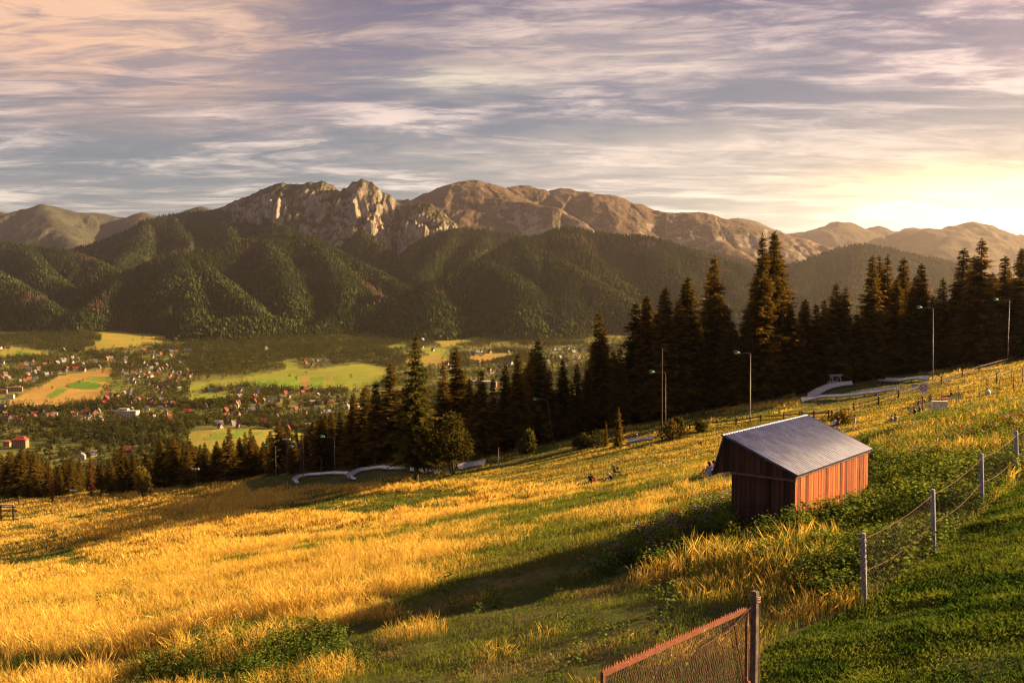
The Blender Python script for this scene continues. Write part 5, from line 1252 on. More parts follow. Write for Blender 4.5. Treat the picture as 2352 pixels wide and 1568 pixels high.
for (r0, r1, dens, seg) in [(13, 34, 400, True), (34, 55, 230, True), (55, 90, 95, True), (90, 150, 34, False), (150, 240, 13, False), (240, 470, 5, False)]:
    n = int(.5 * (r1 ** 2 - r0 ** 2) * (76 if r1 < 60 else 64) * D2R * dens)
    X, Y, Z, px, py, r_ = sample(n, r0, r1)
    n = len(X)
    jx, jy = 46 * fbm(X / 2.6, Y / 2.6, 531, 3) * np.clip(60 / r_, .2, 1.3), 34 * fbm(X / 2.2, Y / 2.2, 533, 3) * np.clip(60 / r_, .2, 1.3)
    lawn = inpoly(px + jx * .35, py + jy * .35, LAWN); px = px + jx; py = py + jy; mown = inpoly(px, py, MOWN) & ~lawn; upper = inpoly(px, py, UPPER); weedy = inpoly(px, py, WEEDY) & ~lawn; dry = inpoly(px, py, DRYTALL); upw = inpoly(px, py, UPWEED); trk = inpoly(px, py, TRACKZ) | inpoly(px, py, TRACKR)
    # tussocks drawn out along the slope
    s1 = fbm((X * .94 + Y * .34) / 7.5, (Y * .94 - X * .34) / 2.8, 501, 4); s2 = fbm(X / 2.4, Y / 1.5, 502, 3); s3 = fbm(X / 22, Y / 11, 503, 3)
    s4 = fbm((X * .56 - Y * .83) / 45, (X * .83 + Y * .56) / 5.0, 505, 3)
    tall = -.06 + 1.15 * s1 + .45 * s2 + .60 * s3 + 1.2 * s4 * sstep(35, 70, r_) + .66 * sstep(1350, 400, px)
    tall = np.where(mown, .55 * tall - .55 + 1.1 * np.clip(s2 + .5 * s1, -.2, 1), tall); tall = np.where(upper, .18 + .75 * s1 + .25 * s2, tall)
    tall = np.where(weedy, tall - .55, tall); tall = np.where(dry, .30 + .7 * s2, tall); tall = np.where(upw, .45 + .5 * s2, tall); tall = np.where(trk, -.5, tall)
    goldp = .05 + .90 * sstep(-.15, .40, tall); goldp = np.where(weedy & ~dry, goldp * .55, goldp); goldp = np.where(dry, .40, goldp)
    for cx_, cy_ in zip(CLX, CLY):
        al = (X * cx_ + Y * cy_) / math.hypot(cx_, cy_) - math.hypot(cx_, cy_); ac = (X * cy_ - Y * cx_) / math.hypot(cx_, cy_)
        tall = np.where((np.abs(ac) < 1.3) & (al < 1.2) & (al > -7), np.minimum(tall, -.45), tall)
    low = tall < -.4
    dens_ok = rng.random(n) < np.where(lawn, 0, np.where(tall > .1, 1, .72))
    gold = (rng.random(n) < goldp)
    w0 = np.maximum(.0042, r_ * .00024 * (1 if seg else 1.6))
    # tall straw
    i = np.where(dens_ok & gold & (tall > -.15))[0]; k = len(i)
    H = np.clip(.30 + .52 * tall[i], .18, .95) * rng.uniform(.40, 1.30, k)
    H = np.where(upper[i], H * .55, H); H = np.where(dry[i], H * 1.15, H)
    lean = H * np.abs(rng.normal(.20, .20, k)) + .02; az = rng.normal(2.6, 1.3, k) + 1.2 * s1[i]
    lean = np.minimum(lean, H * .9)
    u = np.clip(.5 + 1.1 * s3[i] + .5 * s1[i] + rng.normal(0, .22, k), 0, 2.99); i0 = u.astype(int); fr = (u - i0)[:, None]
    c1 = STRAW[i0] * (1 - fr) + STRAW[np.minimum(i0 + 1, 3)] * fr
    c1 = c1 * rng.uniform(.75, 1.2, (k, 1)); c1 = np.where(upper[i][:, None], c1 * .6 + np.array([.19, .19, .035]) * .4, c1)
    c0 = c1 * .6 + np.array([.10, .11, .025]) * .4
    cell = .50 if r0 < 50 else (.85 if r0 < 90 else 1.7)
    tx, ty = np.round(X[i] / cell + .8 * _hash(np.floor(X[i] / cell), np.floor(Y[i] / cell), 7)), np.round(Y[i] / cell)
    tcx, tcy = (tx + .7 * _hash(tx, ty, 1) - .35) * cell, (ty + .7 * _hash(tx, ty, 2) - .35) * cell
    q_ = .22 * _hash(tx, ty, 3); Xg, Yg = X[i] + (tcx - X[i]) * q_, Y[i] + (tcy - Y[i]) * q_
    th = .74 + .50 * _hash(tx, ty, 4); H = H * th; lean = np.minimum(lean * th, H * .9)
    az = np.where(rng.random(k) < .5, rng.uniform(0, 6.28, k), az)
    tone = (.86 + .28 * _hash(tx, ty, 5))[:, None]; c1 = c1 * tone; c0 = c0 * tone; Zg = ground_z(Xg, Yg)
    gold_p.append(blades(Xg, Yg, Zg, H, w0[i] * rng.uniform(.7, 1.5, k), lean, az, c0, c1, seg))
    # (gathered into tufts above)
    # green blades between
    i = np.where(dens_ok & ~gold)[0]; k = len(i)
    H = np.clip(.16 + .25 * (tall[i] + .6), .07, .55) * rng.uniform(.6, 1.3, k); H = np.where(mown[i], H * .75, H); H = np.where(weedy[i], H * 1.35, H); H = np.where(upper[i] | trk[i], H * .6, H)
    lean = H * np.abs(rng.normal(.35, .25, k)) + .01; az = rng.uniform(0, 6.28, k)
    u = np.clip(1.2 + 1.6 * s2[i] + rng.normal(0, .6, k), 0, 2.99); i0 = u.astype(int); fr = (u - i0)[:, None]
    c1 = (GREENS[i0] * (1 - fr) + GREENS[np.minimum(i0 + 1, 3)] * fr) * rng.uniform(.75, 1.25, (k, 1)); c1 = np.where(upper[i][:, None], c1 * .45 + np.array([.24, .22, .045]) * .55, c1)
    tanm = sstep(.10, .35, fbm(X[i] / 3.4 + 11, Y[i] / 1.9, 561, 3)) * np.where(mown[i], .75, .25); c1 = c1 * (1 - tanm[:, None]) + np.array([.30, .22, .085]) * rng.uniform(.7, 1.25, (k, 1)) * tanm[:, None]
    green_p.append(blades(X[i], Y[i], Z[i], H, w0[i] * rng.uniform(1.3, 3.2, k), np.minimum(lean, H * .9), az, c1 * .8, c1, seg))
    # close cut lawn below the wire fence
    if r0 < 60:
        m_ = int(n * 1.6); Xl, Yl, Zl, pxl, pyl, rl = sample(m_, r0, r1, 8, 40)
        ok = inpoly(pxl, pyl, LAWN); Xl, Yl, Zl, rl = Xl[ok], Yl[ok], Zl[ok], rl[ok]; k = len(Xl)
        H = rng.uniform(.05, .14, k) * (1 + .8 * np.clip(fbm(Xl / 1.6, Yl / 1.2, 511, 3), -.5, 1)); lean = H * rng.uniform(.2, .9, k)
        l2 = fbm(Xl / 1.1, Yl / .9, 513, 3)
        c1 = np.array([.050, .095, .015]) + np.clip(.2 + l2, 0, 1)[:, None] * np.array([.11, .10, .014]); c1 = c1 * rng.uniform(.7, 1.3, (k, 1))  # pale yellow green patches paint streaks of sunlight on the lawn
        lawn_p.append(blades(Xl, Yl, Zl, H, np.maximum(.012, rl * .0009) * rng.uniform(.8, 1.8, k), lean, rng.uniform(0, 6.28, k), c1 * .85, c1, False))
stuff_mesh('dry_grass', gold_p, M_GRASS, 'tall golden dry grass covering the sunlit hillside meadow')
stuff_mesh('green_grass', green_p, M_GRASS, 'short green grass between the golden tussocks')
stuff_mesh('lawn_grass', lawn_p, M_GRASS, 'close cut green lawn grass below the wire fence')

# leafy weeds: upright stems set with leaves, some tipped with mauve flowers
def weed_tmpl(seed, n, flower=False, h=1.):
    r = np.random.default_rng(seed); u = r.random(n) ** .8; a = r.uniform(0, 6.28, n); st = r.integers(0, 5, n)
    sx = np.array([0, .12, -.13, .07, -.05])[st]; sy = np.array([0, .06, .05, -.13, -.1])[st]
    P = np.stack([sx * (1 + u), sy * (1 + u), u * .92], 1)
    A = unit(np.stack([np.cos(a), np.sin(a), r.uniform(-.4, .6, n)], 1)); B = unit(np.cross(A, r.normal(0, 1, (n, 3))))
    v, f = cards(P, A, B, .085 * (1.2 - .5 * u), .17 * (1.2 - .6 * u))
    c = np.array([.05, .095, .018]) * (1 - u[:, None]) + np.array([.12, .16, .03]) * u[:, None]
    if flower: c = np.where((u > .8)[:, None], np.array([.22, .15, .20]), c)
    c = c * r.uniform(.7, 1.3, (n, 1))
    return (v, f), np.repeat(c, 4, 0)
WT = [weed_tmpl(600, 46), weed_tmpl(601, 40), weed_tmpl(602, 50, True), weed_tmpl(603, 44, True)]
parts = []
for r0, r1, dens in [(14, 34, 14), (34, 60, 9), (60, 100, 3)]:
    n = int(.5 * (r1 ** 2 - r0 ** 2) * 63 * D2R * dens); X, Y, Z, px, py, r_ = sample(n, r0, r1); n = len(X)
    weedy = inpoly(px, py, WEEDY) | inpoly(px, py, UPWEED); lawn = inpoly(px, py, LAWN)
    tan_ = 0; bl = inpoly(px, py, [(430, 1490), (560, 1450), (780, 1470), (900, 1540), (860, 1640), (300, 1640), (330, 1540)])
    nn = fbm(X / 3.2, Y / 2.4, 620, 3)
    ok = (~lawn | (rng.random(n) < .03)) & ((weedy & (nn + rng.normal(0, .2, n) > -.42)) | (bl & (nn > -.3)) | (rng.random(n) < .02))
    X, Y, Z, nn, bl, px, py = X[ok], Y[ok], Z[ok], nn[ok], bl[ok], px[ok], py[ok]; n = len(X)
    fl = inpoly(px, py, [(1330, 1330), (1430, 1240), (1640, 1150), (1720, 1160), (1560, 1270), (1480, 1330)]) | inpoly(px, py, UPWEED)
    k = np.where(fl & (rng.random(n) < np.where(inpoly(px, py, UPWEED), .16, .5)), 2 + rng.integers(0, 2, n), rng.integers(0, 2, n))
    H = np.clip(.62 + .40 * nn, .25, 1.1) * rng.uniform(.7, 1.25, n); H = np.where(bl, H * .75, H)
    for q in range(4):
        i = np.where(k == q)[0]
        if not len(i): continue
        (tv, tf), tc = WT[q]
        V, Fc, _ = scatter((tv, tf), X[i], Y[i], Z[i], H[i], np.full(len(i), 1.1), rng.uniform(0, 6.28, len(i)), np.zeros((len(i), 3)))
        cc = np.tile(tc, (len(i), 1)) * np.repeat(rng.uniform(.7, 1.25, (len(i), 1)), len(tv), 0)
        parts.append((V, Fc, cc))
stuff_mesh('weeds', parts, M_GRASS, 'leafy green weeds with mauve flowers around the shed and wire fence')
# ------------------------------------------------------------------ shed
def wood_boards(name, c1, c2, bw, along='x', dark=.5):
    m = N(name); o = m.obj(); s = m.n('ShaderNodeSeparateXYZ'); m.set(s.inputs[0], o)
    idx = m.math('FLOOR', m.math('DIVIDE', s.outputs[0 if along == 'x' else 1], bw))
    wn = m.n('ShaderNodeTexWhiteNoise', noise_dimensions='1D'); m.set(wn.inputs['W'], idx)
    n = m.noise(m.scale(o, (9, 9, .55)), 2.2, 8, .68, .6); n2 = m.noise(o, 1.1, 4, .6)
    f = m.math('ADD', m.math('MULTIPLY', n, .75), m.math('MULTIPLY', wn.outputs['Value'], .55))
    c = m.mix(m.mapr(f, .32, .92), c1, c2)
    c = m.mix(m.math('MULTIPLY', m.mapr(n2, .55, .72), dark), c, tuple(q * .35 for q in c1))
    return m.out(c, .85, bump=n, bstr=.5, bdist=.006, spec=.15)
M_SIDE = wood_boards('weathered_sunlit_boards', (.075, .021, .009), (.42, .105, .025), .2194)  # weathered wood with orange sunlight put into its colour
M_GABLE = wood_boards('shaded_boards', (.030, .014, .011), (.075, .036, .025), .19, 'y')  # same wood as the side wall, shade painted into its colour
M_BEAM = plain('old_beam', (.16, .09, .07), (.08, .045, .035), 5, .9, stretch=(1, 1, 4))
mt = N('galvanised_sheet'); o_ = mt.obj(); n_ = mt.noise(o_, 1.6, 6, .6); n2_ = mt.noise(mt.scale(o_, (6, .6, 1)), 3, 5, .6)
M_SHEET = mt.out(mt.mix(mt.mapr(n2_, .4, .75), mt.mix(mt.mapr(n_, .35, .65), (.125, .155, .30), (.19, .22, .38)), (.11, .10, .13)), .55, .15, n_, .05, .004, .35)

sx_, sy_ = 9.07, 30.0
shed = thing('shed', 'small wooden shed with corrugated metal roof and sunlit orange side wall', 'shed', (sx_, sy_, -7.45), math.atan2(.772, .635))
def zl(z): return z + 7.45
L = 6.8; ZE, ZA, VA, ZT, VT = -5.57, -4.57, 2.42, -5.86, 2.82
b = MB(); nb = 31; bw = L / nb; rr = random.Random(3)
for i in range(nb):
    jz = rr.uniform(-.03, .02); jy = rr.uniform(-.006, .006)
    b.box(((i + .5) * bw, jy, zl((ZE - 9.0) / 2) + jz), (bw - .034, .026, -9.0 * -1 + ZE))
b.box((L / 2, .05, zl((ZE - .02 - 9.0) / 2)), (L - .05, .02, 9.0 + ZE))
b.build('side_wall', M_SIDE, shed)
b = MB(); W_ = 2.18; ng = 13; gw = W_ / ng
for i in range(ng):
    b.box((rr.uniform(-.006, .006), (i + .5) * gw, zl((-5.72 - 9.0) / 2) + rr.uniform(-.01, .01)), (.026, gw - .014, 9.0 - 5.72))
b.box((.05, W_ / 2, zl((-5.72 - 9.) / 2)), (.02, W_ - .04, 9. - 5.74))
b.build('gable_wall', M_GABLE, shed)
b = MB()
def roofz(v):   # underside of the roof
    return ZE + (ZA - ZE) * v / VA if v <= VA else ZA + (ZT - ZA) * (v - VA) / (VT - VA)
edges = [i * .19 for i in range(0, 15)] + [2.77]
for v0, v1 in zip(edges[:-1], edges[1:]):
    v1_ = v1 - .012; lo = lambda v: -5.70 if v < 2.18 else -5.70 - (v - 2.18) * .22
    pts = [(0, v0, zl(lo(v0))), (0, v1_, zl(lo(v1_))), (0, v1_, zl(roofz(v1_) - .03))]
    if v0 < VA < v1_: pts.append((0, VA, zl(ZA - .03)))
    pts.append((0, v0, zl(roofz(v0) - .03)))
    b.prism(pts, (-.075 + rr.uniform(-.004, .004), 0, 0), (-.045, 0, 0))
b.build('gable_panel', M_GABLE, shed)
b = MB(); b.box((-.10, 1.06, zl(-5.735)), (.06, 2.30, .07)); b.build('beam', M_BEAM, shed)
b = MB(); b.box((L / 2, W_, zl((-5.75 - 9) / 2)), (L, .04, 9 - 5.75)); b.box((L, W_ / 2, zl((-5.72 - 9) / 2)), (.04, W_, 9 - 5.72))
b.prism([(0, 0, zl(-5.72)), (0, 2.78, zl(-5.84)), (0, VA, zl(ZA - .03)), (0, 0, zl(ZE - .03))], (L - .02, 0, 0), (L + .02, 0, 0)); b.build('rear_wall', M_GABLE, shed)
def sheet(v0, z0, v1, z1, u0, u1, wave, amp, th, name, mat, parent):
    nu = int((u1 - u0) / wave * 8) + 1; us = np.linspace(u0, u1, nu)
    nrm = unit(np.array([0., -(z1 - z0), (v1 - v0)])); nrm = nrm if nrm[2] > 0 else -nrm
    if abs(v1 - v0) < .6: nrm = np.array([0., 1., .25]); nrm /= np.linalg.norm(nrm)
    h = amp * np.cos((us - u0) / wave * 2 * PI)
    rows = []
    for side in (0, -th):
        for v, z in ((v0, z0), (v1, z1)):
            p = np.stack([us, np.full(nu, v), np.full(nu, zl(z))], -1) + nrm * (h[:, None] + side); rows.append(p)
    V = np.concatenate(rows); i = np.arange(nu - 1)
    f = [np.stack([i, i + 1, nu + i + 1, nu + i], -1), np.stack([2 * nu + i, 3 * nu + i, 3 * nu + i + 1, 2 * nu + i + 1], -1), np.stack([nu + i, nu + i + 1, 3 * nu + i + 1, 3 * nu + i], -1)]
    return mesh_np(name, V, [np.concatenate(f)], mat, parent)
vm = 1.85; zm = ZE + (ZA - ZE) * vm / VA
roof = sheet(VA + .03, ZA + .075, -.16, ZE - .005, -.24, L + .16, .19, .045, .004, 'roof', M_SHEET, shed)
sheet(VA + .0, ZA + .05, VT + .02, ZT - .02, -.20, L + .16, .145, .015, .004, 'steep_sheet', M_SHEET, roof)
b = MB()
for k in range(48):
    b.ball((-.24 + .145 * (k + .5) + .07, vm - .03, zl(zm + .070)), .022, 5, 4)
b.build('nails', M_BEAM, roof)
b = MB(); b.tube([(-.24, VA + .03, zl(ZA + .075)), (L + .16, VA + .03, zl(ZA + .075))], .045, 8); b.build('ridge_cap', M_SHEET, roof)
b = MB(); b.box((L / 2 - .03, -.06, zl(ZE - .06)), (L + .2, .06, .09)); b.box((L / 2, VA, zl(ZA - .05)), (L + .2, .08, .1)); b.build('rafter', M_BEAM, roof)

# ------------------------------------------------------------------ rusty gate and wire fence
M_RUST = plain('flaking_rust', (.25, .075, .03), (.13, .04, .02), 14, .85, bstr=.5)
mr = N('rusty_paint'); n_ = mr.noise(mr.obj(), 9, 7, .7); n2_ = mr.noise(mr.obj(), 2.2, 4, .6)
M_RUSTP = mr.out(mr.mix(mr.mapr(mr.math('ADD', n_, mr.math('MULTIPLY', n2_, .6)), .86, .98), mr.mix(mr.mapr(n_, .35, .65), (.19, .056, .022), (.095, .028, .016)), (.34, .22, .17)), .8, bump=n_, bstr=.5, bdist=.004)
M_WIRE = plain('rusty_wire', (.22, .135, .09), (.14, .075, .05), 20, .6, .4)
M_GALV = plain('galvanised_steel', (.42, .42, .44), (.30, .30, .32), 8, .5, .5)
M_CONC = plain('weathered_concrete', (.30, .30, .34), (.19, .19, .22), 9, .9, bstr=.5)
M_CONCD = plain('dark_flaking_post', (.055, .048, .05), (.16, .12, .09), 7, .85, bstr=.7)

def wires(polys, r, name, mat, parent, n=4):
    """many thin wires as one mesh"""
    b = MB()
    for p in polys: b.tube(p, r, n, cap=False)
    return b.build(name, mat, parent)
ga, gb, gt, gh = Vector((1.19, 12.3, 0)), Vector((3.80, 14.97, 0)), -4.95, 1.85
gl_ = (gb - ga).length
gate = thing('mesh_gate', 'rusty metal mesh gate with saw toothed top rail', 'gate', (ga.x, ga.y, gt - gh), math.atan2(gb.y - ga.y, gb.x - ga.x))
b = MB(); b.box((gl_ / 2, 0, gh), (gl_, .045, .07)); b.box((gl_ / 2, .0, .04), (gl_, .045, .06)); b.box((.025, 0, gh / 2), (.05, .05, gh)); b.box((gl_ - .025, 0, gh / 2), (.05, .05, gh)); b.build('frame', M_RUSTP, gate, .004)
b = MB(); rr = random.Random(5)
nk = 62
for k in range(nk):
    x0 = gl_ * k / nk; w_ = gl_ / nk; hh = rr.uniform(.045, .085) if k < nk * .62 else rr.uniform(.03, .07)
    b.prism([(x0, 0, gh + .033), (x0 + w_, 0, gh + .033), (x0 + w_ * .62, 0, gh + .05 + hh * .35), (x0 + w_ * rr.uniform(.3, .6), 0, gh + .035 + hh)], (0, -.006, 0), (0, .006, 0))
b.build('toothed_edge', M_RUST, gate)
polys = []; cw, chh = .056, .12
nx = int(gl_ / cw); nz = int(gh / chh)
for i in range(nx):
    x0 = (i + .5) * cw
    polys.append([(x0 + (cw * .5 if j % 2 else -cw * .5) + rr.gauss(0, .0012), rr.gauss(0, .003), .06 + j * chh * .98) for j in range(nz + 1)])
wires(polys, .0055, 'mesh_panel', M_WIRE, gate)
wires([[(x + .5, .045 + rr.gauss(0, .004), z) for x, z in [(k * .10 + (0 if j % 2 else .05), .05 + j * .16) for j in range(11)]] for k in range(int((gl_ - .6) / .10))], .0045, 'second_mesh_panel', M_WIRE, gate)
b = MB(); b.tube([(gl_ * .865, -.035, gh - .03), (gl_ * .985, -.035, .35)], .013, 6); b.build('brace', M_RUSTP, gate)
b = MB(); b.tube([(gl_ - .03, -.04, gh * .35), (gl_ + .06, 0, gh * .35)], .022, 6); b.ball((gl_ - .02, -.02, gh * .35), .05); b.build('hinge', M_RUST, gate)
gp = thing('gate_post', 'dark flaking gate post with wire collar beside the rusty gate', 'gate post', (3.93, 15.05, -6.9))
b = MB(); b.box((0, 0, .9), (.105, .105, 2.64), .75); b.build('post', M_CONCD, gp, .012)
b = MB()
for z in (2.06, 2.10, 2.13): b.tube([(.082 * math.cos(a), .082 * math.sin(a), z + .01 * math.sin(3 * a)) for a in np.linspace(0, 2 * PI, 14)], .007, 5, False)
b.build('wire_collar', M_WIRE, gp)
b = MB(); b.tube([(.075, .0, 2.1), (.082, .01, 1.0), (.078, .0, -.4)], .010, 5); b.build('edge_wire', M_WIRE, gp)
polys = [[(-.05, -.05, 2.0), (-.55, -.6, 1.78), (-1.1, -1.15, 1.72)]]
for k in range(26):
    t_ = k / 26.; x0 = -.05 - 1.05 * t_; z0 = 2.0 - .28 * t_; d_ = (z0 - 1.98 + .28 * t_ * .2) 
    polys.append([(x0, x0 * 1.04, z0), (x0 - .03, x0 * 1.04 - .03, z0 - .10 * (1 - t_) - .01), (x0 - .005, x0 * 1.04, 1.90 - .12 * t_)])
wires(polys, .006, 'wire_tangle', M_WIRE, gp)

wf = thing('wire_fence', 'sagging chain link fence on slim grey posts along the lawn', 'fence', (0, 0, 0))
FB = [cast1(1985, 1392), cast1(2144, 1270), cast1(2255, 1168), cast1(2335, 1100)]
dxf, dyf = FB[3][0] - FB[0][0], FB[3][1] - FB[0][1]
FB.append((FB[3][0] + dxf * .36, FB[3][1] + dyf * .36, float(ground_z(np.array([FB[3][0] + dxf * .36]), np.array([FB[3][1] + dyf * .36]))[0])))
for i, (x, y, z) in enumerate(FB):
    b = MB(); Hh = 1.62
    b.tube([(x - .05, y, z + Hh), (x - .01, y, z + .5), (x + .01, y, z - .4)], [.055, .058, .06], 10); b.build('post', M_CONC, wf, 0, True)
    if i == 0:
        sp_ = [[(x - .04 + .064 * math.cos(a * q + p), y + .064 * math.sin(a * q + p), z + .15 + a * .058) for a in np.linspace(0, 25, 60)] for q, p in ((1, 0), (-1, .4), (1, 2.1), (-1, 2.6), (1, 4.2), (-1, 4.6))]
        wires(sp_, .005, 'post_netting', M_WIRE, wf)
polys = []; net = []
for (x0, y0, z0), (x1, y1, z1) in zip(FB[:-1], FB[1:]):
    for hh, sag in ((1.5, .10), (.78, .16)):
        polys.append([(x0 + (x1 - x0) * t - .03, y0 + (y1 - y0) * t, z0 + (z1 - z0) * t + hh - sag * 4 * t * (1 - t)) for t in np.linspace(0, 1, 12)])
    Ls = math.hypot(x1 - x0, y1 - y0); nn_ = int(Ls / .11)
    for k in range(-12, nn_):
        for sg in (1, -1):
            pts = []
            for j in range(13):
                s_ = (k + (j if sg > 0 else 12 - j)) * .11
                if 0 <= s_ <= Ls:
                    t = s_ / Ls; pts.append((x0 + (x1 - x0) * t - .03, y0 + (y1 - y0) * t, z0 + (z1 - z0) * t + .12 + j * .112 - .10 * 4 * t * (1 - t) * j / 12))
            if len(pts) > 1: net.append(pts)
wires(polys, .007, 'strand', M_WIRE, wf)
wires(net, .0022, 'netting', M_WIRE, wf, 3)

# ------------------------------------------------------------------ timber rail fence, netting posts
M_TIMB = plain('brown_timber', (.085, .045, .027), (.045, .025, .016), 6, .9, stretch=(1, 1, .3))
M_DARKP = plain('dark_steel_post', (.022, .026, .022), (.04, .04, .035), 6, .6)
def beam(b, p, q, r, n=7): b.tube([p, q], r, n)
rf_ = thing('rail_fence', 'brown timber rail fence climbing beside the white toboggan track', 'fence', (0, 0, 0))
pb = C(1700, 780, 860 / 2325)([(65, 800), (185, 785), (380, 768), (545, 745), (700, 738), (810, 728)]) + C7([(20, 705), (145, 708), (298, 702), (335, 706), (562, 622), (825, 555), (1035, 492), (1255, 420), (1485, 335), (1705, 265), (1880, 205), (2080, 148), (2265, 95)]) + [(2372, 815)]
X, Y, Z = cast([p[0] for p in pb], [p[1] for p in pb]); P = [Vector(q) for q in zip(X, Y, Z)]
for p in P:
    b = MB(); b.tube([p - Vector((0, 0, .4)), p + Vector((0, 0, 1.02))], .11, 8); b.tube([p + Vector((0, 0, 1.02)), p + Vector((0, 0, 1.18))], [.15, .10], 8); b.build('post', M_TIMB, rf_)
for p, q in zip(P[:-1], P[1:]):
    if (p - q).length < .8: continue
    b = MB(); beam(b, p + Vector((0, 0, .84)), q + Vector((0, 0, .84)), .075); b.build('rail', M_TIMB, rf_)
    b = MB(); beam(b, p + Vector((0, 0, .36)), q + Vector((0, 0, .36)), .05); b.build('rail', M_TIMB, rf_)
for i in (8, 13, 14, 18):
    if i + 1 < len(P):
        b = MB(); d_ = (P[i - 1] - P[i]).normalized(); beam(b, P[i] + Vector((0, 0, .95)), P[i] + d_ * 1.5 + Vector((0, 0, .05)), .05); b.build('brace', M_TIMB, rf_)

nf = thing('cord_fence', 'cord strung between thin dark posts on the upper slope', 'fence', (0, 0, 0))
np_ = [(1488, 410, 525), (1665, 360, 545), (1825, 310, 440), (1960, 262, 445), (2097, 222, 395), (2217, 180, 335), (2242, 195, 405), (1640, 498, 565), (1787, 462, 560), (2335, 160, 330)]
TOPS = []
for i, (cx, ct, cb_) in enumerate(np_):
    (vx, vt), (_, vb) = C7([(cx, ct), (cx, cb_)])
    x, y, z = cast1(vx, vb); dz = float(ray(vx, vt)[1]); H = min(2.3, max(.8, dz * y - z))
    b = MB(); b.tube([(x, y, z - .3), (x, y, z + H)], .035, 6); b.build('post', M_DARKP, nf); TOPS.append((x, y, z + H - .05))
    if i in (1, 3, 6):
        for s in (.55, -.2):
            b = MB(); b.tube([(x, y, z + H * .75), (x + s, y - .5, z + .0)], .03, 6); b.build('brace', M_DARKP, nf)
M_CORD = plain('pale_cord', (.62, .50, .30), (.45, .36, .22), 10)
(cx0, cy0), = C7([(1300, 500)]); x, y, z = cast1(cx0, cy0 + 8)
for a_, c_ in zip([(x, y, z + .4)] + [TOPS[i] for i in (0, 1, 2, 3, 4)], [TOPS[i] for i in (0, 1, 2, 3, 4, 5)]):
    b = MB(); b.tube([tuple(a_[k] + (c_[k] - a_[k]) * t - (.12 * 4 * t * (1 - t) if k == 2 else 0) for k in range(3)) for t in np.linspace(0, 1, 7)], .014, 5); b.build('cord', M_CORD, nf)
(vx, vb), = C7([(2060, 352)]); x, y, z = cast1(vx, vb)
b = MB(); b.box((x, y, z + .7), (.10, .10, 1.9)); tag(b.build('wooden_post', M_TIMB), 'single weathered wooden post standing among the dark cord posts', 'post')

# wooden railing at the far end of the meadow
x, y, z = cast1(31, 1199); rl = thing('wooden_railing', 'dark wooden railing with pale cap plank at the meadow edge', 'railing', (x, y, z), .10)
k = y / 2164.
b = MB(); b.box((0, 0, 20 * k), (3.2 * k, 3.2 * k, 44 * k)); b.build('post', M_TIMB, rl)
b = MB(); b.box((-27 * k, 0, 20 * k), (3.2 * k, 3.2 * k, 40 * k)); b.build('post', M_TIMB, rl)
for j, zz in enumerate((7, 16, 26.5, 29.5, 36)):
    b = MB(); b.box((-32 * k + 1.5 * k, -2.2 * k, zz * k), ((76 + (6 - j)) * k, 1.2 * k, 1.9 * k)); b.build('rail', M_TIMB, rl)
b = MB(); b.box((-34 * k, -1.0 * k, 42 * k), (70 * k, 6.5 * k, 2.0 * k)); b.build('cap_plank', plain('pale_plank', (.42, .32, .24), (.30, .22, .16), 5), rl)
b = MB(); b.tube([(-16 * k, -1 * k, 22 * k), (-28 * k, -1 * k, 6 * k)], 1.2 * k, 6); b.build('brace', M_TIMB, rl)

# ------------------------------------------------------------------ floodlights
M_POLE = plain('lamp_pole_steel', (.15, .145, .145), (.10, .095, .095), 5, .5, .4)
M_GREEN = plain('green_lamp_housing', (.02, .20, .085), (.015, .13, .06), 6, .35)
M_LENS = plain('lamp_glass', (.70, .70, .66), (.5, .5, .48), 6, .15)
def floodlight(px_, top_, base_, label, lean=0, arm=1.7, twin=False, back=0., thick=.042, pole_mat=None, bare=False, name=None):
    x, y, z = cast1(px_, base_); lim = float(np.interp(x, EX, EY))
    if y > lim + 6: y = lim + 3
    y += back
    dx, _ = ray(px_, base_); x = float(dx) * y; z = float(ground_z(np.array([x]), np.array([y]))[0])
    H = float(ray(px_, top_)[1]) * y - z; lx = lean / 2164. * y
    t = thing(name or ('floodlight' if not bare else 'pole'), label, 'floodlight' if not bare else 'pole', (x, y, z), 0, None if bare else 'floodlights along the slope')
    b = MB(); b.tube([(0, 0, -.5), (0, 0, .9), (lx * .1, 0, 1.0), (lx, 0, H)], [thick * 1.5, thick * 1.5, thick * 1.1, thick * .75], 8); b.build('pole', pole_mat or M_POLE, t, smooth=True)
    if bare: return t
    if twin:
        b = MB(); b.tube([(lx - .7, 0, H - .1), (lx + .7, 0, H - .1)], .05, 6); b.build('crossbar', M_POLE, t)
        for s in (-.7, 0, .7):
            b = MB(); b.ball((lx + s, -.1, H + .18), (.33, .28, .26)); b.build('lamp_head', M_LENS, t, smooth=True)
    else:
        b = MB(); b.tube([(lx, 0, H), (lx - arm * .5, 0, H + .10), (lx - arm, 0, H + .04)], [.065, .055, .05], 6); b.build('arm', M_POLE, t)
        b = MB(); b.tube([(lx - arm + .15, 0, H + .06), (lx - arm - .15, -.05, H + .16), (lx - arm - .55, -.12, H + .26), (lx - arm - .8, -.15, H + .28)], [.08, .20, .23, .13], 10); h = b.build('lamp_head', M_GREEN, t, smooth=True)
        b = MB(); b.ball((lx - arm - .4, -.2, H + .10), (.30, .12, .13)); b.build('lens', M_LENS, h, smooth=True)
    return t
floodlight(634, 1025, 1113, 'green headed floodlight on the tallest lowest pole, farthest downhill of the cluster', 0, 1.7, back=-10)
floodlight(659, 1010, 1096, 'twin headed pale floodlight standing inside the cluster by the track end', 0, twin=True, back=-6)
floodlight(690, 1027, 1093, 'shorter green headed floodlight behind the track curve inside the cluster', 0, 1.6, back=-5)
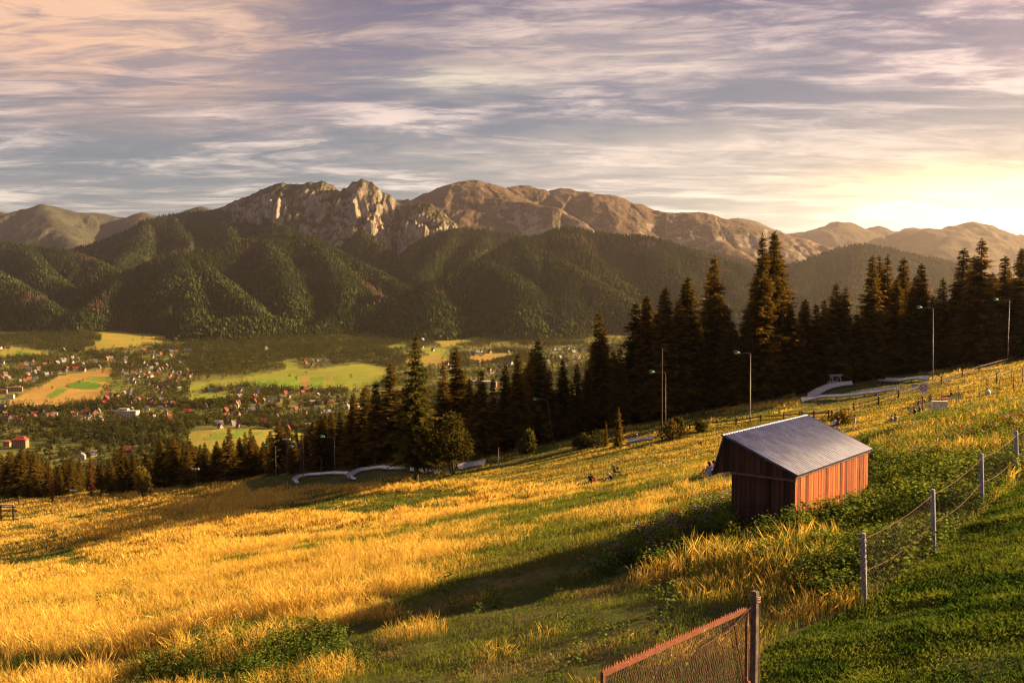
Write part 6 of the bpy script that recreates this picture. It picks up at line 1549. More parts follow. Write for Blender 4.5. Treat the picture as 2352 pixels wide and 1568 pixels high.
floodlight(697, 1016, 1105, 'taller green headed floodlight overlapping the toboggan track end', 0, 1.8, back=-9)
floodlight(769, 1004, 1107, 'green headed floodlight standing alone beside the toboggan curve', 0, 1.9, back=-9)
floodlight(450, 1078, 1122, 'small twin headed floodlight in front of the short spruces', 0, twin=True, back=-3)
floodlight(169, 1127, 1152, 'low twin headed floodlight near the dead brown spruce', 0, twin=True, back=-6)
floodlight(1273, 918, 1010, 'leaning green headed floodlight under the tall spruces', -17, 1.8, back=-14)
floodlight(1529, 856, 986, 'thin green headed floodlight beside the brown timber pole', -1, 1.9, back=-5)
floodlight(1723, 812, 960, 'slender floodlight against the twin topped tallest spruces', -1, 1.7, back=-7, thick=.07)
floodlight(2143, 708, 878, 'tall pale floodlight just behind the timber rail fence and prohibition sign', -3, 1.9)
floodlight(2314, 690, 834, 'pale floodlight highest up the slope beside the rail fence end', 2, 2.2)
floodlight(1520, 800, 978, 'brown timber pole standing in front of the spruces', 0, back=-3, thick=.12, pole_mat=M_BARK, bare=True, name='timber_pole')
floodlight(738, 1051, 1102, 'thin dark pole carrying a cable over the toboggan track', 0, thick=.05, bare=True, back=1, name='cable_pole')
floodlight(922, 1046, 1098, 'thin grey pole inside the second toboggan curve', 0, thick=.05, bare=True, back=-4, name='cable_pole')
floodlight(1145, 1028, 1068, 'thin pale pole beside the far stretch of toboggan track', 0, thick=.06, bare=True, back=-4, name='cable_pole')

# ------------------------------------------------------------------ toboggan track
mk = N('worn_track'); n_ = mk.noise(mk.obj(), .9, 6, .6); n2_ = mk.noise(mk.obj(), 6, 4, .6)
M_TRACK = mk.out(mk.mix(mk.mapr(n_, .35, .65), (.62, .60, .57), (.45, .43, .42)), .42, bump=n2_, bstr=.1, bdist=.01, spec=.5)
M_CURB = plain('track_support', (.30, .28, .26), (.2, .18, .17), 5)
def spline(P, n=10):
    P = [P[0]] + list(P) + [P[-1]]; out = []
    for i in range(1, len(P) - 2):
        for k in range(n):
            t = k / n; a, b_, c, d = P[i - 1], P[i], P[i + 1], P[i + 2]
            out.append(.5 * ((2 * b_) + (c - a) * t + (2 * a - 5 * b_ + 4 * c - d) * t * t + (3 * b_ - a - 3 * c + d) * t ** 3))
    out.append(P[-2]); return out
def track(label, pts, wall=1, w=1.25, hi=.75, lift=.28, back=0.):
    X, Y, Z = cast([p[0] for p in pts], [p[1] for p in pts]); q = []
    for (px_, py_), x, y in zip(pts, X, Y):
        y = min(y, float(np.interp(x, EX, EY)) + 12) + back; x = float(ray(px_, py_)[0]) * y; q.append(np.array([x, y, 0.]))
    S = np.array(spline(q)); S[:, 2] = ground_z(S[:, 0], S[:, 1]) + lift
    k = np.ones(5) / 5; zz = np.pad(S[:, 2], 2, mode='edge'); S[:, 2] = np.convolve(zz, k, 'valid')
    T = np.gradient(S, axis=0); T[:, 2] = 0; T = unit(T); Nn = np.stack([-T[:, 1], T[:, 0], np.zeros(len(T))], -1) * wall
    prof = [(-.50, .30), (-.47, .12), (-.36, .02), (-.1, 0), (.2, .03), (.40, .18), (.52, .50), (.55, hi / 1.0), (.62, hi + .02), (.62, hi - .06)]
    pr2 = [(a * w, b_) for a, b_ in prof] + [(a * w + (.05 if a > 0 else -.05), b_ - .09) for a, b_ in prof[-3::-1]]
    m = len(pr2); V = np.stack([S + Nn * a + np.array([0, 0, b_]) for a, b_ in pr2], 1).reshape(-1, 3)
    i = np.arange(len(S) - 1)[:, None] * m; j = np.arange(m)[None]; j2 = (j + 1) % m
    f = np.stack([i + j, i + j2, i + m + j2, i + m + j], -1).reshape(-1, 4)
    c = S[len(S) // 2]; t = thing('toboggan_track', label, 'toboggan track', tuple(c), 0, 'stretches of the toboggan track')
    mesh_np('trough', V - c, [f], M_TRACK, t)
    b = MB()
    for s in range(3, len(S), 6):
        p = S[s] - c; n_ = Nn[s]; b.box(p + np.array([0, 0, -.25]), (.18, .18, .45))
        b.tube([tuple(p + n_ * .62 * w + np.array([0, 0, hi])), tuple(p + n_ * .66 * w + np.array([0, 0, -.35]))], .04, 5)
    b.build('support', M_CURB, t)
    for r_ in (1,):
        e = MB(); e.tube([tuple(S[s] - c + Nn[s] * .60 * w + np.array([0, 0, hi + .05])) for s in range(len(S))], .04, 5); e.build('edge_rail', M_CURB, t)
    return S
T1 = track('toboggan track curve ending beside the cluster of floodlights', C8([(440, 645), (425, 618), (470, 588), (560, 570), (700, 556), (850, 549), (1000, 553)]), 1, 1.0, .5, back=-2)
T2 = track('wide banked toboggan track curve left of the big solitary spruce'.replace('left of', 'downhill of'), C8([(1062, 602), (1015, 582), (1060, 545), (1150, 514), (1300, 494), (1450, 488), (1600, 489), (1690, 500), (1800, 514), (1960, 522)]), 1, 1.05, .55, back=-3)
track('short far stretch of toboggan track glinting between slim trunks', C8([(2225, 486), (2300, 472), (2390, 455), (2480, 440)]), 1, back=-4)
track('short pale stretch of toboggan track beside the young sunlit spruce', [(1440, 1016), (1465, 1011), (1495, 1008)], 1, 1.2, .32, back=-4)
track('curved white banked toboggan track below the metal lift frame', C7([(60, 500), (130, 488), (200, 445), (300, 398), (420, 372), (550, 354)]), 1, 1.25, .62)
track('straight white toboggan track running along the grass to the rail fence', C7([(30, 532), (120, 515), (250, 498), (450, 488), (700, 460), (880, 434), (1010, 414)]), 1, 1.1, .5)
track('far white toboggan track under the spruces behind the prohibition sign', C7([(860, 318), (1000, 322), (1150, 312), (1330, 304)]), 1, 1.2, .6)

# lift frame: two leaning trestles joined by a boarded beam
(vx0, vb0), (vx1, vb1), (_, vt), = C7([(330, 368), (422, 345), (400, 232)])
x0, y0, z0 = cast1(vx0, vb0); y0 = 177.; x0 = float(ray(vx0, vb0)[0]) * y0; z0 = float(ground_z(np.array([x0]), np.array([y0]))[0])
lf = thing('lift_frame', 'grey metal A frame of a ski lift before the dark spruces', 'lift frame', (x0, y0, z0), .35)
wd_ = (vx1 - vx0) / 2164 * y0 * 1.1; hh = float(ray(vx0, vt)[1]) * y0 - z0 - .3
for xx in (0, wd_):
    for s in (-1, 1):
        b = MB(); b.tube([(xx + s * .55 * (1 if xx else -1) * 0, s * .95, -.2), (xx, s * .12, hh)], .11, 6); b.build('leg', M_GALV, lf)
    b = MB(); b.tube([(xx, -.6, hh * .4), (xx, .6, hh * .4)], .06, 5); b.build('crossbar', M_GALV, lf)
b = MB(); b.box((wd_ / 2, 0, hh + .1), (wd_ + .9, .55, .34)); b.build('beam', M_GALV, lf)
b = MB(); b.box((wd_ / 2, -.02, hh + .30), (wd_ + .5, .6, .05)); b.build('boarding', M_TIMB, lf)
b = MB(); b.tube([(wd_ * .62, 0, hh), (wd_ * .62, 0, hh - .9)], .03, 5); b.ball((wd_ * .62, 0, hh - 1.1), (.25, .2, .25)); b.build('pulley', M_GALV, lf)
b = MB(); b.box((-.1, -.2, 1.1), (wd_ * .9, .5, .5)); b.build('drum_box', M_GALV, lf)

# ------------------------------------------------------------------ signs and boxes
M_WHITE = plain('white_sign', (.78, .74, .66), (.66, .62, .55), 5, .6)
M_RED = plain('red_paint', (.50, .025, .03), (.36, .02, .02), 6, .5)
M_BLACK = plain('black_paint', (.015, .015, .017), (.03, .03, .03), 6, .5)
def disc(b, cx, cz, r0, r1, y0, y1, n=36):
    vs = []; fs = []
    for k in range(n):
        a = 2 * PI * k / n; c, s = math.cos(a), math.sin(a)
        vs += [(cx + r0 * c, y0, cz + r0 * s), (cx + r1 * c, y0, cz + r1 * s), (cx + r0 * c, y1, cz + r0 * s), (cx + r1 * c, y1, cz + r1 * s)]
    for k in range(n):
        i, j = 4 * k, 4 * ((k + 1) % n)
        fs += [(i, i + 1, j + 1, j), (i + 1, i + 3, j + 3, j + 1), (i, j, j + 2, i + 2)]
    b.add(vs, fs)
(vx, vt), (vx2, vb) = C7([(1292, 320), (1286, 692)])
x, y, z = cast1(vx2, vb); k = y / 2164.; K = k * .2188   # metres per crop pixel
sg = thing('prohibition_sign', 'white sign with red barred circle on a red post', 'sign', (x, y, z), -.28)
H = float(ray(vx, vt)[1]) * y - z
b = MB(); b.tube([(0, .05, -.3), (.02, .05, H - .1)], .05, 8); b.build('post', M_RED, sg)
bd = MB(); bh, bwid = 112 * K, 92 * K; cz = H - bh / 2; bd.box((.02, 0, cz), (bwid, .02, bh), 0, Matrix.Rotation(-.035, 3, 'Y')); board = bd.build('board', M_WHITE, sg, .004)
b = MB(); disc(b, .02, cz + .02, 30 * K, 38 * K, -.016, -.012); b.build('red_ring', M_RED, board)
b = MB(); b.box((.02, -.0185, cz + .02), (66 * K, .004, 8 * K), 0, Matrix.Rotation(-.72, 3, 'Y')); b.build('red_bar', M_RED, board)
b = MB(); q = K
b.ball((.02 - 14 * q, -.0155, cz + .02 + 20 * q), (3.2 * q, .003, 3.2 * q))
for p0, p1 in (((-14, 16), (-15, 5)), ((-15, 5), (-20, -4)), ((-15, 5), (-10, -3)), ((-14, 14), (-20, 8)), ((-14, 14), (-9, 9))):
    b.tube([(.02 + p0[0] * q, -.0155, cz + .02 + p0[1] * q), (.02 + p1[0] * q, -.0155, cz + .02 + p1[1] * q)], 1.7 * q, 5)
b.prism([(.02 + 2 * q, 0, cz + .02 - 21 * q), (.02 + 20 * q, 0, cz + .02 - 21 * q), (.02 + 20 * q, 0, cz + .02 - 8 * q)], (0, -.0170, 0), (0, -.0145, 0))
b.tube([(.02 + 9 * q, -.0155, cz + .02 - 10 * q), (.02 + 14 * q, -.0155, cz + .02 - 5 * q)], 2.0 * q, 5)
b.build('walking_figure', M_BLACK, board)
for s, xx in ((0, 82), (1, 34)):
    b = MB(); b.tube([(.0, .06, 140 * K), (xx * K, -.35 + .5 * s, -.05)], .03, 6); b.build('brace', M_POLE, sg)

def small_sign(crop, label, name, w, h, base, mk_):
    (vx, vb), = C7([crop]); x, y, z = cast1(vx, vb + base); k = y / 2164. * .2188
    t = thing(name, label, 'sign' if 'sign' in name else 'box', (x, y, z), -.15)
    mk_(t, k); return t
def mk1(t, k):
    b = MB(); b.tube([(0, .04, -.2), (0, .04, 30 * k)], .04, 6); b.build('post', M_GALV, t)
    b = MB(); b.box((0, 0, 42 * k), (34 * k, .03, 54 * k)); bo = b.build('board', M_WHITE, t)
    b = MB(); b.prism([(-9 * k, 0, 44 * k), (9 * k, 0, 44 * k), (0, 0, 62 * k)], (0, -.020, 0), (0, -.017, 0)); b.build('red_triangle', plain('orange_mark', (.55, .15, .05), (.45, .1, .04), 5), bo)
    b = MB(); b.prism([(-9 * k, 0, 30 * k), (8 * k, 0, 24 * k), (9 * k, 0, 29 * k), (-6 * k, 0, 37 * k)], (0, -.020, 0), (0, -.017, 0)); b.build('dark_symbol', M_BLACK, bo)
small_sign((1058, 385), 'small white notice with orange triangle on a low post', 'warning_sign', 34, 54, 4, mk1)
def mk2(t, k):
    b = MB(); b.box((0, 0, 18 * k), (56 * k, 26 * k, 34 * k)); b.build('body', plain('pale_blue_panel', (.50, .52, .58), (.42, .44, .50), 4), t, .02)
    b = MB(); b.box((0, 0, 37 * k), (60 * k, 30 * k, 4 * k)); b.build('lid', M_BLACK, t)
small_sign((1202, 350), 'pale metal box with black lid behind the rail fence', 'equipment_box', 0, 0, 6, mk2)
def mk3(t, k):
    b = MB(); b.box((-9 * k, 0, 13 * k), (14 * k, 9 * k, 26 * k)); b.build('body', M_WHITE, t, .02)
    b = MB(); b.box((9 * k, 0, 13 * k), (16 * k, 10 * k, 28 * k)); b.build('door', plain('cream_panel', (.62, .50, .34), (.5, .4, .28), 4), t, .02)
small_sign((1560, 300), 'two part cream cabinet standing in the grass behind the rail fence', 'meter_box', 0, 0, 4, mk3)
(vx, vb), = C7([(1464, 640)]); x, y, z = cast1(vx, vb); k = y / 2164. * .2188
wb = thing('white_cabinet', 'white ribbed cabinet half hidden by plants beside the prohibition sign', 'cabinet', (x, y, z), -.20)
b = MB(); b.box((0, 0, 60 * k), (150 * k, 50 * k, 125 * k)); b.build('body', M_WHITE, wb, .01)
b = MB(); b.box((0, 0, 123.5 * k + .02), (158 * k, 58 * k, .05)); b.build('lid', M_WHITE, wb, .01)
b = MB()
for i in range(12): b.box((-66 * k + i * 11.4 * k, -25 * k - .012, 60 * k), (3 * k, .024, 112 * k))
b.build('ribbing', plain('grey_rib', (.55, .54, .55), (.48, .47, .48), 5), wb)
(vx, vb), = C7([(1970, 442)]); x, y, z = cast1(vx, vb)
b = MB(); b.ball((0, 0, .22), (.36, .3, .34), 10, 8); b.ball((.14, .05, .42), (.2, .18, .16), 8, 6); o = b.build('white_sack', M_WHITE, None, 0, True); o.location = (x, y, z); tag(o, 'plump white sack lying at the foot of a dark cord post', 'sack')

# ------------------------------------------------------------------ people
SKIN = plain('skin', (.50, .27, .17), (.44, .22, .14), 4, .6)
MATS = {}
def cloth(c):
    if c not in MATS: MATS[c] = plain('cloth_%d' % len(MATS), c, tuple(v * .75 for v in c), 7, .9)
    return MATS[c]
TMP = bpy.data.scenes.new('workbench')
def skin_mesh(nodes, edges, root, sub=2):
    """nodes: name -> (position, radius); one smooth tapering surface grown round the edges"""
    nm = list(nodes); ix = {n: i for i, n in enumerate(nm)}
    me = bpy.data.meshes.new('figure'); me.from_pydata([nodes[n][0] for n in nm], [(ix[a], ix[b_]) for a, b_ in edges], []); me.update()
    o = bpy.data.objects.new('figure', me); COL.objects.link(o)
    md = o.modifiers.new('Skin', 'SKIN'); md.use_smooth_shade = True
    for n in nm:
        v = me.skin_vertices[0].data[ix[n]]; r = nodes[n][1]; v.radius = (r, r) if not hasattr(r, '__len__') else r
        v.use_root = (n == root)
    s = o.modifiers.new('Sub', 'SUBSURF'); s.levels = sub; s.render_levels = sub
    TMP.collection.objects.link(o); COL.objects.unlink(o); TMP.view_layers[0].update(); dg = TMP.view_layers[0].depsgraph; ev = bpy.data.meshes.new_from_object(o.evaluated_get(dg))
    bpy.data.objects.remove(o); bpy.data.meshes.remove(me)
    return ev
POSES = {  # joints in metres for a 1.75 m adult facing +y
    'stand': dict(hip=(0, 0, .95), chest=(0, 0, 1.30), neck=(0, 0, 1.48), head=(0, .02, 1.63), lk=(-.10, .03, .50), rk=(.10, .03, .50), la=(-.11, 0, .08), ra=(.11, 0, .08), le=(-.25, -.03, 1.13), re=(.25, -.03, 1.13), lh=(-.26, .12, .90), rh=(.26, .12, .90)),
    'push': dict(hip=(0, 0, .95), chest=(0, .03, 1.30), neck=(0, .06, 1.48), head=(0, .10, 1.63), lk=(-.10, .14, .52), rk=(.10, -.02, .50), la=(-.11, .18, .08), ra=(.11, -.32, .14), le=(-.26, .04, 1.10), re=(.26, .04, 1.10), lh=(-.22, .32, .98), rh=(.22, .32, .98)),
    'walk': dict(hip=(0, 0, .95), chest=(0, .0, 1.30), neck=(0, .03, 1.48), head=(0, .06, 1.63), lk=(-.08, .14, .52), rk=(.08, .02, .52), la=(-.09, .10, .08), ra=(.09, -.42, .18), le=(-.24, .06, 1.15), re=(.22, .14, 1.16), lh=(-.06, .20, 1.36), rh=(.05, .20, 1.50)),
    'sit': dict(hip=(0, 0, .12), chest=(0, .04, .46), neck=(0, .08, .64), head=(0, .14, .78), lk=(-.14, .42, .42), rk=(.14, .42, .40), la=(-.13, .72, .06), ra=(.13, .70, .06), le=(-.26, .18, .36), re=(.26, .18, .36), lh=(-.12, .38, .40), rh=(.12, .38, .40)),
    'bent': dict(hip=(0, 0, .12), chest=(0, .16, .42), neck=(0, .32, .54), head=(0, .44, .60), lk=(-.16, .42, .36), rk=(.16, .42, .36), la=(-.14, .74, .06), ra=(.14, .72, .06), le=(-.26, .34, .28), re=(.26, .34, .28), lh=(-.1, .56, .24), rh=(.1, .56, .24)),
    'legs_out': dict(hip=(0, 0, .12), chest=(0, -.06, .46), neck=(0, -.04, .64), head=(0, .0, .79), lk=(-.12, .46, .16), rk=(.12, .46, .14), la=(-.13, .92, .06), ra=(.12, .90, .06), le=(-.28, -.10, .34), re=(.28, -.10, .34), lh=(-.20, .12, .22), rh=(.30, -.22, .06)),
    'reach': dict(hip=(0, 0, .12), chest=(0, .04, .46), neck=(0, .06, .64), head=(0, .10, .79), lk=(-.16, .40, .30), rk=(.16, .40, .30), la=(-.12, .60, .06), ra=(.12, .58, .06), le=(-.26, .14, .42), re=(.30, .10, .52), lh=(-.12, .36, .36), rh=(.58, .14, .54)),
}
def person(label, at, pose, face, shirt, legs, hair, H=1.75, sleeve='short', shorts=True, long_hair=False, bare=False, group=None):
    J = {k_: Vector(v) for k_, v in POSES[pose].items()}
    x, y, z = at; s = H / 1.75
    t = thing('person', label, 'person', (x, y, z), face, group); t.scale = (s, s, s)
    up = (J['neck'] - J['chest']).normalized()
    sh = lambda sd: J['chest'] + up * .13 + Vector((sd * .175, 0, 0))
    hp = lambda sd: J['hip'] + Vector((sd * .095, 0, -.03))
    nd = {'hip': (J['hip'], .125), 'waist': ((J['hip'] + J['chest']) / 2, .115), 'chest': (J['chest'], .135), 'upper': (J['chest'] + up * .10, .115), 'neck': (J['neck'], .052), 'jaw': (J['neck'].lerp(J['head'], .45), .066), 'head': (J['head'], .092), 'crown': (J['head'] + (J['head'] - J['neck']).normalized() * .085, .070)}
    ed = [('hip', 'waist'), ('waist', 'chest'), ('chest', 'upper'), ('upper', 'neck'), ('neck', 'jaw'), ('jaw', 'head'), ('head', 'crown')]
    for c, sd in (('l', -1), ('r', 1)):
        k_, a, e, h = J[c + 'k'], J[c + 'a'], J[c + 'e'], J[c + 'h']; d = (h - e).normalized(); f = Vector((0, 1, 0))
        nd.update({c + 'th': (hp(sd), .092), c + 'k': (k_, .058), c + 'cf': (k_.lerp(a, .3), .056), c + 'a': (a, .038), c + 'ft': (a + f * .10 + Vector((0, 0, -.035)), .036), c + 'toe': (a + f * .17 + Vector((0, 0, -.045)), .026),
                   c + 's': (sh(sd), .062), c + 'e': (e, .042), c + 'h': (h, .028), c + 'palm': (h + d * .07, (.036, .018))})
        ed += [('hip', c + 'th'), (c + 'th', c + 'k'), (c + 'k', c + 'cf'), (c + 'cf', c + 'a'), (c + 'a', c + 'ft'), (c + 'ft', c + 'toe'), ('upper', c + 's'), (c + 's', c + 'e'), (c + 'e', c + 'h'), (c + 'h', c + 'palm')]
    me = skin_mesh(nd, ed, 'hip', 1); me.materials.append(SKIN)
    # fingers, thumb, nose and ears grow into the same mesh
    b = MB()
    for c, sd in (('l', -1), ('r', 1)):
        h, e = J[c + 'h'], J[c + 'e']; d = (h - e).normalized(); pl_ = h + d * .085; sdv = d.orthogonal().normalized(); nv = d.cross(sdv)
        for q, ln in ((-.024, .062), (-.008, .074), (.008, .068), (.024, .054)):
            b.tube([pl_ + sdv * q, pl_ + sdv * q * 1.1 + d * ln * .55 + nv * .006, pl_ + sdv * q * 1.1 + d * ln * .9 + nv * .028], [.0095, .009, .007], 5)
        b.tube([h + d * .03 + sdv * .028, h + d * .065 + sdv * .052 + nv * .01, h + d * .095 + sdv * .058 + nv * .022], [.011, .010, .008], 5)
    hd = J['head']; b.tube([hd + Vector((0, .085, .03)), hd + Vector((0, .115, -.012)), hd + Vector((0, .085, -.025))], [.010, .017, .010], 5)
    for sd in (-1, 1): b.ball(hd + Vector((sd * .094, 0, -.005)), (.012, .024, .034), 6, 5)
    m2 = bpy.data.meshes.new('tmp'); m2.from_pydata(b.v, [], b.f)
    bm = bmesh.new(); bm.from_mesh(me); bm.from_mesh(m2); bm.to_mesh(me); bm.free(); bpy.data.meshes.remove(m2)
    link('body', me, t)
    b = MB()
    for sd in (-1, 1): b.ball(hd + Vector((sd * .034, .082, .012)), .013, 6, 5)
    b.build('eyes', M_BLACK, t)
    if not bare:
        g = .020; n2 = {'hip': (J['hip'] + Vector((0, 0, .02)), .125 + g), 'waist': (nd['waist'][0], .115 + g), 'chest': (J['chest'], .135 + g), 'upper': (nd['upper'][0], .118 + g)}
        e2 = [('hip', 'waist'), ('waist', 'chest'), ('chest', 'upper')]
        for c, sd in (('l', -1), ('r', 1)):
            p = sh(sd); el = J[c + 'e']; n2[c + 's'] = (p, .066 + g); n2[c + 'm'] = (p.lerp(el, .55), .054 + g); e2 += [('upper', c + 's'), (c + 's', c + 'm')]
            if sleeve == 'long': n2[c + 'e'] = (el, .045 + g); n2[c + 'w'] = (el.lerp(J[c + 'h'], .85), .034 + g); e2 += [(c + 'm', c + 'e'), (c + 'e', c + 'w')]
        sm = skin_mesh(n2, e2, 'waist', 1); sm.materials.append(cloth(shirt)); link('shirt', sm, t)
    n3 = {'hip': (J['hip'], .145), 'belt': (J['hip'].lerp(J['chest'], .22), .135)}; e3 = [('belt', 'hip')]
    for c, sd in (('l', -1), ('r', 1)):
        n3[c + 't'] = (hp(sd), .112); kn = J[c + 'k']; n3[c + 'm'] = (hp(sd).lerp(kn, .72 if shorts else .98), .092 if shorts else .072); e3 += [('hip', c + 't'), (c + 't', c + 'm')]
        if not shorts: n3[c + 'b'] = (J[c + 'a'] + Vector((0, 0, .04)), .056); e3 += [(c + 'm', c + 'b')]
    pm = skin_mesh(n3, e3, 'hip', 1); pm.materials.append(cloth(legs)); link('shorts' if shorts else 'trousers', pm, t)
    b = MB(); b.ball(hd + Vector((0, -.018, .042)), (.106, .112, .098), 10, 8)
    if long_hair: b.tube([hd + Vector((0, -.07, .03)), hd + Vector((0, -.11, -.10)), hd + Vector((0, -.10, -.24))], [.085, .085, .04], 8)
    b.build('hair', cloth(hair), t, 0, True)
    b = MB()
    for c in 'lr':
        a = J[c + 'a']; b.ball(a + Vector((0, .075, -.035)), (.05, .13, .045), 8, 6)
    b.build('shoes', cloth((.10, .09, .08)), t, 0, True)
    return t
def at7(cx, cy): (vx, vy), = C7([(cx, cy)]); return cast1(vx, vy)
BRN_H, BLK_H, BLD_H = (.06, .03, .018), (.015, .012, .01), (.45, .30, .13)
# walkers on the grass above the shed
pm_ = at7(404, 832); person('man in black shirt and black shorts pushing a pushchair', pm_, 'push', 1.9, (.012, .012, .014), (.015, .015, .018), BRN_H, 1.80)
pw_ = at7(570, 828); person('woman in pale blue top and white shorts walking across the grass', pw_, 'walk', 1.45, (.52, .66, .74), (.78, .72, .74), BRN_H, 1.70, long_hair=True)
def pushchair(label, at, rz, c1, c2, s=1.):
    t = thing('pushchair', label, 'pushchair', at, rz); t.scale = (s, s, s)
    for xx in (-.24, .24):
        for yy, r in ((-.30, .15), (.38, .12)):
            b = MB(); b.tube([(xx + r * 0, yy + r * math.cos(a), r + r * math.sin(a)) for a in np.linspace(0, 2 * PI, 15)], .025, 5, False); b.tube([(xx - .02, yy, r), (xx + .02, yy, r)], .03, 6)
            for a in (0, 1.05, 2.1): b.tube([(xx, yy - r * math.cos(a), r - r * math.sin(a)), (xx, yy + r * math.cos(a), r + r * math.sin(a))], .008, 4)
            b.build('wheel', M_BLACK, t)
    b = MB()
    for xx in (-.22, .22):
        b.tube([(xx, .38, .12), (xx, .05, .45), (xx, -.55, 1.02)], .014, 5); b.tube([(xx, -.30, .15), (xx, .10, .55)], .014, 5)
    b.tube([(-.22, -.55, 1.02), (.22, -.55, 1.02)], .018, 6); b.build('frame', M_GALV, t)
    b = MB(); b.prism([(0, -.22, .42), (0, .30, .40), (0, .34, .50), (0, -.10, .56), (0, -.28, .98), (0, -.36, .94)], (-.20, 0, 0), (.20, 0, 0)); b.build('seat', cloth(c1), t, .02)
    b = MB(); P_ = []
    for a in np.linspace(-.4, 1.7, 8): P_.append((0, -.30 + .42 * math.sin(a), .72 + .36 * math.cos(a)))
    for a in np.linspace(1.7, -.4, 8): P_.append((0, -.30 + .39 * math.sin(a), .72 + .33 * math.cos(a)))
    b.prism(P_, (-.23, 0, 0), (.23, 0, 0)); b.build('hood', cloth(c2), t)
    return t
x, y, z = at7(362, 818); pushchair('dark pushchair with light blue hood pushed by the man in black', (x, y, z), 1.9, (.05, .05, .08), (.35, .62, .80))
# the group behind the sign
G = 'people resting on the upper grass'
person('seated youth in dark shirt and grey shorts leaning on one arm', at7(1245, 560), 'legs_out', 1.3, (.05, .055, .05), (.22, .20, .22), BRN_H, 1.7, 'short')
person('person lying bent forward with a bare sunlit back', at7(1318, 530), 'bent', 1.2, (.5, .3, .2), (.20, .16, .15), BRN_H, 1.7, bare=True)
person('dark haired seated person in striped dark top beside the bare back', at7(1362, 512), 'sit', -1.2, (.10, .09, .11), (.45, .42, .42), BLK_H, 1.7)
person('person in dark brown top sitting with legs stretched on a red towel', at7(1582, 470), 'legs_out', 1.55, (.085, .045, .035), (.10, .05, .04), BRN_H, 1.65, 'long', False)
person('person in black top seated low with sunlit blond hair before the sign', at7(1212, 660), 'sit', .6, (.012, .012, .014), (.10, .10, .14), (.25, .14, .06), 1.7)
person('blond person in black top seated close behind the red sign post', at7(1262, 640), 'sit', .8, (.015, .012, .014), (.10, .10, .14), BLD_H, 1.65, long_hair=True)
person('person with reddish hair and mauve top mostly hidden by pink weeds', at7(970, 745), 'sit', .5, (.40, .28, .36), (.2, .18, .2), (.22, .09, .04), 1.6)
person('person with dark hair beside the reddish haired one in the weeds', at7(1010, 735), 'sit', .2, (.34, .28, .30), (.2, .18, .2), BRN_H, 1.6)
x, y, z = at7(1545, 490); b = MB(); b.box((0, 0, .02), (1.5, .7, .03)); o = b.build('beach_towel', cloth((.50, .04, .03)), None, .01); o.location = (x - .2, y, z + .03); o.rotation_euler = (0, -.10, .1); tag(o, 'red towel under the stretched legs of the brown clad person', 'towel')
# the family on the meadow
C3 = C(1440, 1140, 160 / 2352)
def at3(cx, cy): (vx, vy), = C3([(cx, cy)]); return cast1(vx, vy)
person('adult in black and white striped top sitting in the golden grass', at3(510, 945), 'sit', -.4, (.02, .02, .025), (.03, .03, .04), BLK_H, 1.7, 'long')
person('small blond child in bright pink stretching one arm', at3(705, 930), 'reach', .3, (.62, .03, .17), (.45, .03, .15), BLD_H, 1.15, 'long', False)
person('woman with light hair bending forward beside the black pushchair', at3(1350, 885), 'bent', 1.2, (.05, .035, .03), (.03, .03, .035), (.55, .42, .28), 1.7)
x, y, z = at3(1480, 750); pushchair('tall black pushchair with white frame on the golden meadow', (x, y, z), -1.4, (.015, .015, .018), (.02, .02, .024), 1.12)
x, y, z = at3(1000, 895); x2, y2, z2 = at3(1150, 790)
b = MB(); b.tube([(x, y, z + .06), (x2, y2, z2 + .28)], .035, 7); b.ball((x2, y2, z2 + .33), (.10, .10, .13), 8, 6); tag(b.build('walking_stick', M_BEAM), 'long pale stick with knob propped in the grass between child and woman', 'stick')
# the couple beside the shed roof tip
CZ = C(1560, 1100, 400 / 2352)
def atz(cx, cy): (vx, vy), = CZ([(cx, cy)]); return cast1(vx, vy)
person('woman in white cap and blue white top seated below the shed roof tip', atz(1268, 520), 'sit', .5, (.42, .44, .66), (.35, .36, .55), BRN_H, 1.7, long_hair=True)
person('man in pale lilac shirt seated half behind the shed roof tip', atz(1330, 518), 'sit', .2, (.66, .62, .74), (.12, .12, .16), BLK_H, 1.8)
# rider on the short pale stretch of track
(vx, vy), = C(850, 780, 860 / 2325)([(2003, 862)])
x, y, z = cast1(vx, vy); person('rider in dark jacket sitting on the short pale track stretch', (x, y, z + .25), 'legs_out', .8, (.09, .05, .03), (.05, .05, .05), BRN_H, 1.7, 'long', False)

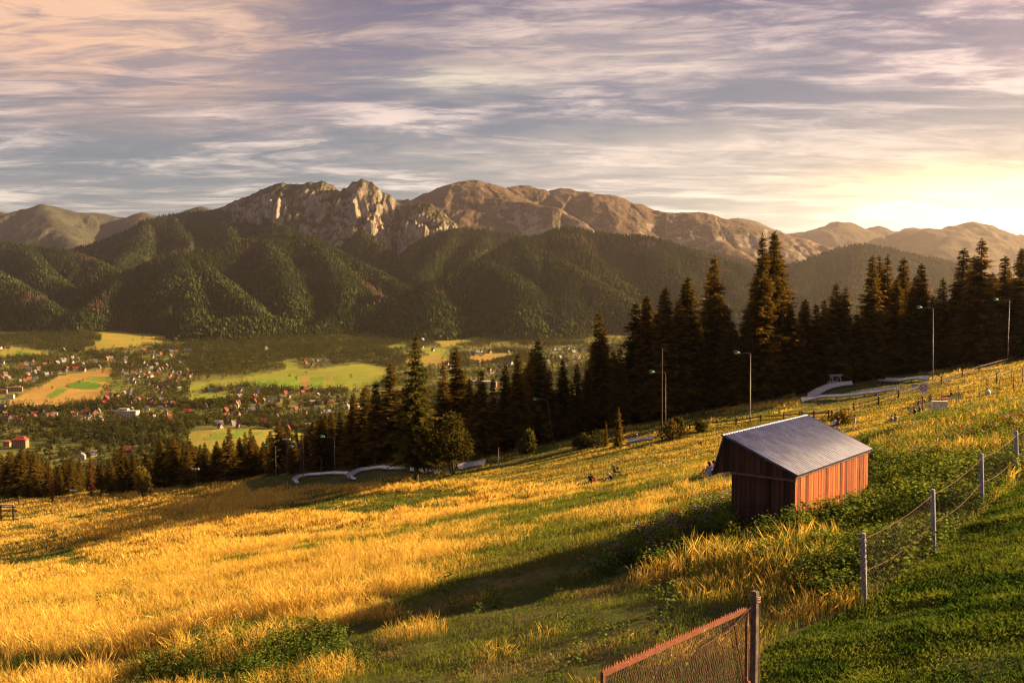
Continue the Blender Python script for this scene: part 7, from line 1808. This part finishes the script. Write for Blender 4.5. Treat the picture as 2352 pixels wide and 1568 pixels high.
# red brown dock stalks
def dock(label, cx, cb, ct, seed, crop=C7):
    (vx, vb), (_, vt) = crop([(cx, cb), (cx, ct)]); x, y, z = cast1(vx, vb); H = max(.5, (vb - vt) / 2164. * y)
    r = np.random.default_rng(seed); t = thing('dock_plant', label, 'plant', (x, y, z), 0, 'red brown dock stalks')
    n = 260; st = r.integers(0, 4, n); u = .35 + .65 * r.random(n); ox = np.array([0, .10, -.09, .03])[st]; a = r.uniform(0, 6.28, n); rad = .05 * (1.25 - u) + .015
    P = np.stack([ox * u * 1.6 + rad * np.cos(a), rad * np.sin(a) + .04 * st, u * H], -1); A = unit(r.normal(0, 1, (n, 3)) + np.array([0, 0, .4])); B = unit(np.cross(A, r.normal(0, 1, (n, 3))))
    v, f = cards(P, A, B, .035, .06); c = np.repeat(np.array([.24, .065, .022]) * r.uniform(.6, 1.5, (n, 1)), 4, 0)
    mesh_np('seed_head', v, [f], M_LEAF, t, attrs={'Col': c})
    b = MB()
    for s in range(4): b.tube([(0, .04 * s, -.05), ([0, .16, -.14, .05][s], .04 * s, H)], [.010, .004], 5)
    b.build('stem', plain('dock_stem', (.20, .07, .03), (.12, .05, .02), 8), t)
dock('tall red brown dock stalk uphill of the shed in bright weeds', 2115, 860, 680, 1)
dock('bushy red brown dock between the tall stalk and the wire fence top', 2255, 800, 650, 2)
dock('rust coloured dock highest beside the last wire fence post', 2320, 770, 630, 3)
dock('dark red dock in the weeds at the shaded shed wall, upright one', 770, 1200, 1070, 4, CZ)
dock('dark red dock in the weeds at the shaded shed wall, leaning one', 1110, 1250, 1060, 5, CZ)
dock('orange brown dock stems low in front of the shaded shed weeds', 960, 1400, 1260, 6, CZ)

SH = [(0, 0, .55, .6, .6, .5), (.5, .1, .42, .42, .4, .4), (-.45, -.1, .45, .45, .4, .4), (.1, -.3, .8, .35, .35, .35)]
for px_, tp_, bs_, lab, k in [(1912, 1150, 1192, 'straw tipped shrub against the middle of the sunlit shed wall', 41), (1968, 1135, 1172, 'low green shrub hiding the far foot of the sunlit shed wall', 42), (1862, 1182, 1232, 'leafy shrub in front of the near corner of the shed', 43),
                              (1760, 1205, 1250, 'dark green shrub growing against the shaded shed wall', 44), (1660, 1175, 1235, 'bright green shrub beside the shaded end of the shed', 45), (2075, 1090, 1150, 'bushy green shrub uphill of the shed near the wire fence', 46),
                              (2150, 1040, 1090, 'yellow green shrub in the weeds below the white cabinet', 47), (2285, 950, 1000, 'dark green shrub at the top of the bank near the cord posts', 48), (1530, 1200, 1265, 'mounded green shrub among mauve flowers downhill of the shed', 49), (1450, 1235, 1290, 'spreading green shrub at the lower end of the flowery bank', 50)]:
    leafy(px_, tp_, bs_, lab, 'shrub', SH, 520, .085, (.05, .085, .016), (.13, .16, .03), 0, 'shrub', k, 'shrubs around the shed bank')
bpy.data.scenes.remove(TMP)
make_haze()
